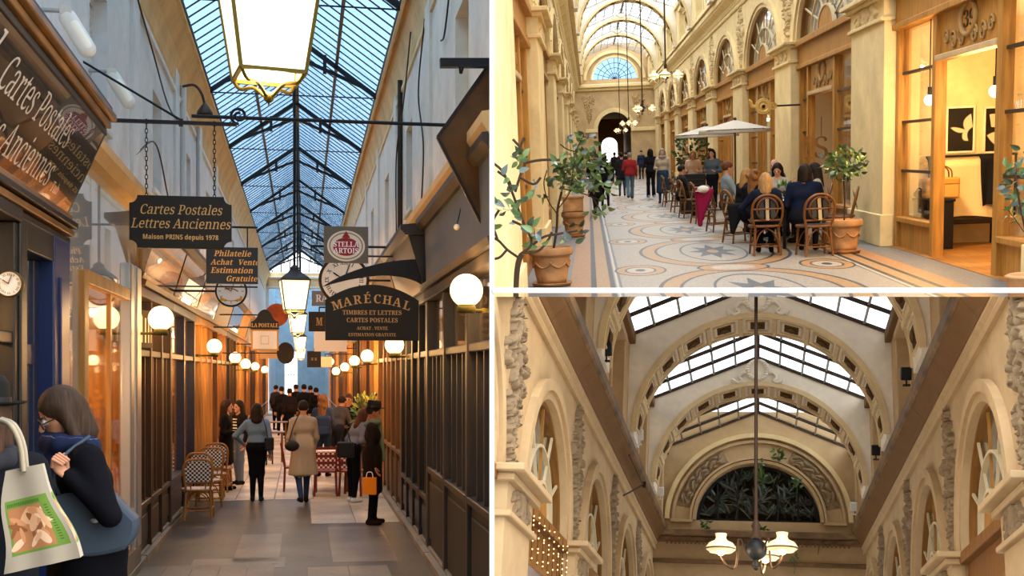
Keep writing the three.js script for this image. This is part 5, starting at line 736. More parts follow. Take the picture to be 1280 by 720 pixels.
{ // room of the numbered shop
  const r = struct(g2, 'wall_shop', 'warm cream walls and wooden floor of the numbered shop', 'wall'), xa = X2R + 0.36, xb = 7.8;
  part(r, 'room_wall', bx(xa, xb, 0, 3.6, 19.3, 19.4), mat('#f0d9a6', 0.8, { map: tPlaster })); part(r, 'room_wall', bx(xb, xb + 0.1, 0, 3.6, 11.8, 19.4), mat('#f0d9a6', 0.8, { map: tPlaster })); part(r, 'room_ceiling', bx(xa - 0.1, xb, 3.4, 3.5, 11.8, 19.4), M.cream); part(r, 'room_wall', bx(xa, xb, 0, 3.6, 11.7, 11.8), M.cream);
  for (let k = 0; k < 16; k++) part(r, 'floor_board', rb(X2R - 0.02, xb, -0.1, 0.012, 11.8 + k * 0.475, 11.8 + k * 0.475 + 0.468, 0.004), [mat('#b07a38', 0.45, { map: tWood }), mat('#a56f30', 0.45, { map: tWood }), mat('#bb8642', 0.45, { map: tWood })][k % 3]);
  for (const [px, py, D, lb] of [[1162, 125, 17.6, 'round white pendant bulb behind the numbered doorway'], [1244, 114, 15.4, 'half round white pendant behind the right shop window']]) { const p = g2.atD(px, py, D), l = thing(g2, 'pendant_lamp', lb, 'lamp', p); part(l, 'bulb', sph(0.075, 0, 0, 0), glow('#fff0cf', 5)); part(l, 'socket', cyl(0.03, 0.03, 0.12, 0, 0.12, 0), M.iron); part(l, 'flex', rod(v(0, 0.15, 0), v(0, 3.4 - p[1], 0), 0.008), M.iron); lamp(l, 0, 0, 0, 18, '#ffd08a'); }
  for (const [px, lb] of [[1201, 'framed black and white photograph of draped cloth by the doorway'], [1248, 'framed black and white photograph behind the right shop window']]) {
    const p = g2.atD(px, 162, 19.25), f = thing(g2, 'picture_frame', lb, 'picture', [p[0], p[1], 19.28]), k = px === 1201 ? 0 : 1; part(f, 'frame', [cb(0.44, 0.03, 0.04, 0, 0.34, 0), cb(0.44, 0.03, 0.04, 0, -0.34, 0), cb(0.03, 0.7, 0.04, -0.205, 0, 0), cb(0.03, 0.7, 0.04, 0.205, 0, 0)], M.cream);
    part(f, 'print', mv(new THREE.PlaneGeometry(0.39, 0.66), 0, 0, 0.012), mat('#ffffff', 0.4, { map: canvasTex(256, 420, (x, w, h) => { x.fillStyle = '#16110d'; x.fillRect(0, 0, w, h); x.fillStyle = '#d9c7a4'; x.beginPath(); if (k) { x.moveTo(40, 60); x.quadraticCurveTo(180, 40, 230, 120); x.quadraticCurveTo(140, 200, 60, 180); x.fill(); x.beginPath(); x.moveTo(20, 260); x.quadraticCurveTo(150, 180, 240, 300); x.lineTo(200, 400); x.quadraticCurveTo(90, 380, 20, 260); } else { x.moveTo(230, 60); x.quadraticCurveTo(120, 120, 170, 210); x.quadraticCurveTo(60, 170, 30, 190); x.quadraticCurveTo(90, 250, 150, 240); x.quadraticCurveTo(130, 330, 210, 320); x.quadraticCurveTo(170, 230, 250, 190); } x.fill(); x.strokeStyle = '#7a6a50'; x.lineWidth = 6; x.stroke(); }) }), true);
  }
  const sp = thing(g2, 'spotlight', 'small white spotlight on the ceiling of the numbered shop', 'lamp', g2.atD(1258, 100, 16)); part(sp, 'can', mv(cyl(0.05, 0.06, 0.14), 0, 0, 0, 0, 0, 0.5), M.paper); part(sp, 'stem', rod(v(0, 0.05, 0), v(0, 3.4 - g2.atD(1258, 100, 16)[1], 0), 0.012), M.paper);
}
{ // goods in the numbered shop
  const pl = thing(g2, 'display_plinth', 'black display plinth just inside the numbered doorway', 'plinth', [5.14, 0.012, 18.55]); part(pl, 'plinth_body', rb(-0.2, 0.2, 0, 0.72, -0.35, 0.35, 0.012), M.black); part(pl, 'plinth_top', rb(-0.22, 0.22, 0.7, 0.74, -0.37, 0.37, 0.01), M.black);
  const hb = thing(g2, 'wicker_handbag', 'tan woven handbag with two handles on the black plinth', 'handbag', [5.2, 0.753, 18.4]); part(hb, 'bag_body', [rb(-0.25, 0.25, 0, 0.3, -0.13, 0.13, 0.04)], mat('#d9a552', 0.6, { map: tWicker })); part(hb, 'flap', rb(-0.245, 0.245, 0.2, 0.31, -0.14, 0.14, 0.03), mat('#c9923f', 0.6, { map: tWicker })); for (const z of [-0.08, 0.08]) part(hb, 'handle', tube([v(-0.14, 0.28, z), v(-0.12, 0.42, z), v(0, 0.48, z), v(0.12, 0.42, z), v(0.14, 0.28, z)], 0.012), M.midWood);
  const cm = thing(g2, 'sunglasses_case', 'small black leather case on the black plinth beside the woven bag', 'case', [4.98, 0.753, 18.75]); part(cm, 'case_body', [ell(0.09, 0.06, 0.06, 0, 0.06, 0), tube([v(-0.07, 0.07, 0), v(0, 0.15, 0), v(0.07, 0.07, 0)], 0.014)], M.black);
  const bn = thing(g2, 'bench', 'low dark bench under the draped hide', 'bench', [5.82, 0.012, 18.9]); part(bn, 'seat', rb(-0.44, 0.44, 0.33, 0.42, -0.26, 0.26, 0.02), M.darkWood); for (const [x, z] of [[-0.36, -0.2], [0.36, -0.2], [-0.36, 0.2], [0.36, 0.2]]) part(bn, 'leg', rod(v(x, 0, z), v(x, 0.34, z), 0.025), M.iron);
  const drape = (x0, x1, yTop, yBot, z, m, nm, par) => { const g = new THREE.PlaneGeometry(1, 1, 14, 16), p = g.attributes.position; for (let i = 0; i < p.count; i++) { const u = p.getX(i) + 0.5, t = 0.5 - p.getY(i); p.setXYZ(i, lerp(x0, x1, u), yTop + (yBot - yTop) * t + (t < 0.12 ? -0.6 * (0.12 - t) ** 2 : 0) + 0.03 * Math.sin(u * 5) * t, z + (t < 0.12 ? -1.2 * (0.12 - t) : 0) + 0.04 * Math.sin(u * 11 + t * 2) * t + 0.12 * t * t); } g.computeVertexNormals(); part(par, nm, g, m); };
  const hd = thing(g2, 'draped_hide', 'pale leather hide hung over a rail with black hide panel', 'textile', [5.85, 0.44, 18.85]); drape(-0.5, 0.5, 0.92, 0.0, 0.05, mat('#e2c793', 0.85, { map: tGrain }), 'pale_hide', hd); drape(0.02, 0.36, 0.95, 0.16, 0.12, M.blackCloth, 'black_hide', hd); drape(-0.72, -0.48, 0.94, 0.3, 0.0, M.blackCloth, 'black_hide', hd); part(hd, 'rail', [rod(v(-0.75, 0.92, 0), v(0.6, 0.92, 0), 0.02), rod(v(-0.7, -0.02, 0), v(-0.7, 0.92, 0), 0.018), rod(v(0.58, -0.02, 0), v(0.58, 0.92, 0), 0.018)], M.iron);
  const pc = [6.75, 0, 18.2], ch = thing(g2, 'lounge_chair', 'curved brown leather chair behind the right shop window', 'chair', [pc[0], 0.012, 18.3]); part(ch, 'back', mv(new THREE.CylinderGeometry(0.3, 0.26, 0.75, 18, 1, true, PI * 0.15, PI * 1.5), 0, 0.85, 0), M.midWood); part(ch, 'seat', cyl(0.27, 0.25, 0.1, 0, 0.45, 0, 18), M.brownWood); for (let k = 0; k < 4; k++) { const a = k * PI / 2 + 0.5; part(ch, 'leg', rod(v(0.22 * Math.cos(a), 0, 0.22 * Math.sin(a)), v(0.18 * Math.cos(a), 0.42, 0.18 * Math.sin(a)), 0.02), M.iron); }
  const lt = thing(g2, 'window_lettering', 'white spaced letters on the right window of the numbered shop', 'lettering', [X2R + 0.12, 1.62, 13.75]); const tx = canvasTex(512, 96, (x, w, h) => { x.clearRect(0, 0, w, h); x.fillStyle = '#ffffff'; x.font = '54px sans-serif'; x.textBaseline = 'middle'; x.textAlign = 'center'; x.fillText('N I Y O N A', w / 2, h / 2); });
  part(lt, 'letters', mv(new THREE.PlaneGeometry(1.5, 0.2), 0, 0.35, 0, -PI / 2), mat('#ffffff', 0.5, { map: tx, transparent: true, side: THREE.FrontSide }), true);
}
{ // gold initials hanging in the dark doorway and round gilt sign on the pillar
  const p = g2.atD(1017, 185, 24.4), t = thing(g2, 'hanging_sign', 'gold script letters hanging in the dark doorway', 'sign', p); const n = new TextGeometry('iS', { font: serif, size: 0.42, depth: 0.02, curveSegments: 4, bevelEnabled: false }); n.translate(-0.2, -0.2, 0); part(t, 'letters', n, M.goldPaint); part(t, 'chain', [rod(v(-0.1, 0.2, 0), v(-0.1, 0.6, 0), 0.006), rod(v(0.15, 0.2, 0), v(0.15, 0.6, 0), 0.006)], M.iron);
  const D = 27.4, q = g2.atD(954, 133, D), s = thing(g2, 'hanging_sign', 'round gilt sign with curled tail on the arcade pillar', 'sign', q), k = D / FL;
  const disc = (r, x, y, z) => { const g = lathe([[0, 0.03], [r * 0.3, 0.03], [r * 0.34, 0.012], [r * 0.55, 0.012], [r * 0.6, 0.035], [r * 0.8, 0.035], [r * 0.84, 0.015], [r * 0.93, 0.04], [r, 0.02], [r, -0.02], [0, -0.02]], 30); g.rotateX(PI / 2); g.translate(x, y, z); return g; };
  part(s, 'disc', disc(9.5 * k, 0, 0, 0), M.gilt); part(s, 'small_disc', disc(4.5 * k, 12 * k, 0, 0), M.gilt); part(s, 'tail', tube([v(-9 * k, 0, 0), v(-13 * k, 1 * k, 0), v(-15 * k, 6 * k, 0), v(-18 * k, 8 * k, 0)], 2.2 * k, 20, 6), M.gilt); part(s, 'hub', sph(2.2 * k, 0, 0, 0.04), M.black); part(s, 'bracket', rod(v(16 * k, 0, 0), v(X2R - q[0], 0, 0), 0.02), M.iron);
}
// chandeliers: ball, curved arms and opal shades
function chandelier(g, p, sc, top, label, group, turn, power, arms = 3) {
  const t = thing(g, 'chandelier', label, 'chandelier', p, turn, group);
  part(t, 'ball', [sph(0.13 * sc, 0, 0, 0, 20), cyl(0.03 * sc, 0.05 * sc, 0.1 * sc, 0, -0.15 * sc, 0), sph(0.035 * sc, 0, -0.21 * sc, 0)], M.iron); part(t, 'rod', [rod(v(0, 0.1 * sc, 0), v(0, top - p[1], 0), 0.02 * Math.max(sc, 1)), lathe([[0.03, 0], [0.07, 0.03], [0.04, 0.12], [0.06, 0.16], [0.02, 0.24]].map(([x, y]) => [x * sc, y * sc + 0.12 * sc]), 12)], M.ironBrown);
  for (let k = 0; k < arms; k++) {
    const a = k / arms * 2 * PI, cs = Math.cos(a), sn = Math.sin(a), q = (r, y) => v(r * cs * sc, y * sc, r * sn * sc);
    part(t, 'arm', tube([q(0.1, -0.05), q(0.2, 0.12), q(0.22, -0.05), q(0.26, -0.24), q(0.36, -0.2), q(0.42, -0.1)], 0.012 * sc, 30, 6), M.ironBrown);
    const s = part(t, 'shade', lathe([[0.07, 0.16], [0.06, 0.11], [0.075, 0.08], [0.14, 0.05], [0.175, 0.0], [0.17, -0.03], [0.13, -0.06]].map(([x, y]) => [x * sc, y * sc]), 22).translate(0.42 * cs * sc, 0, 0.42 * sn * sc), mat('#f0ddb4', 0.35, { emissive: C('#ffdfa6'), emissiveIntensity: 0.33 })); part(s, 'shade_rim', mv(new THREE.TorusGeometry(0.172 * sc, 0.01 * sc, 6, 24), 0.42 * cs * sc, -0.02 * sc, 0.42 * sn * sc, 0, PI / 2), M.bronze); part(s, 'bulb', sph(0.05 * sc, 0.42 * cs * sc, -0.05 * sc, 0.42 * sn * sc), glow('#ffe3ac', 2.5)); lamp(t, 0.42 * cs * sc, -0.12 * sc, 0.42 * sn * sc, power, '#ffdca6', 4);
  }
}
chandelier(g3, g3.atD(945, 687, 13), 0.9, 8.9, 'brass chandelier with dark ball and three opal shades under the plant lunette', undefined, -PI / 4, 1.6);
for (const [px, py, D, sc, tn] of [[832, 94, 30, 0.8, 0.4], [803, 136, 41, 0.8, 0.1], [786, 154, 56, 0.8, 0.5], [775, 163, 70, 0.8, 0.2]]) chandelier(g2, g2.atD(px, py, D), sc, 8.9, `brass chandelier over the mosaic floor, ${ord([30, 41, 56, 70].indexOf(D))} in the row towards the passage arch`, 'chandeliers over the mosaic floor', tn, 2);
{ // small white alarm sensor on the shop frame
  const p = g2.atX(1101, 77, X2R - 0.02), t = thing(g2, 'alarm_sensor', 'small white sensor on the frame of the numbered shop', 'sensor', p); part(t, 'housing', rb(-0.05, 0.05, -0.04, 0.05, -0.06, 0.06, 0.015), M.porcelain); part(t, 'bracket', rod(v(0, 0, 0), v(0.12, 0.0, 0), 0.012), M.porcelain);
}
// =====================================================================
// FURNITURE
// =====================================================================
const checker = (a, b, n, extra) => canvasTex(256, 256, (x, w, h) => { const s = w / n; for (let i = 0; i < n; i++) for (let j = 0; j < n; j++) { x.fillStyle = (i + j) % 2 ? a : b; x.fillRect(i * s, j * s, s, s); } if (extra) extra(x, w, h); });
const weaveBlue = mat('#ffffff', 0.6, { map: checker('#1f2c46', '#e6e6e2', 10) }), weaveRed = mat('#ffffff', 0.7, { map: checker('#8e2a24', '#efe3d2', 10) });
weaveBlue.map.wrapS = weaveBlue.map.wrapT = THREE.RepeatWrapping; weaveBlue.map.repeat.set(3.2, 3.2); weaveRed.map.wrapS = weaveRed.map.wrapT = THREE.RepeatWrapping; weaveRed.map.repeat.set(2.4, 2.4);
const bind = (p, r = 0.022) => { const g = new THREE.TorusGeometry(r, 0.007, 5, 10); g.rotateX(PI / 2); g.translate(p.x, p.y, p.z); return g; };
// rattan armchair-less bistro chair with woven back; faces +z
function bistroChair(g, at, turn, label, group, weave, cane) {
  const t = thing(g, 'rattan_chair', label, 'chair', at, turn, group);
  const seat = new THREE.Shape(); seat.moveTo(-0.2, -0.19); seat.lineTo(0.2, -0.19); seat.quadraticCurveTo(0.24, 0.05, 0.17, 0.2); seat.lineTo(-0.17, 0.2); seat.quadraticCurveTo(-0.24, 0.05, -0.2, -0.19);
  const sg = ext(seat, 0.025, 0.006); sg.rotateX(-PI / 2); sg.rotateY(PI); part(t, 'seat', mv(sg, 0, 0.43, 0), weave); part(t, 'seat_rim', tube([v(-0.2, 0.44, 0.19), v(0.2, 0.44, 0.19), v(0.235, 0.44, 0), v(0.17, 0.44, -0.2), v(-0.17, 0.44, -0.2), v(-0.235, 0.44, 0)], 0.02, 50, 7, true), cane);
  for (const s of [-1, 1]) { part(t, 'leg', [rod(v(s * 0.22, 0, 0.2), v(s * 0.19, 0.44, 0.17), 0.017, 0.019), bind(v(s * 0.2, 0.36, 0.175))], cane); part(t, 'leg', [rod(v(s * 0.2, 0, -0.25), v(s * 0.17, 0.44, -0.19), 0.017, 0.019), bind(v(s * 0.175, 0.38, -0.2))], cane);
    part(t, 'brace', tube([v(s * 0.21, 0.1, 0.19), v(s * 0.12, 0.33, 0.18), v(0, 0.41, 0.17)], 0.01), cane); part(t, 'brace', tube([v(s * 0.2, 0.1, -0.235), v(s * 0.11, 0.33, -0.21), v(0, 0.41, -0.19)], 0.01), cane); part(t, 'stretcher', rod(v(s * 0.215, 0.16, 0.19), v(s * 0.195, 0.16, -0.23), 0.012), cane); }
  part(t, 'stretcher', rod(v(-0.2, 0.14, -0.23), v(0.2, 0.14, -0.23), 0.012), cane); part(t, 'stretcher', rod(v(-0.21, 0.14, 0.19), v(0.21, 0.14, 0.19), 0.012), cane);
  return t;
}
function squareBack(t, weave, cane) { // rounded woven back in a cane hoop
  part(t, 'back_hoop', tube([v(-0.17, 0.42, -0.19), v(-0.2, 0.62, -0.24), v(-0.205, 0.8, -0.28), v(-0.14, 0.89, -0.3), v(0, 0.905, -0.305), v(0.14, 0.89, -0.3), v(0.205, 0.8, -0.28), v(0.2, 0.62, -0.24), v(0.17, 0.42, -0.19)], 0.019, 60), cane);
  const s = new THREE.Shape(); s.moveTo(-0.17, 0.57); s.lineTo(0.17, 0.57); s.lineTo(0.19, 0.78); s.quadraticCurveTo(0.15, 0.88, 0, 0.89); s.quadraticCurveTo(-0.15, 0.88, -0.19, 0.78); s.closePath(); const g = ext(s, 0.014); g.rotateX(-0.2); g.translate(0, 0.012, -0.125); part(t, 'woven_back', g, weave);
  part(t, 'back_rail', rod(v(-0.185, 0.56, -0.225), v(0.185, 0.56, -0.225), 0.014), cane); part(t, 'spindle', rod(v(-0.1, 0.45, -0.195), v(-0.12, 0.57, -0.225), 0.01), cane); part(t, 'spindle', rod(v(0.1, 0.45, -0.195), v(0.12, 0.57, -0.225), 0.01), cane);
}
function ovalBack(t, cane) { // oval back: double hoop, crossbar and woven strip
  const zy = (y) => -0.2 - (y - 0.45) * 0.22, hoop = (rx, ry, cy, r) => tube(Array.from({ length: 20 }, (_, k) => { const a = k / 20 * 2 * PI, y = cy + ry * Math.sin(a); return v(rx * Math.cos(a), y, zy(y)); }), r, 64, 7, true);
  part(t, 'back_hoop', [tube([v(-0.18, 0.42, -0.19), v(-0.225, 0.62, zy(0.62)), v(-0.2, 0.8, zy(0.8)), v(-0.1, 0.89, zy(0.89)), v(0, 0.91, zy(0.91)), v(0.1, 0.89, zy(0.89)), v(0.2, 0.8, zy(0.8)), v(0.225, 0.62, zy(0.62)), v(0.18, 0.42, -0.19)], 0.019, 60)], cane);
  part(t, 'inner_hoop', hoop(0.155, 0.17, 0.7, 0.014), cane); part(t, 'crossbar', rod(v(-0.22, 0.7, zy(0.7)), v(0.22, 0.7, zy(0.7)), 0.013), cane); part(t, 'back_rail', rod(v(-0.215, 0.53, zy(0.53)), v(0.215, 0.53, zy(0.53)), 0.015), cane);
  const st = cb(0.05, 0.34, 0.008, 0, 0, 0); st.rotateX(0.217); st.translate(0, 0.7, zy(0.7)); part(t, 'woven_strip', st, mat('#ffffff', 0.6, { map: weaveStrip })); for (const s of [-1, 1]) part(t, 'side_weave', [mv(cb(0.07, 0.26, 0.006), s * 0.085, 0.7, zy(0.7), 0, 0.217)], M.weaveDark);
}
const weaveStrip = checker('#2a231d', '#d8bd8b', 8); weaveStrip.wrapS = weaveStrip.wrapT = THREE.RepeatWrapping; weaveStrip.repeat.set(8, 8);
// ---- passage ----
{
  const A = bistroChair(g1, g1.atY(248, 648), PI + 0.06, 'blue and white woven rattan chair farthest from the woman in black dress', 'blue woven rattan chairs in a row', weaveBlue, M.rattanPale); squareBack(A, weaveBlue, M.rattanPale);
  for (const [px, py, tn] of [[256, 635, 2.9], [264, 624, 3.2], [273, 615, 3.05]]) copyOf(A, g1, g1.atY(px, py), tn, px === 273 ? 'blue and white woven rattan chair right beside the woman in black dress' : `blue and white woven rattan chair, ${px === 264 ? 'second' : 'third'} from the woman in black dress`);
  const tb = (px, D, label, cloth, h = 0.74) => { const x = g1.atD(px, 500, D)[0], t = thing(g1, 'cafe_table', label, 'table', [x, 0, D]); part(t, 'table_top', rb(-0.34, 0.34, h - 0.03, h, -0.34, 0.34, 0.01), M.midWood); for (const [a, b] of [[-0.28, -0.28], [0.28, -0.28], [-0.28, 0.28], [0.28, 0.28]]) part(t, 'leg', rod(v(a, 0, b), v(a, h - 0.03, b), 0.022), M.midWood); return [t, x]; };
  const [ct, cx0] = tb(414, 22.4, 'small table under the red checked cloth');
  const cl = thing(g1, 'tablecloth', 'red and white checked cloth hanging over the cafe table', 'tablecloth', [cx0, 0.74, 22.4]), cg = new THREE.BoxGeometry(0.76, 0.34, 0.76, 8, 4, 8), cp = cg.attributes.position; for (let i = 0; i < cp.count; i++) { const y = cp.getY(i); if (y < 0.1) { const f = 1 + 0.05 * Math.sin(i * 1.7) * (0.17 - y); cp.setX(i, cp.getX(i) * f); cp.setZ(i, cp.getZ(i) * f); } } cg.translate(0, -0.16, 0); cg.computeVertexNormals(); part(cl, 'cloth', cg, weaveRed);
  const pp = thing(g1, 'paper_mat', 'white paper sheet lying on the checked cloth', 'paper', [cx0, 0.752, 22.4]); part(pp, 'sheet', cb(0.5, 0.006, 0.4, 0, 0.005, 0), M.paper);
  const red = mat('#8a2e22', 0.6, { map: tWood });
  const chairR = (x, d, tn, lb) => { const t = thing(g1, 'wooden_chair', lb, 'chair', [x, 0, d], tn, 'red wooden chairs at the checked table'); part(t, 'seat', rb(-0.2, 0.2, 0.43, 0.46, -0.2, 0.2, 0.01), red); for (const [a, b] of [[-0.18, -0.18], [0.18, -0.18], [-0.18, 0.18], [0.18, 0.18]]) part(t, 'leg', bar(v(a * 1.1, 0, b * 1.1), v(a, 0.44, b), 0.035), red); for (const s of [-1, 1]) part(t, 'back_post', bar(v(s * 0.18, 0.44, -0.18), v(s * 0.19, 0.9, -0.25), 0.035), red); for (const y of [0.6, 0.72, 0.86]) part(t, 'back_slat', bar(v(-0.18, y, -0.18 - (y - 0.44) * 0.15), v(0.18, y, -0.18 - (y - 0.44) * 0.15), 0.02, 0.05), red); };
  chairR(cx0 - 0.12, 21.55, PI, 'red wooden slat back chair at the checked table'); chairR(cx0 + 0.36, 21.5, PI - 0.3, 'red wooden slat back chair at the checked table'); chairR(cx0 - 0.66, 22.5, PI / 2, 'red wooden slat back chair at the checked table');
  tb(338, 30, 'wooden cafe table past the woman in denim'); tb(345, 36, 'far wooden cafe table before the dark crowd'); tb(432, 28.3, 'wooden table the grey jacket leans over');
  const mn = thing(g1, 'chair', 'dark cafe chair beside the wooden cafe table', 'chair', [g1.atD(328, 500, 29)[0], 0, 29], 1.2); part(mn, 'seat', rb(-0.2, 0.2, 0.43, 0.47, -0.2, 0.2, 0.01), M.darkWood); for (const [a, b] of [[-0.18, -0.18], [0.18, -0.18], [-0.18, 0.18], [0.18, 0.18]]) part(mn, 'leg', rod(v(a, 0, b), v(a, 0.44, b), 0.018), M.darkWood); part(mn, 'backrest', rb(-0.2, 0.2, 0.6, 0.88, 0.17, 0.2, 0.01), M.darkWood);
}
{ // bags carried in the passage
  const tote = thing(g1, 'tote_bag', 'cream canvas tote bag with green bordered print on the hatted man', 'bag', g1.atD(40, 700, 5.2)); const k = 5.2 / FL;
  const tex = canvasTex(512, 640, (x, w, h) => { x.fillStyle = '#a99d89'; x.fillRect(0, 0, w, h); x.save(); x.translate(256, 360); x.rotate(-0.02); x.fillStyle = '#6a8a3a'; x.fillRect(-215, -170, 430, 350); x.fillStyle = '#b0764c'; x.fillRect(-195, -118, 320, 280); for (let i = 0; i < 22; i++) { x.fillStyle = ['#d8a67c', '#c98b60', '#8e5634', '#e3bd98'][i % 4]; x.beginPath(); x.ellipse(-180 + rnd() * 290, -90 + rnd() * 230, 40 + rnd() * 40, 14 + rnd() * 18, rnd() * 3, 0, 7); x.fill(); } x.fillStyle = '#3f5a22'; for (let i = 0; i < 26; i++) x.fillRect(-195 + i * 12.5, -150, 7, 22); for (let i = 0; i < 14; i++) x.fillRect(150, -100 + i * 18, 30, 6); x.restore(); });
  const g = new THREE.BoxGeometry(78 * k, 118 * k, 16 * k, 10, 12, 3), p = g.attributes.position; for (let i = 0; i < p.count; i++) { const t = p.getY(i) / (118 * k) + 0.5; p.setX(i, p.getX(i) * (1.12 - 0.58 * t) + 0.01 * Math.sin(t * 7)); p.setZ(i, p.getZ(i) * (1.3 - 0.6 * t) + 0.006 * Math.sin(p.getX(i) * 40)); } g.computeVertexNormals(); g.rotateZ(0.2); g.translate(2 * k, 52 * k, 0); part(tote, 'bag_body', g, mat('#ffffff', 0.9, { map: tex }), true);
  for (const z of [0.03, -0.03]) part(tote, 'strap', tube([v(-8 * k, 106 * k, z), v(-12 * k, 138 * k, z), v(-22 * k, 160 * k, z), v(-40 * k, 166 * k, z - 0.06)], 3.4 * k, 20, 6), mat('#a5977f', 0.9));
  const hb = thing(g1, 'handbag', 'slate blue leather handbag on the bent woman arm', 'handbag', g1.atD(122, 690, 6.0)), q = 6.0 / FL;
  const s = new THREE.Shape(); s.moveTo(-46 * q, 6 * q); s.quadraticCurveTo(-10 * q, -4 * q, 30 * q, 8 * q); s.quadraticCurveTo(44 * q, 20 * q, 42 * q, 38 * q); s.lineTo(16 * q, 66 * q); s.quadraticCurveTo(-20 * q, 74 * q, -44 * q, 64 * q); s.quadraticCurveTo(-54 * q, 40 * q, -46 * q, 6 * q); part(hb, 'bag_body', mv(ext(s, 0.1, 0.02), 0, 0, -0.05), mat('#323e4a', 0.6, { bumpMap: tBump, bumpScale: 0.002 })); part(hb, 'zip', tube([v(-44 * q, 64 * q, 0), v(-14 * q, 71 * q, 0), v(16 * q, 66 * q, 0)], 0.012), M.black); part(hb, 'buckle', ell(0.02, 0.012, 0.008, 0, 40 * q, 0.08), M.steel);
  part(hb, 'strap', tube([v(-40 * q, 64 * q, 0.02), v(-45 * q, 92 * q, 0.1), v(-38 * q, 112 * q, 0.1), v(-12 * q, 138 * q, -0.06)], 0.009), mat('#323e4a', 0.6));
  const ob = thing(g1, 'paper_bag', 'bright orange paper bag with magenta side held by the man in brown', 'bag', g1.atD(462, 618, 17.1), -0.25); part(ob, 'bag_body', cb(0.19, 0.24, 0.07, 0, 0.12, 0), mat('#f08a18', 0.7)); part(ob, 'side', cb(0.006, 0.24, 0.072, -0.096, 0.12, 0), mat('#b0205f', 0.7)); part(ob, 'handle', tube([v(-0.05, 0.23, 0), v(-0.03, 0.31, 0), v(0.03, 0.31, 0), v(0.05, 0.23, 0)], 0.006), M.paper);
  const sb = thing(g1, 'shoulder_bag', 'small dark shoulder bag of the woman in beige', 'bag', g1.atD(365, 562, 19.95)); part(sb, 'bag_body', ell(0.12, 0.09, 0.06, 0, 0.06, 0), mat('#241812', 0.5)); part(sb, 'strap', tube([v(-0.05, 0.12, 0), v(0.03, 0.4, 0.02), v(0.13, 0.62, 0.0)], 0.01), mat('#3a2618', 0.5));
  const bb = thing(g1, 'shoulder_bag', 'black shoulder bag of the woman in denim', 'bag', g1.atD(335, 563, 20.6)); part(bb, 'bag_body', rb(-0.06, 0.1, 0, 0.22, -0.05, 0.05, 0.03), M.black); part(bb, 'strap', tube([v(0, 0.2, 0), v(-0.05, 0.45, 0.02), v(-0.13, 0.66, 0)], 0.008), M.black);
  const tb = thing(g1, 'shoulder_bag', 'black tote hanging from the bending woman in grey', 'bag', g1.atD(432, 572, 20.0)); part(tb, 'bag_body', rb(-0.14, 0.14, 0, 0.26, -0.05, 0.05, 0.03), M.black); part(tb, 'strap', tube([v(-0.08, 0.25, 0), v(0, 0.5, 0), v(0.08, 0.25, 0)], 0.008), M.black);
  const bp = thing(g1, 'backpack', 'navy backpack on the standing guest at the checked table', 'backpack', g1.atD(404, 545, 25.1)); part(bp, 'pack', rb(-0.16, 0.16, 0, 0.42, -0.09, 0.09, 0.07), mat('#1f2f52', 0.7)); part(bp, 'pocket', rb(-0.12, 0.12, 0.04, 0.2, -0.13, -0.08, 0.03), mat('#24365c', 0.7));
}
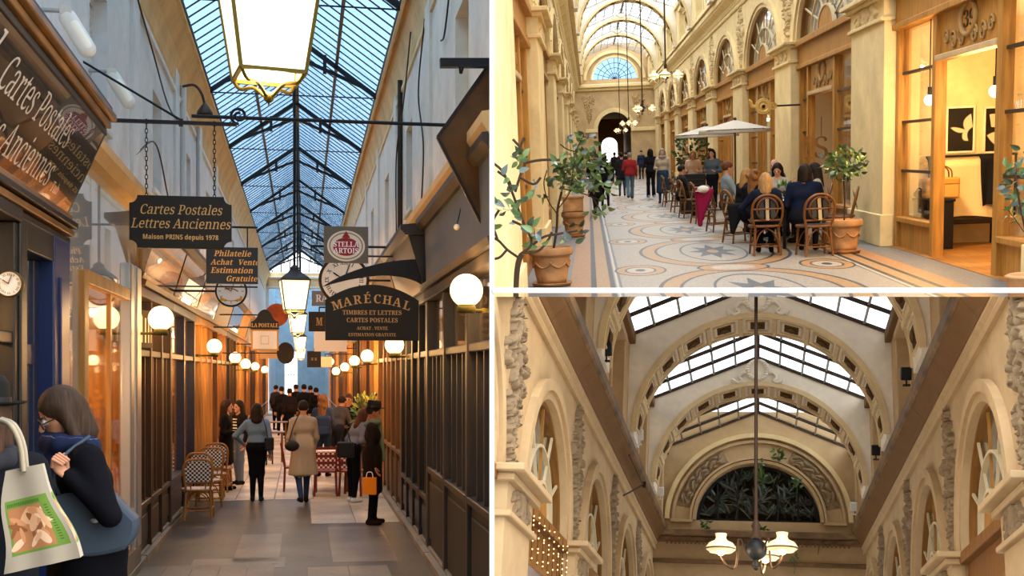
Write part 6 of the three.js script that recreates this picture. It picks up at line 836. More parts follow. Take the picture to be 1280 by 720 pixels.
// ---- mosaic arcade ----
{
  const A = bistroChair(g2, g2.atY(957, 318), PI - 0.03, 'rattan chair with oval woven back seen from behind under the blonde woman', undefined, M.weaveDark, M.rattan); ovalBack(A, M.rattan);
  copyOf(A, g2, g2.atY(1018, 319), PI + 0.12, 'rattan chair with oval woven back seen from behind under the navy blazer');
  copyOf(A, g2, g2.atY(926, 303), PI / 2 + 0.35, 'rattan chair with black jacket hung over its back'); copyOf(A, g2, g2.atY(902, 289), PI / 2 + 0.25, 'rattan chair under the man in grey blue jumper'); copyOf(A, g2, g2.atY(880, 279), PI / 2 + 0.2, 'rattan chair with magenta cloth hung over its back');
  for (const [px, py, tn] of [[864, 272, 1.8], [852, 265, 1.75], [840, 258, 1.7], [858, 255, -1.2]]) copyOf(A, g2, g2.atY(px, py), tn, 'rattan chair at the far cafe tables', 'rattan chairs at the far cafe tables');
  copyOf(A, g2, [4.1, 0, 20.3], -PI / 2 - 0.25, 'rattan chair on the wall side of the long table', 'rattan chairs on the wall side of the long table'); copyOf(A, g2, [4.05, 0, 22.2], -PI / 2 - 0.2, 'rattan chair on the wall side of the long table', 'rattan chairs on the wall side of the long table');
  copyOf(A, g2, [3.62, 0, 23.7], -0.2, 'rattan chair under the woman facing out from the table');
  const tx0 = 2.98, tx1 = 3.8, td0 = 19.35, td1 = 22.6, t = thing(g2, 'dining_table', 'long black table of the lunch party', 'table', [(tx0 + tx1) / 2, 0, (td0 + td1) / 2]); partG(t, 'table_top', rb(tx0, tx1, 0.71, 0.75, td0, td1, 0.012), M.black); for (const x of [tx0 + 0.1, tx1 - 0.1]) for (const d of [td0 + 0.15, td1 - 0.15]) partG(t, 'leg', rod(v(x, 0, -d), v(x, 0.72, -d), 0.03), M.black);
  const gl = (px, D, lb) => { const q = thing(g2, 'drinking_glass', 'clear water glass on the long black table', 'glass', [g2.atD(px, 260, D)[0], 0.75, D], 0, 'glasses on the long black table'); part(q, 'tumbler', lathe([[0, 0], [0.032, 0], [0.038, 0.11], [0.035, 0.11], [0.03, 0.008], [0, 0.008]], 16), M.glassware); }; gl(992, 19.7); gl(996, 20.2); gl(987, 20.8); gl(984, 19.9);
  for (const [px, D] of [[976, 19.6], [999, 21.2], [975, 21]]) { const q = thing(g2, 'plate', 'white plate on the long black table', 'plate', [g2.atD(px, 260, D)[0], 0.75, D], 0, 'plates on the long black table'); part(q, 'dish', lathe([[0, 0.004], [0.07, 0.004], [0.11, 0.02], [0.112, 0.024], [0.07, 0.01], [0, 0.01]], 22), M.porcelain); }
  const hang = (px, py0, D, w, h, m, lb, cat) => { const p = g2.atD(px, py0, D), q = thing(g2, cat === 'jacket' ? 'jacket' : 'folded_parasol_cloth', lb, cat, [p[0], p[1] - h, D]); const pr = []; for (let k = 0; k < 3; k++) pr.push(rc(v((k - 1) * w * 0.3, h * 0.93, 0), v((k - 1) * w * 0.1 - w * 0.12, h * (0.1 + 0.18 * k), 0.02), w * 0.19, w * 0.13, '#ffffff')); const g = fieldMesh(pr, 0.016, 0.05); g.deleteAttribute('color'); part(q, 'cloth', g, m); return q; };
  hang(880, 236, 22.6, 0.36, 0.72, mat('#8d1245', 0.75, { map: tGrain }), 'magenta cloth hanging from the rattan chair back', 'cloth'); hang(921, 256, 18.9, 0.3, 0.46, M.blackCloth, 'black jacket hanging from the rattan chair back', 'jacket');
  const wc = thing(g2, 'cap', 'pale grey cap on top of the magenta cloth', 'cap', g2.atD(879, 240, 22.5)); part(wc, 'crown', ell(0.11, 0.07, 0.1, 0, 0.05, 0), mat('#c9c4bd', 0.9)); part(wc, 'brim', mv(cyl(0.07, 0.07, 0.012, 0, 0, 0, 16), -0.08, 0.02, 0.04), mat('#c9c4bd', 0.9));
  const ct = thing(g2, 'counter', 'dark menu counter before the pink blouse', 'counter', [g2.atD(866, 230, 31.6)[0], 0, 31.6]); part(ct, 'counter_body', rb(-0.32, 0.32, 0, 1.02, -0.15, 0.15, 0.02), M.black); part(ct, 'menu_board', rb(-0.28, 0.28, 0.5, 0.95, 0.15, 0.17, 0.01), M.darkWood); for (const y of [0.62, 0.74, 0.86]) part(ct, 'rail', bx(-0.28, 0.28, y, y + 0.02, -0.19, -0.17), M.ironBrown);
  // parasols
  const par = (px, D, r, top, lb) => { const x = g2.atD(px, 200, D)[0], q = thing(g2, 'parasol', lb, 'parasol', [x, 0, D]); part(q, 'pole', rod(v(0, 0.05, 0), v(0, top, 0), 0.025), M.midWood); part(q, 'base', lathe([[0, 0], [0.25, 0], [0.25, 0.05], [0.05, 0.08], [0.04, 0.25], [0, 0.25]], 18), M.iron); const cn = new THREE.ConeGeometry(r, r * 0.26, 8, 1, true); cn.translate(0, top - r * 0.13, 0); const c0 = part(q, 'canopy', cn, M.canvasCloth); const vl = new THREE.CylinderGeometry(r, r, 0.06, 8, 1, true); vl.translate(0, top - r * 0.26 - 0.05, 0); part(c0, 'valance', vl, M.canvasCloth); part(q, 'finial', sph(0.04, 0, top + 0.02, 0), M.ironBrown); for (let k = 0; k < 8; k++) { const a = k / 8 * 2 * PI; part(q, 'rib', rod(v(0, top - 0.04, 0), v(r * 0.98 * Math.sin(a), top - r * 0.26 - 0.01, r * 0.98 * Math.cos(a)), 0.01), M.midWood); } };
  par(919, 28, 0.82, 2.25, 'open off white parasol over the lunch party'); par(884, 33, 0.85, 2.24, 'second off white parasol behind the first');
}
// =====================================================================
// PLANTS
// =====================================================================
function leafGeo(l, w, bend = 0.25) { const g = new THREE.PlaneGeometry(1, 1, 2, 5), p = g.attributes.position; for (let i = 0; i < p.count; i++) { const u = p.getX(i) * 2, t = p.getY(i) + 0.5, ww = w * Math.sin(PI * Math.pow(t, 0.75)) * 0.5 + 0.002; p.setXYZ(i, u * ww, l * t, -bend * l * t * t + Math.abs(u) * ww * 0.35); } g.computeVertexNormals(); return boxUV(flat(g)); }
const leaves = { big: leafGeo(0.13, 0.065), mid: leafGeo(0.09, 0.042), small: leafGeo(0.07, 0.03), long: leafGeo(0.28, 0.035, 0.5), tuft: leafGeo(0.2, 0.03, 0.4) };
const leafMats = [M.leaf, M.leafPale, M.leafDark, M.leafGrey];
function addLeaf(parent, geo, m, p, dir, sc = 1) { const o = shared(parent, 'leaf', geo, m); o.position.copy(p); o.quaternion.setFromUnitVectors(v(0, 1, 0), dir.clone().normalize()); o.rotateY(rr(-0.8, 0.8)); o.scale.setScalar(sc); return o; }
function pot(g, at, r, h, label) {
  const t = thing(g, 'flower_pot', label, 'pot', at); part(t, 'pot_body', lathe([[0, 0.03], [r * 0.68, 0.03], [r * 0.72, h * 0.2], [r * 0.74, h * 0.22], [r * 0.75, h * 0.26], [r * 0.88, h * 0.72], [r * 0.9, h * 0.78], [r * 1.0, h * 0.8], [r * 1.04, h * 0.84], [r * 1.04, h * 0.95], [r, h], [r * 0.92, h], [r * 0.88, h * 0.9], [0, h * 0.9]], 36), M.terracotta);
  part(t, 'saucer', lathe([[0, 0], [r * 0.86, 0], [r * 0.96, 0.045], [r * 0.93, 0.05], [r * 0.82, 0.03], [0, 0.03]], 30), M.terracotta); part(t, 'soil', cyl(r * 0.89, r * 0.89, 0.02, 0, h * 0.91, 0, 24), M.soil);
  for (let k = 0; k < 7; k++) { const a0 = k / 7 * 2 * PI, pts = []; for (let j = 0; j <= 6; j++) { const a = a0 + j / 6 * 2 * PI / 7, y = h * (0.62 - 0.12 * Math.sin(j / 6 * PI)), rad = r * lerp(0.75, 0.88, (y / h - 0.26) / 0.46) + 0.008; pts.push(v(rad * Math.sin(a), y, rad * Math.cos(a))); } part(t, 'garland', [tube(pts, r * 0.05, 20, 6), sph(r * 0.07, pts[0].x, pts[0].y, pts[0].z, 8)], M.terracotta); }
  return t;
}
// tree grown from given branch lines (pixel lists at a depth), leaves at given pixels
function branchTree(g, name, label, base, D, lines, r0) {
  const t = thing(g, name, label, 'plant', base), L = (px, py, dz = 0) => { const p = g.atD(px, py, D + dz); return v(p[0] - base[0], p[1] - base[1], -(p[2] - base[2])); };
  lines.forEach((l, i) => part(t, i ? 'branch' : 'trunk', tube(l.map(([x, y, z]) => L(x, y, z ?? 0)), i ? r0 * 0.36 : r0 * 0.8, l.length * 6, 7), M.bark));
  return [t, L];
}
{ // left front citrus tree
  const D = 9.2, base = [g2.atD(645, 380, D)[0], g2.atD(645, 402, D)[1], D];
  const [t, L] = branchTree(g2, 'citrus_tree', 'sparse citrus tree with bare crooked branches before the terracotta pot', base, D, [[[646, 402], [645, 360], [648, 328], [652, 318]], [[648, 322], [634, 312], [622, 300], [612, 296]], [[650, 318], [664, 306], [660, 290], [652, 282], [640, 276]], [[652, 316], [672, 314], [684, 302], [690, 290]], [[660, 292], [648, 262], [640, 240], [628, 214], [617, 204]], [[644, 240], [650, 220], [658, 196], [650, 184], [641, 174]], [[650, 184], [655, 172]], [[640, 240], [636, 226], [622, 214]], [[634, 312], [624, 322], [614, 324]], [[666, 306], [680, 296], [700, 292], [722, 288]], [[650, 222], [668, 230], [676, 222]], [[622, 300], [616, 278], [624, 262]], [[654, 204], [676, 200], [700, 200]]], 0.028);
  for (const [x, y] of [[636, 196], [642, 202], [655, 194], [662, 200], [644, 212], [630, 222], [650, 252], [656, 252], [642, 258], [630, 250], [624, 264], [628, 272], [640, 262], [654, 278], [668, 296], [674, 300], [676, 308], [662, 282], [636, 282], [624, 280], [620, 254], [672, 228], [690, 200], [706, 196], [664, 292], [646, 268], [634, 240], [680, 302], [700, 296], [716, 302]]) for (let k = 0; k < 2; k++) addLeaf(t, leaves.big, leafMats[Math.floor(rnd() * 4)], L(x + rr(-5, 5), y + rr(-5, 5), rr(-0.15, 0.15)), v(rr(-1, 1), rr(-0.7, 0.8), rr(-0.3, 0.9)), rr(0.5, 0.85));
}
const potAt = g2.atY(690, 357);
pot(g2, potAt, 0.27, 0.49, 'large terracotta pot with garland relief under the citrus tree');
{ // citrus in the big pot
  const D = potAt[2], base = [potAt[0], 0.43, D], [t, L] = branchTree(g2, 'citrus_tree', 'leafy citrus tree growing in the large terracotta pot', base, D, [[[692, 311], [696, 285], [697, 262], [702, 240]], [[697, 262], [712, 240], [716, 214], [720, 190], [730, 168]], [[698, 270], [684, 248], [680, 228], [684, 212]], [[704, 236], [722, 240], [740, 246], [754, 252]], [[702, 240], [708, 216], [726, 204], [748, 198]], [[712, 240], [730, 226], [752, 222]], [[720, 190], [708, 186], [700, 180]], [[740, 246], [750, 262], [756, 272]]], 0.02);
  for (let k = 0; k < 170; k++) { const a = rnd() * 2 * PI, q = Math.sqrt(rnd()); addLeaf(t, leaves.big, leafMats[Math.floor(rnd() * 3.6)], L(730 + 34 * q * Math.cos(a), 216 + 26 * q * Math.sin(a), rr(-0.35, 0.35)), v(rr(-1, 1), rr(-0.8, 0.9), rr(-0.4, 1)), rr(0.6, 1.0)); }
  for (const [x, y] of [[730, 167], [736, 172], [724, 174], [712, 172], [742, 176], [718, 182], [732, 186], [688, 214], [684, 230], [680, 244], [694, 226], [700, 210], [757, 246], [764, 240], [760, 258], [752, 268], [745, 272], [738, 266], [728, 290], [722, 282], [768, 234]]) for (let k = 0; k < 3; k++) addLeaf(t, leaves.big, leafMats[Math.floor(rnd() * 3.6)], L(x + rr(-4, 4), y + rr(-4, 4), rr(-0.15, 0.15)), v(rr(-1, 1), rr(-0.8, 0.7), rr(-0.2, 0.9)), rr(0.6, 1.0));
}
{ const p = g2.atY(718, 296); pot(g2, p, 0.24, 0.5, 'second terracotta pot behind the citrus leaves'); const q = g2.atD(720, 262, p[2]); const t = thing(g2, 'planter_box', 'square terracotta planter stacked behind the citrus tree', 'planter', [p[0], 0.51, p[2]]); part(t, 'box', rb(-0.2, 0.2, 0, 0.28, -0.2, 0.2, 0.02), M.terracotta); part(t, 'rim', rb(-0.22, 0.22, 0.26, 0.31, -0.22, 0.22, 0.015), M.terracotta); }
{ // right pot with clipped tree
  const pa = g2.atY(1055, 316); pot(g2, pa, 0.26, 0.5, 'terracotta pot with swags at the foot of the cream pillar');
  const D = pa[2], base = [pa[0], 0.45, D], [t, L] = branchTree(g2, 'ficus_tree', 'small round headed tree in the terracotta pot by the cream pillar', base, D, [[[1055, 281], [1056, 250], [1055, 225], [1056, 208]], [[1056, 225], [1046, 208], [1040, 198]], [[1055, 222], [1066, 210], [1074, 202]], [[1056, 210], [1054, 195], [1050, 186]], [[1056, 208], [1064, 196], [1066, 186]]], 0.016);
  for (let k = 0; k < 190; k++) { const a = rnd() * 2 * PI, q = Math.sqrt(rnd()); addLeaf(t, leaves.mid, leafMats[Math.floor(rnd() * 3.2)], L(1056 + 27 * q * Math.cos(a), 204 + 20 * q * Math.sin(a), rr(-0.4, 0.4)), v(rr(-1, 1), rr(-0.9, 0.9), rr(-0.4, 1)), rr(0.8, 1.4)); }
}
{ // shrub at the shop window, right edge
  const D = 11, base = [g2.atD(1292, 300, D)[0], 0, D], [t, L] = branchTree(g2, 'shrub', 'leafy shrub in front of the numbered shop window', base, D, [[[1292, 412], [1290, 340], [1284, 300], [1274, 250], [1268, 215]], [[1280, 290], [1266, 270], [1256, 258]], [[1276, 262], [1284, 240], [1290, 200]], [[1270, 230], [1260, 224], [1252, 228]]], 0.012);
  for (let k = 0; k < 70; k++) { const a = rnd() * 2 * PI, q = Math.sqrt(rnd()); addLeaf(t, leaves.mid, leafMats[Math.floor(rnd() * 4)], L(1274 + 26 * q * Math.cos(a), 234 + 52 * q * Math.sin(a), rr(-0.2, 0.2)), v(rr(-1, 1), rr(-0.6, 0.9), rr(-0.3, 0.9)), rr(0.8, 1.2)); }
  const p = thing(g2, 'flower_pot', 'plain terracotta pot of the shrub by the numbered shop', 'pot', [base[0], 0, D]); part(p, 'pot_body', lathe([[0, 0], [0.16, 0], [0.22, 0.36], [0.24, 0.38], [0.2, 0.4], [0, 0.36]], 24), M.terracotta);
}
{ // bush behind the parasols, centrepiece, small bush on a stool
  const bush = (g, at, r, n, label, geo, ms, name = 'bush', sy = 1) => { const t = thing(g, name, label, 'plant', at); part(t, 'stem', [rod(v(0, 0, 0), v(0, r, 0), 0.015), rod(v(0, r * 0.5, 0), v(r * 0.4, r, 0), 0.01), rod(v(0, r * 0.5, 0), v(-r * 0.4, r, 0), 0.01)], M.bark); for (let k = 0; k < n; k++) { const p = v(rr(-1, 1), rr(-1, 1), rr(-1, 1)); if (p.length() > 1) p.normalize(); addLeaf(t, geo, ms[Math.floor(rnd() * ms.length)], p.clone().multiply(v(r, r * sy, r)).add(v(0, r * sy, 0)), p.clone().add(v(rr(-0.5, 0.5), rr(-0.2, 0.6), rr(-0.5, 0.5))), rr(0.9, 1.5)); } return t; };
  const pl = thing(g2, 'planter_box', 'tall dark planter behind the far cafe chairs', 'planter', [g2.atD(864, 200, 37)[0], 0, 37]); part(pl, 'box', rb(-0.35, 0.35, 0, 1.1, -0.25, 0.25, 0.02), M.darkWood); part(pl, 'soil', cb(0.6, 0.02, 0.4, 0, 1.105, 0), M.soil);
  bush(g2, [g2.atD(864, 200, 37)[0], 1.11, 37], 0.48, 170, 'dense dark bush above the far cafe tables', leaves.big, [M.leafDark, M.leaf, M.leafDark]);
  bush(g2, [3.25, 0.75, 20.6], 0.13, 46, 'small green plant in the middle of the long table', leaves.mid, [M.leaf, M.leafPale]);
  const st = thing(g2, 'stool', 'rattan stool holding a round plant beside the walking woman', 'stool', g2.atY(839, 252)); part(st, 'seat', cyl(0.2, 0.2, 0.03, 0, 0.45, 0, 18), M.rattan); for (let k = 0; k < 4; k++) { const a = k * PI / 2 + 0.4; part(st, 'leg', rod(v(0.2 * Math.cos(a), 0, 0.2 * Math.sin(a)), v(0.16 * Math.cos(a), 0.45, 0.16 * Math.sin(a)), 0.015), M.rattan); } const sp = g2.atY(839, 252); bush(g2, [sp[0], 0.465, sp[2]], 0.17, 60, 'round cactus like plant on the rattan stool', leaves.small, [M.leaf, M.leafDark]);
  // passage: leafy plant by the right shopfront
  const D = 24.5, x = g1.atD(464, 500, D)[0], pp = thing(g1, 'flower_pot', 'dark pot stand behind the man with hat', 'pot', [x, 0, D]); part(pp, 'pot_body', lathe([[0, 0], [0.18, 0], [0.22, 0.9], [0.24, 0.95], [0.2, 0.97], [0, 0.9]], 20), M.darkWood); bush(g1, [x, 0.97, D], 0.36, 210, 'bright leafy plant above the man with hat', leaves.mid, [M.leafPale, mat('#b6b84a', 0.5), M.leaf], 'bush', 1.1);
}
{ // plants crowding the lunette (g3)
  const grey = [M.leafDry, M.leafGrey, mat('#474a42', 0.6), M.leafDark];
  const tuft = (x, y, n, geo, ms, label, sp = 1, dz = 0) => { const t = thing(g3, 'potted_plant', label, 'plant', [x, y, D3 + 0.35 + dz], 0, 'plants in the lunette'); part(t, 'stem', rod(v(0, -0.02, 0), v(0, 0.1, 0), 0.02), M.bark); for (let k = 0; k < n; k++) { const a = rnd() * 2 * PI; addLeaf(t, geo, ms[Math.floor(rnd() * ms.length)], v(rr(-0.1, 0.1), 0.08 + rr(0, 0.1), rr(-0.05, 0.05)), v(Math.cos(a) * sp, rr(0.2, 1.1), Math.sin(a) * 0.5 + 0.3), rr(0.8, 1.5)); } };
  for (const [x, y] of [[-1.15, 6.58], [-0.95, 6.9], [-0.7, 6.62], [-0.65, 7.2], [-0.4, 6.85], [-0.3, 7.4], [-0.15, 6.6], [0.1, 7.1], [0.25, 6.62], [0.35, 7.35], [0.55, 6.9], [0.75, 7.1], [0.8, 6.6], [1.05, 6.85], [1.2, 6.6], [-0.5, 7.0], [0.0, 6.85], [0.6, 6.65]]) tuft(x, y, 26, rnd() < 0.5 ? leaves.long : leaves.tuft, grey, 'grey green spiky plant crowding the lunette');
  const green = (px, py, n, geo, label, ms = [M.leafPale, M.leaf]) => { const p = g3.atD(px, py, D3 - 0.1), t = thing(g3, 'trailing_plant', label, 'plant', p); part(t, 'stem', tube([v(0, -0.35, -0.15), v(0.02, -0.15, -0.02), v(0, 0.05, 0)], 0.008), M.leaf); for (let k = 0; k < n; k++) addLeaf(t, geo, ms[k % ms.length], v(rr(-0.1, 0.1), rr(-0.08, 0.12), rr(-0.04, 0.08)), v(rr(-1, 1), rr(-0.6, 0.8), rr(0, 1)), rr(0.9, 1.5)); };
  green(973, 570, 34, leaves.mid, 'green leafy sprig rising over the lunette crown'); green(952, 601, 22, leaves.tuft, 'green spiky rosette before the lunette crown'); green(995, 606, 26, leaves.mid, 'green vine on the right rim of the lunette'); green(952, 580, 14, leaves.small, 'small green sprig left of the leafy one'); green(880, 658, 16, leaves.mid, 'pale green plant at the left foot of the lunette'); green(955, 668, 24, leaves.mid, 'green vine hanging below the lunette sill'); green(920, 672, 18, leaves.small, 'small green vine over the cornice behind the chandelier'); green(1022, 676, 24, leaves.mid, 'brown and green vine hanging at the right end of the lunette sill', [M.leafDry, M.leaf]); green(992, 700, 10, leaves.small, 'tiny green sprig hanging below the cornice');
  for (const [x0, y0, x1, y1] of [[-0.9, 6.9, -0.1, 6.55], [-0.2, 7.3, -0.5, 6.6], [0.2, 6.6, 0.6, 7.2], [0.3, 7.1, 0.95, 6.6]]) { const t = thing(g3, 'dry_vine', 'bare grey stem tangled in the lunette plants', 'plant', [x0, y0, D3 + 0.3], 0, 'bare stems in the lunette'); part(t, 'stem', tube([v(0, 0, 0), v((x1 - x0) * 0.5, (y1 - y0) * 0.3 + 0.1, 0.06), v(x1 - x0, y1 - y0, 0)], 0.014), M.leafDry); }
}
// =====================================================================
// HANGING SIGNS AND FITTINGS OF THE PASSAGE, FITTINGS OF THE ROOFED ARCADE
// =====================================================================
function rectAt(px0, py0, px1, py1, D) { const a = g1.atD(px0, py1, D), b = g1.atD(px1, py0, D); return [(a[0] + b[0]) / 2, a[1], b[0] - a[0], b[1] - a[1]]; }
function boardSign(name, label, px0, py0, px1, py1, D, shape, texW, texH, draw, m, hang) {
  const [x, y, w, h] = rectAt(px0, py0, px1, py1, D), t = thing(g1, name, label, 'sign', [x, y, D]);
  part(t, 'board', mv(ext(shape(w, h), 0.03, 0.004, 20), 0, 0, -0.03), m ?? M.signBlack);
  if (draw) { const g = new THREE.ShapeGeometry(shape(w, h), 20), p = g.attributes.position, uv = g.attributes.uv; for (let i = 0; i < p.count; i++) uv.setXY(i, p.getX(i) / w + 0.5, p.getY(i) / h); g.translate(0, 0, 0.006); part(t, 'face', g, mat('#ffffff', 0.5, { map: canvasTex(texW, texH, draw), side: THREE.FrontSide }), true); }
  if (hang) hang(t, w, h); return [t, x, y, w, h];
}
const rectShape = (w, h) => poly([[-w / 2, 0], [w / 2, 0], [w / 2, h], [-w / 2, h]]);
const scallop = (w, h) => { const r = 0.075, s = new THREE.Shape(), W = w / 2; s.moveTo(-W + r, 0); s.lineTo(W - r, 0); s.absarc(W, 0, r, PI, PI / 2, true); s.lineTo(W, h - r); s.absarc(W, h, r, 1.5 * PI, PI, true); s.lineTo(-W + r, h); s.absarc(-W, h, r, 0, -PI / 2, true); s.lineTo(-W, r); s.absarc(-W, 0, r, PI / 2, 0, true); return s; };
const archTop = (w, h) => { const s = new THREE.Shape(); s.moveTo(-w / 2, 0); s.lineTo(w / 2, 0); s.lineTo(w / 2, h * 0.72); s.quadraticCurveTo(0, h * 1.28, -w / 2, h * 0.72); s.closePath(); return s; };
const gold = '#cfa766', txt = (x, s, font, px, py, sx = 1, color) => { x.save(); if (color) x.fillStyle = color; x.font = font; x.translate(px, py); x.scale(sx, 1); x.fillText(s, 0, 0); x.restore(); };
const chain = (a, b) => { const out = [], n = Math.max(3, Math.round(a.distanceTo(b) / 0.045)); for (let k = 0; k < n; k++) { const p = a.clone().lerp(b, (k + 0.5) / n), q = new THREE.TorusGeometry(0.016, 0.005, 5, 8); q.scale(0.8, 1.5, 1); if (k % 2) q.rotateY(PI / 2); q.translate(p.x, p.y, p.z); out.push(q); } return out; };
{ // scalloped black sign on its iron bar
  const D = 12.1, bar0 = g1.atD(128, 150, D), bar1 = g1.atD(296, 150, D);
  boardSign('hanging_sign', 'black scalloped sign with gold script hung by chains from the iron bar', 162, 247, 289, 309, D, scallop, 1024, 500, (x, w, h) => { x.fillStyle = '#15120e'; x.fillRect(0, 0, w, h); x.fillStyle = gold; x.textAlign = 'center'; x.textBaseline = 'middle'; txt(x, 'Cartes Postales', 'italic 128px serif', w / 2, 130, 0.92); txt(x, 'Lettres Anciennes', 'italic 128px serif', w / 2, 265, 0.92); txt(x, 'Maison PRINS depuis 1978', 'bold 64px sans-serif', w / 2, 395, 0.95); }, M.signBlack, (t, w, h) => { const up = bar0[1] - g1.atD(0, 309, D)[1]; for (const px of [183, 268]) { const x = g1.atD(px, 200, D)[0] - (g1.atD(162, 300, D)[0] + g1.atD(289, 300, D)[0]) / 2; part(t, 'chain', chain(v(x, h - 0.02, 0), v(x, up, 0)), M.iron); } });
  const b = thing(g1, 'iron_bracket', 'long iron bar with scroll end carrying the scalloped sign', 'bracket', bar0); const L = bar1[0] - bar0[0]; part(b, 'bar', bar(v(-0.1, 0, 0), v(L, 0, 0), 0.035), M.iron); const sc = []; for (let k = 0; k <= 22; k++) { const a = k / 22 * 3.2 * PI, r = 0.085 * (1 - k / 30); sc.push(v(L + 0.02 - r * Math.sin(a) * 1, 0.09 - r * Math.cos(a), 0)); } part(b, 'scroll', tube(sc, 0.014, 60), M.iron); part(b, 'collar', cb(0.04, 0.07, 0.05, L * 0.58, 0, 0), M.iron);
  const s0 = g1.atD(82, 64, D), s1 = g1.atD(232, 147, D); part(b, 'stay', rod(v(s0[0] - bar0[0], s0[1] - bar0[1], 0), v(s1[0] - bar0[0], 0.0, 0), 0.012), M.iron);
  const tie = thing(g1, 'tie_bar', 'thin iron tie bar crossing the passage below the near lantern', 'bar', g1.atD(300, 147, 14)); const e0 = g1.atD(296, 147, 14), e1 = [UR, e0[1], 14], q = g1.atD(300, 147, 14); part(tie, 'rod', rod(v(e0[0] - q[0] - 0.5, e0[1] - q[1], 0), v(e1[0] - q[0], e0[1] - q[1], 0), 0.022), M.iron);
}
boardSign('hanging_sign', 'slate blue sign with slanted gold lettering below the scalloped sign', 258, 310, 322, 354, 15, rectShape, 640, 440, (x, w, h) => { x.fillStyle = '#1d2733'; x.fillRect(0, 0, w, h); x.fillStyle = '#d0a25c'; x.textAlign = 'left'; x.textBaseline = 'middle'; txt(x, 'Philatelie', 'italic bold 96px serif', 90, 75); txt(x, 'Achat', 'italic bold 92px serif', 50, 180); txt(x, 'Vente', 'italic bold 92px serif', 390, 180); txt(x, 'Estimation', 'italic bold 96px serif', 50, 280); txt(x, 'Gratuite', 'italic bold 92px serif', 240, 380); }, M.slate, (t, w, h) => { part(t, 'hanger', [rod(v(-w * 0.3, h, 0), v(-w * 0.3, h + 0.25, 0), 0.008), rod(v(w * 0.3, h, 0), v(w * 0.3, h + 0.25, 0), 0.008), rod(v(-w / 2 - 0.75, h + 0.25, 0), v(w / 2, h + 0.25, 0), 0.014), rod(v(-w / 2 - 0.75, -0.04, 0), v(w / 2, -0.04, 0), 0.01)], M.iron); });
function clock(px, py, r, D, label, draw, rim, side) {
  const c = g1.atD(px, py, D), R = r * D / FL, t = thing(g1, 'wall_clock', label, 'clock', [c[0], c[1] - R, D]);
  const cs = lathe([[0, -0.04], [R * 1.02, -0.04], [R * 1.08, 0], [R * 1.02, 0.04], [R * 0.95, 0.03], [R * 0.95, 0.015], [0, 0.015]], 36); cs.rotateX(PI / 2); cs.translate(0, R, 0); part(t, 'case', cs, rim);
  part(t, 'dial', mv(new THREE.CircleGeometry(R * 0.95, 36), 0, R, 0.02), mat('#ffffff', 0.5, { map: canvasTex(256, 256, draw), side: THREE.FrontSide }), true);
  part(t, 'hand', bar(v(0, R, 0.03), v(-R * 0.45, R * 1.3, 0.03), 0.012, R * 0.05), M.iron); part(t, 'hand', bar(v(0, R, 0.035), v(R * 0.25, R * 1.7, 0.035), 0.01, R * 0.04), M.iron); part(t, 'bracket', rod(v(0, R, -0.02), v((side < 0 ? XL : XR) - c[0], R, -0.02), 0.016), M.iron);
}
const roman = ['XII', 'I', 'II', 'III', 'IIII', 'V', 'VI', 'VII', 'VIII', 'IX', 'X', 'XI'], dialR = (x, w, h) => { x.fillStyle = '#e4dfd3'; x.fillRect(0, 0, w, h); x.fillStyle = '#2a2520'; x.font = 'bold 30px serif'; x.textAlign = 'center'; x.textBaseline = 'middle'; roman.forEach((s, k) => { x.save(); x.translate(w / 2, h / 2); x.rotate(k / 12 * 2 * PI); x.fillText(s, 0, -98); x.restore(); }); };
clock(430, 350, 29, 18.5, 'large pale clock with Roman numerals behind the arched black sign', dialR, M.ironBrown, 1);
clock(289, 364, 18, 17, 'small round clock with black rim and yellow band', (x, w, h) => { x.fillStyle = '#eeeeea'; x.fillRect(0, 0, w, h); x.fillStyle = '#e0a63a'; x.beginPath(); x.moveTo(30, 175); x.quadraticCurveTo(128, 250, 226, 175); x.lineTo(226, 220); x.lineTo(30, 220); x.fill(); x.fillStyle = '#222'; x.font = 'bold 26px sans-serif'; x.textAlign = 'center'; for (let k = 0; k < 12; k++) { x.save(); x.translate(128, 128); x.rotate(k / 12 * 2 * PI); x.fillText('I', 0, -92); x.restore(); } x.strokeStyle = '#b07a30'; x.lineWidth = 12; x.beginPath(); x.moveTo(70, 110); x.quadraticCurveTo(128, 90, 190, 130); x.stroke(); }, M.black, -1);
clock(12, 355, 15, 8.0, 'pale round clock inside the script board shop window', dialR, M.bronze, -1);
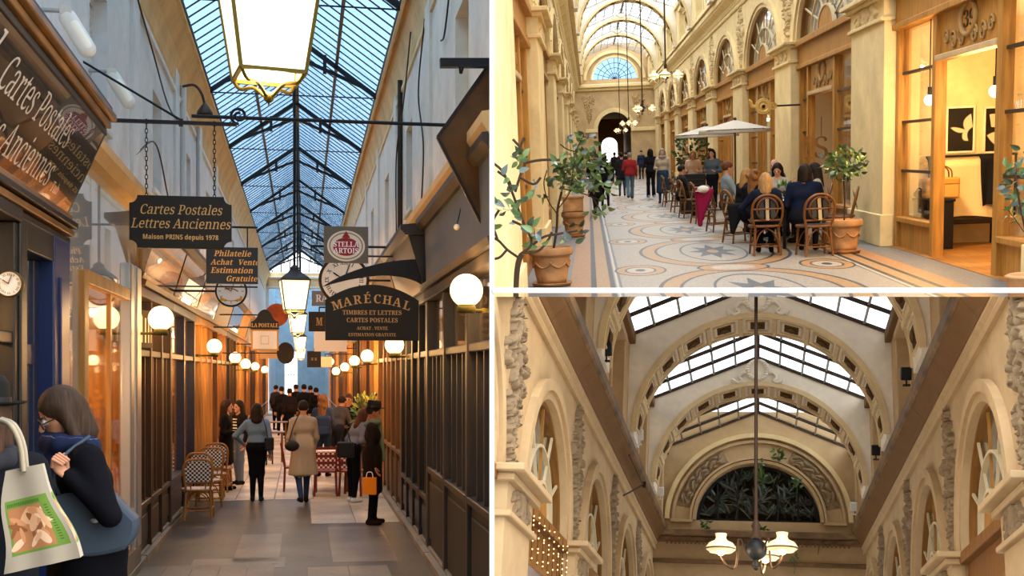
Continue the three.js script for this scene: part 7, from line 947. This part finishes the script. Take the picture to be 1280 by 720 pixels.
{ // arched black sign under its curved bracket
  const D = 14.6; const [t, X, Y, w, h] = boardSign('hanging_sign', 'black arched sign with gold capitals hung from the curved bracket', 407, 357, 523, 425, D, archTop, 1024, 600, (x, w, h) => { x.fillStyle = '#16130f'; x.fillRect(0, 0, w, h); x.fillStyle = '#c69a5e'; x.textAlign = 'center'; x.textBaseline = 'middle'; const s = 'MARÉCHAL'; [...s].forEach((c, k) => { const u = (k - 3.5) / 3.5; x.save(); x.translate(w / 2 + u * 385, 150 + u * u * 70); x.rotate(u * 0.3); x.font = 'bold 132px serif'; x.fillText(c, 0, 0); x.restore(); }); txt(x, 'TIMBRES ET LETTRES', 'bold 66px serif', w / 2, 300, 0.9); txt(x, 'CARTES POSTALES', 'bold 66px serif', w / 2, 382, 0.9); txt(x, 'ACHAT . VENTE', 'bold 48px serif', w / 2, 470, 0.9); txt(x, 'ESTIMATION GRATUITE', 'bold 48px serif', w / 2, 540, 0.9); });
  const q = (px, py) => { const p = g1.atD(px, py, D); return [p[0], p[1]]; }, br = thing(g1, 'iron_bracket', 'heavy curved black bracket above the arched sign', 'bracket', g1.atD(530, 360, D)), s = new THREE.Shape(); s.moveTo(...q(404, 358)); s.quadraticCurveTo(...q(455, 325), ...q(533, 324)); s.lineTo(...q(533, 362)); s.quadraticCurveTo(...q(520, 345), ...q(480, 344)); s.quadraticCurveTo(...q(440, 346), ...q(404, 358)); partG(br, 'arm', mv(ext(s, 0.04, 0.004), 0, 0, -D - 0.02), M.iron); const p0 = g1.atD(529, 290, D), p1 = g1.atD(529, 365, D); partG(br, 'wall_plate', bx(p1[0] - 0.03, p1[0] + 0.05, p1[1], p0[1], D - 0.05, D + 0.05), M.iron);
}
{ // square sign with oval beer label on double rods
  const D = 17; boardSign('hanging_sign', 'square pale sign with red oval label above the Roman clock', 405, 284, 460, 328, D, rectShape, 512, 420, (x, w, h) => { x.fillStyle = '#6e6656'; x.fillRect(0, 0, w, h); x.fillStyle = '#e8e0cc'; x.beginPath(); x.ellipse(256, 225, 220, 180, 0, 0, 7); x.fill(); x.strokeStyle = '#8e6f3a'; x.lineWidth = 12; x.beginPath(); x.ellipse(256, 225, 190, 152, 0, 0, 7); x.stroke(); x.fillStyle = '#9c1d22'; x.beginPath(); x.ellipse(256, 235, 150, 105, 0, 0, 7); x.fill(); x.beginPath(); x.moveTo(206, 130); x.lineTo(256, 50); x.lineTo(306, 130); x.fill(); x.fillStyle = '#fff'; x.textAlign = 'center'; x.textBaseline = 'middle'; txt(x, 'STELLA', 'bold 84px serif', 256, 205, 0.9); txt(x, 'ARTOIS', 'bold 84px serif', 256, 280, 0.9); }, mat('#6e6656', 0.6), (t, w, h) => { part(t, 'bracket_rod', [rod(v(-w * 0.8, h * 0.46, -0.05), v(1.35, h * 0.46, -0.05), 0.018), rod(v(-0.1, h * 0.2, -0.05), v(1.35, h * 0.2, -0.05), 0.014)], M.iron); part(t, 'scroll', tube(Array.from({ length: 20 }, (_, k) => { const a = k / 20 * 3 * PI, r = 0.12 * (1 - k / 26); return v(0.75 + r * Math.cos(a), h * 0.2 - 0.12 + r * Math.sin(a), -0.05); }), 0.012), M.iron); });
}
{ // ornate postal sign and the small boards beyond
  boardSign('hanging_sign', 'black and gold bell shaped sign over a white panel on the left', 314, 412, 348, 438, 25, rectShape, 128, 96, (x, w, h) => { x.fillStyle = '#b98d4a'; x.fillRect(0, 0, w, h); x.fillStyle = '#eae4d6'; x.fillRect(7, 7, w - 14, h - 14); x.strokeStyle = '#c9c2b2'; x.lineWidth = 4; x.strokeRect(46, 30, 36, 36); }, M.goldPaint, (t, w, h) => { const s = new THREE.Shape(); s.moveTo(-w * 0.52, h * 1.02); s.lineTo(w * 0.52, h * 1.02); s.lineTo(w * 0.5, h * 1.35); s.quadraticCurveTo(w * 0.3, h * 1.45, w * 0.24, h * 1.75); s.quadraticCurveTo(0, h * 2.15, -w * 0.24, h * 1.75); s.quadraticCurveTo(-w * 0.3, h * 1.45, -w * 0.5, h * 1.35); s.closePath(); part(t, 'crest', mv(ext(s, 0.03, 0.004), 0, 0, -0.03), M.signBlack); part(t, 'crest_lettering', mv(new THREE.PlaneGeometry(w, h * 0.36), 0, h * 1.2, 0.012), mat('#ffffff', 0.5, { map: canvasTex(256, 64, (x, W, H) => { x.fillStyle = '#15120e'; x.fillRect(0, 0, W, H); x.fillStyle = '#d9ae66'; x.textAlign = 'center'; x.textBaseline = 'middle'; txt(x, 'LA POSTALE', 'bold 46px serif', W / 2, H / 2, 0.86); }), side: THREE.FrontSide }), true); part(t, 'hanger', rod(v(XL - 0.02 - rectAt(314, 412, 348, 438, 25)[0], h * 1.1, 0), v(-w * 0.5, h * 1.1, 0), 0.015), M.iron); });
  const sm = (label, a, b, c, d, D, bg, fg, s, m, f = 'bold 60px serif') => boardSign('hanging_sign', label, a, b, c, d, D, rectShape, 256, 160, (x, w, h) => { x.fillStyle = bg; x.fillRect(0, 0, w, h); x.fillStyle = fg; x.textAlign = 'center'; x.textBaseline = 'middle'; x.font = f; x.fillText(s, w / 2, h / 2); }, m, (t, w, h) => { const x = (a + c) / 2 < 378 ? XL - 0.02 : XR + 0.02, cx = rectAt(a, b, c, d, D)[0]; part(t, 'hanger', [rod(v(0, h - 0.02, -0.01), v(0, h + 0.08, -0.01), 0.012), rod(v(0, h + 0.08, -0.01), v(x - cx, h + 0.08, -0.01), 0.014)], M.iron); });
  sm('grey sign with white capitals behind the arched sign', 390, 364, 414, 382, 20, '#7c7a78', '#ece8e0', 'RA', mat('#7c7a78', 0.6), 'bold 110px serif'); sm('brown sign with gold capital behind the arched sign', 386, 390, 412, 414, 21, '#2a211a', '#b9935a', 'M', M.darkWood, 'bold 90px serif');
  sm('plain white panel sign below the brown one', 393, 414, 433, 439, 24, '#d9d2c4', '#8a8578', '', M.paper); sm('small black sign with cream lines far on the right', 384, 439, 401, 459, 33, '#17140f', '#b9a06a', '= =', M.signBlack, 'bold 80px serif'); sm('small cream sign far on the right', 398, 446, 415, 459, 36, '#f3dcae', '#8a6a35', '', M.paper); sm('small beige sign far on the left', 325, 434, 350, 448, 33, '#a98d62', '#5d4728', '', M.gutterPale);
  const rd = thing(g1, 'hanging_sign', 'round rust red sign above the bell shaped one', 'sign', g1.atD(346, 408, 26)); const R = 14 * 26 / FL, dg = cyl(R, R, 0.04, 0, 0, 0, 28); dg.rotateX(PI / 2); part(rd, 'disc', mv(dg, 0, R, 0), mat('#a8501d', 0.6, { map: tStain })); part(rd, 'hanger', rod(v(0, R, -0.03), v(XL - 0.02 - g1.atD(346, 408, 26)[0], R, -0.03), 0.014), M.iron);
  const od = thing(g1, 'hanging_sign', 'dark oval sign behind the bell shaped one', 'sign', g1.atD(357, 455, 28)); const o2 = cyl(0.2, 0.2, 0.04, 0, 0, 0, 26); o2.rotateX(PI / 2); o2.scale(1, 1.25, 1); part(od, 'disc', mv(o2, 0, 0.25, 0), M.darkWood); part(od, 'hanger', rod(v(0, 0.25, -0.03), v(XL - 0.02 - g1.atD(357, 455, 28)[0], 0.25, -0.03), 0.014), M.iron);
}
// floodlights over the left name board, gooseneck lamp, small lamp on the slate board
for (const [px, py, D, w, lb] of [[97, 42, 10, 62, 'long white floodlight on an arm above the script board'], [151, 112, 12.4, 50, 'second white floodlight nearer to the iron bar']]) {
  const p = g1.atD(px, py, D), t = thing(g1, 'floodlight', lb, 'lamp', p, 0), L = w * D / FL / 2, ca = Math.cos(-1.0), sa = Math.sin(-1.0);
  const g = new THREE.CapsuleGeometry(L * 0.34, L * 1.35, 6, 14); g.scale(1, 1, 0.55); g.rotateZ(0.55); part(t, 'housing', g, mat('#d8d6ce', 0.5)); const e = new THREE.CapsuleGeometry(L * 0.22, L * 0.9, 5, 10); e.scale(1, 1, 0.6); e.rotateZ(0.55); part(t, 'lens', mv(e, L * 0.12, -L * 0.08, L * 0.08), mat('#efeada', 0.3)); part(t, 'knuckle', cb(0.09, 0.06, 0.06, -L * 0.42, L * 0.85, 0), mat('#c4c1b8', 0.5)); part(t, 'arm', rod(v(-L * 0.4, L * 0.85, 0), v(UL - p[0], L * 0.85, 0), 0.018), M.steel);
}
{ const D = 14.5, p = g1.atD(256, 140, D), t = thing(g1, 'gooseneck_lamp', 'dark gooseneck lamp above the end of the iron bar', 'lamp', p); const w0 = g1.atD(228, 108, D); part(t, 'neck', tube([v(w0[0] - p[0], w0[1] - p[1], 0), v(-0.12, 0.31, 0), v(-0.04, 0.22, 0), v(0, 0.08, 0)], 0.016), M.ironBrown); part(t, 'shade', lathe([[0.02, 0.1], [0.05, 0.06], [0.09, 0], [0.095, -0.03]], 16), M.ironBrown); }
{ const p = g1.atX(571, 284, XR - 0.1), t = thing(g1, 'pull_knob', 'small pale knob on a wire before the slate name board', 'knob', p); part(t, 'knob', sph(0.03, 0, 0, 0), M.cream); part(t, 'wire', tube([v(0, 0.02, 0), v(0.03, 0.12, -0.05), v(0.05, 0.2, -0.1)], 0.005), M.iron); }
{ // lamps, bracket and lights of the arcade under the glass roof
  for (const [px, py, X, lb] of [[757, 478, -1.98, 'small black floodlight on the left cornice'], [798, 577, -1.98, 'small grey floodlight further along the left cornice'], [825, 641, -1.98, 'small white floodlight at the far left end of the cornice'], [1133, 478, 1.98, 'small black floodlight on the right cornice'], [1095, 571, 1.98, 'small dark floodlight further along the right cornice'], [1067, 641, 1.98, 'small white floodlight at the far right end of the cornice']]) { const p = g3.atX(px, py, X), t = thing(g3, 'floodlight', lb, 'lamp', [X, 6.44, p[2]]); const m = lb.includes('white') || lb.includes('grey') ? mat('#d5d3cf', 0.5) : M.iron; part(t, 'housing', mv(rb(-0.07, 0.07, -0.09, 0.09, -0.05, 0.05, 0.015), 0, 0.16, 0, 0, 0.35), m); part(t, 'yoke', [rod(v(0, -0.02, 0), v(0, 0.09, 0), 0.012), cb(0.1, 0.015, 0.06, 0, -0.005, 0)], m); }
  const a = g3.atX(804, 606, -2.0), t = thing(g3, 'iron_bracket', 'thin forked iron bracket on the left cornice', 'bracket', a); part(t, 'prong', rod(v(0, 0, 0), v(-0.02, 0.0, 2.3), 0.014), M.ironBrown); part(t, 'prong', rod(v(0, 0, 0), v(-0.28, -0.32, 0.6), 0.014), M.ironBrown); part(t, 'plate', cb(0.06, 0.1, 0.1, 0.02, 0, 0), M.ironBrown);
  // fairy lights below the left lintel
  for (let s = 0; s < 9; s++) { const d = 11.7 + s * 0.33, t = thing(g3, 'fairy_lights', 'string of tiny warm fairy lights hanging below the left lintel', 'lights', [-2.26, 3.84, d], 0, 'fairy light strings under the left lintel'); part(t, 'wire', rod(v(0, 0, 0), v(0.0, -0.55, 0), 0.004), M.ironBrown); for (let k = 0; k < 7; k++) part(t, 'bulb', sph(0.009, 0.008, -0.06 - k * 0.075 + rr(-0.03, 0.03), 0, 6), glow('#ffb14a', 3)); }
}
// ---------- cut each gallery where the divider stands ----------
function clipGeometry(geo, n, c) {                                   // keep n.p >= c
  const g = geo.index ? geo.toNonIndexed() : geo, keys = Object.keys(g.attributes), size = keys.map((k) => g.attributes[k].itemSize), arr = keys.map((k) => g.attributes[k].array), out = keys.map(() => []), P = keys.indexOf('position');
  const N = g.attributes.position.count;
  for (let i = 0; i < N; i += 3) {
    let V = [0, 1, 2].map((j) => keys.map((k, a) => Array.from(arr[a].subarray((i + j) * size[a], (i + j + 1) * size[a]))));
    const ds = V.map((q) => n.x * q[P][0] + n.y * q[P][1] + n.z * q[P][2] - c);
    if (ds.every((x) => x < 0)) continue;
    if (ds.some((x) => x < 0)) {
      const R = []; for (let j = 0; j < 3; j++) { const k = (j + 1) % 3, a = ds[j], b = ds[k]; if (a >= 0) R.push(V[j]); if ((a >= 0) !== (b >= 0)) { const t = a / (a - b); R.push(V[j].map((q, m) => q.map((x, e) => x + (V[k][m][e] - x) * t))); } }
      V = R;
    }
    for (let j = 1; j + 1 < V.length; j++) for (const q of [V[0], V[j], V[j + 1]]) for (let a = 0; a < keys.length; a++) out[a].push(...q[a]);
  }
  const r = new THREE.BufferGeometry(); keys.forEach((k, a) => r.setAttribute(k, new THREE.Float32BufferAttribute(out[a], size[a]))); return r;
}
scene.updateMatrixWorld(true);
for (const [top, g] of made) {
  for (const n of g.bounds) {
    const c = n.dot(camP), meshes = []; top.traverse((o) => o.isMesh && meshes.push(o));
    for (const o of meshes) {
      if (!o.geometry.boundingBox) o.geometry.computeBoundingBox();
      const B = o.geometry.boundingBox, q = v(0, 0, 0); let lo = Infinity, hi = -Infinity;
      for (let k = 0; k < 8; k++) { q.set(k & 1 ? B.max.x : B.min.x, k & 2 ? B.max.y : B.min.y, k & 4 ? B.max.z : B.min.z).applyMatrix4(o.matrixWorld); const s = q.dot(n) - c; lo = Math.min(lo, s); hi = Math.max(hi, s); }
      if (lo >= 0) continue;
      if (hi > 0) { const inv = o.matrixWorld.clone().invert(), p0 = camP.clone().applyMatrix4(inv), ln = n.clone().transformDirection(o.matrixWorld.clone().transpose()); const nl = new V3().setFromMatrixColumn(o.matrixWorld, 0).dot(n); ln.set(nl, new V3().setFromMatrixColumn(o.matrixWorld, 1).dot(n), new V3().setFromMatrixColumn(o.matrixWorld, 2).dot(n)); const cg = clipGeometry(o.geometry, ln, ln.dot(p0)); if (cg.attributes.position.count) { o.geometry = cg; continue; } }
      const up = o.parent; for (const k of o.children.slice()) up.attach(k); up.remove(o);
    }
  }
  let any = false; top.traverse((o) => { if (o.isMesh) any = true; }); if (!any) scene.remove(top);
}
scene.traverse((o) => { if (o.isMesh) { o.castShadow = o.receiveShadow = true; } });
renderer.render(scene, camera);
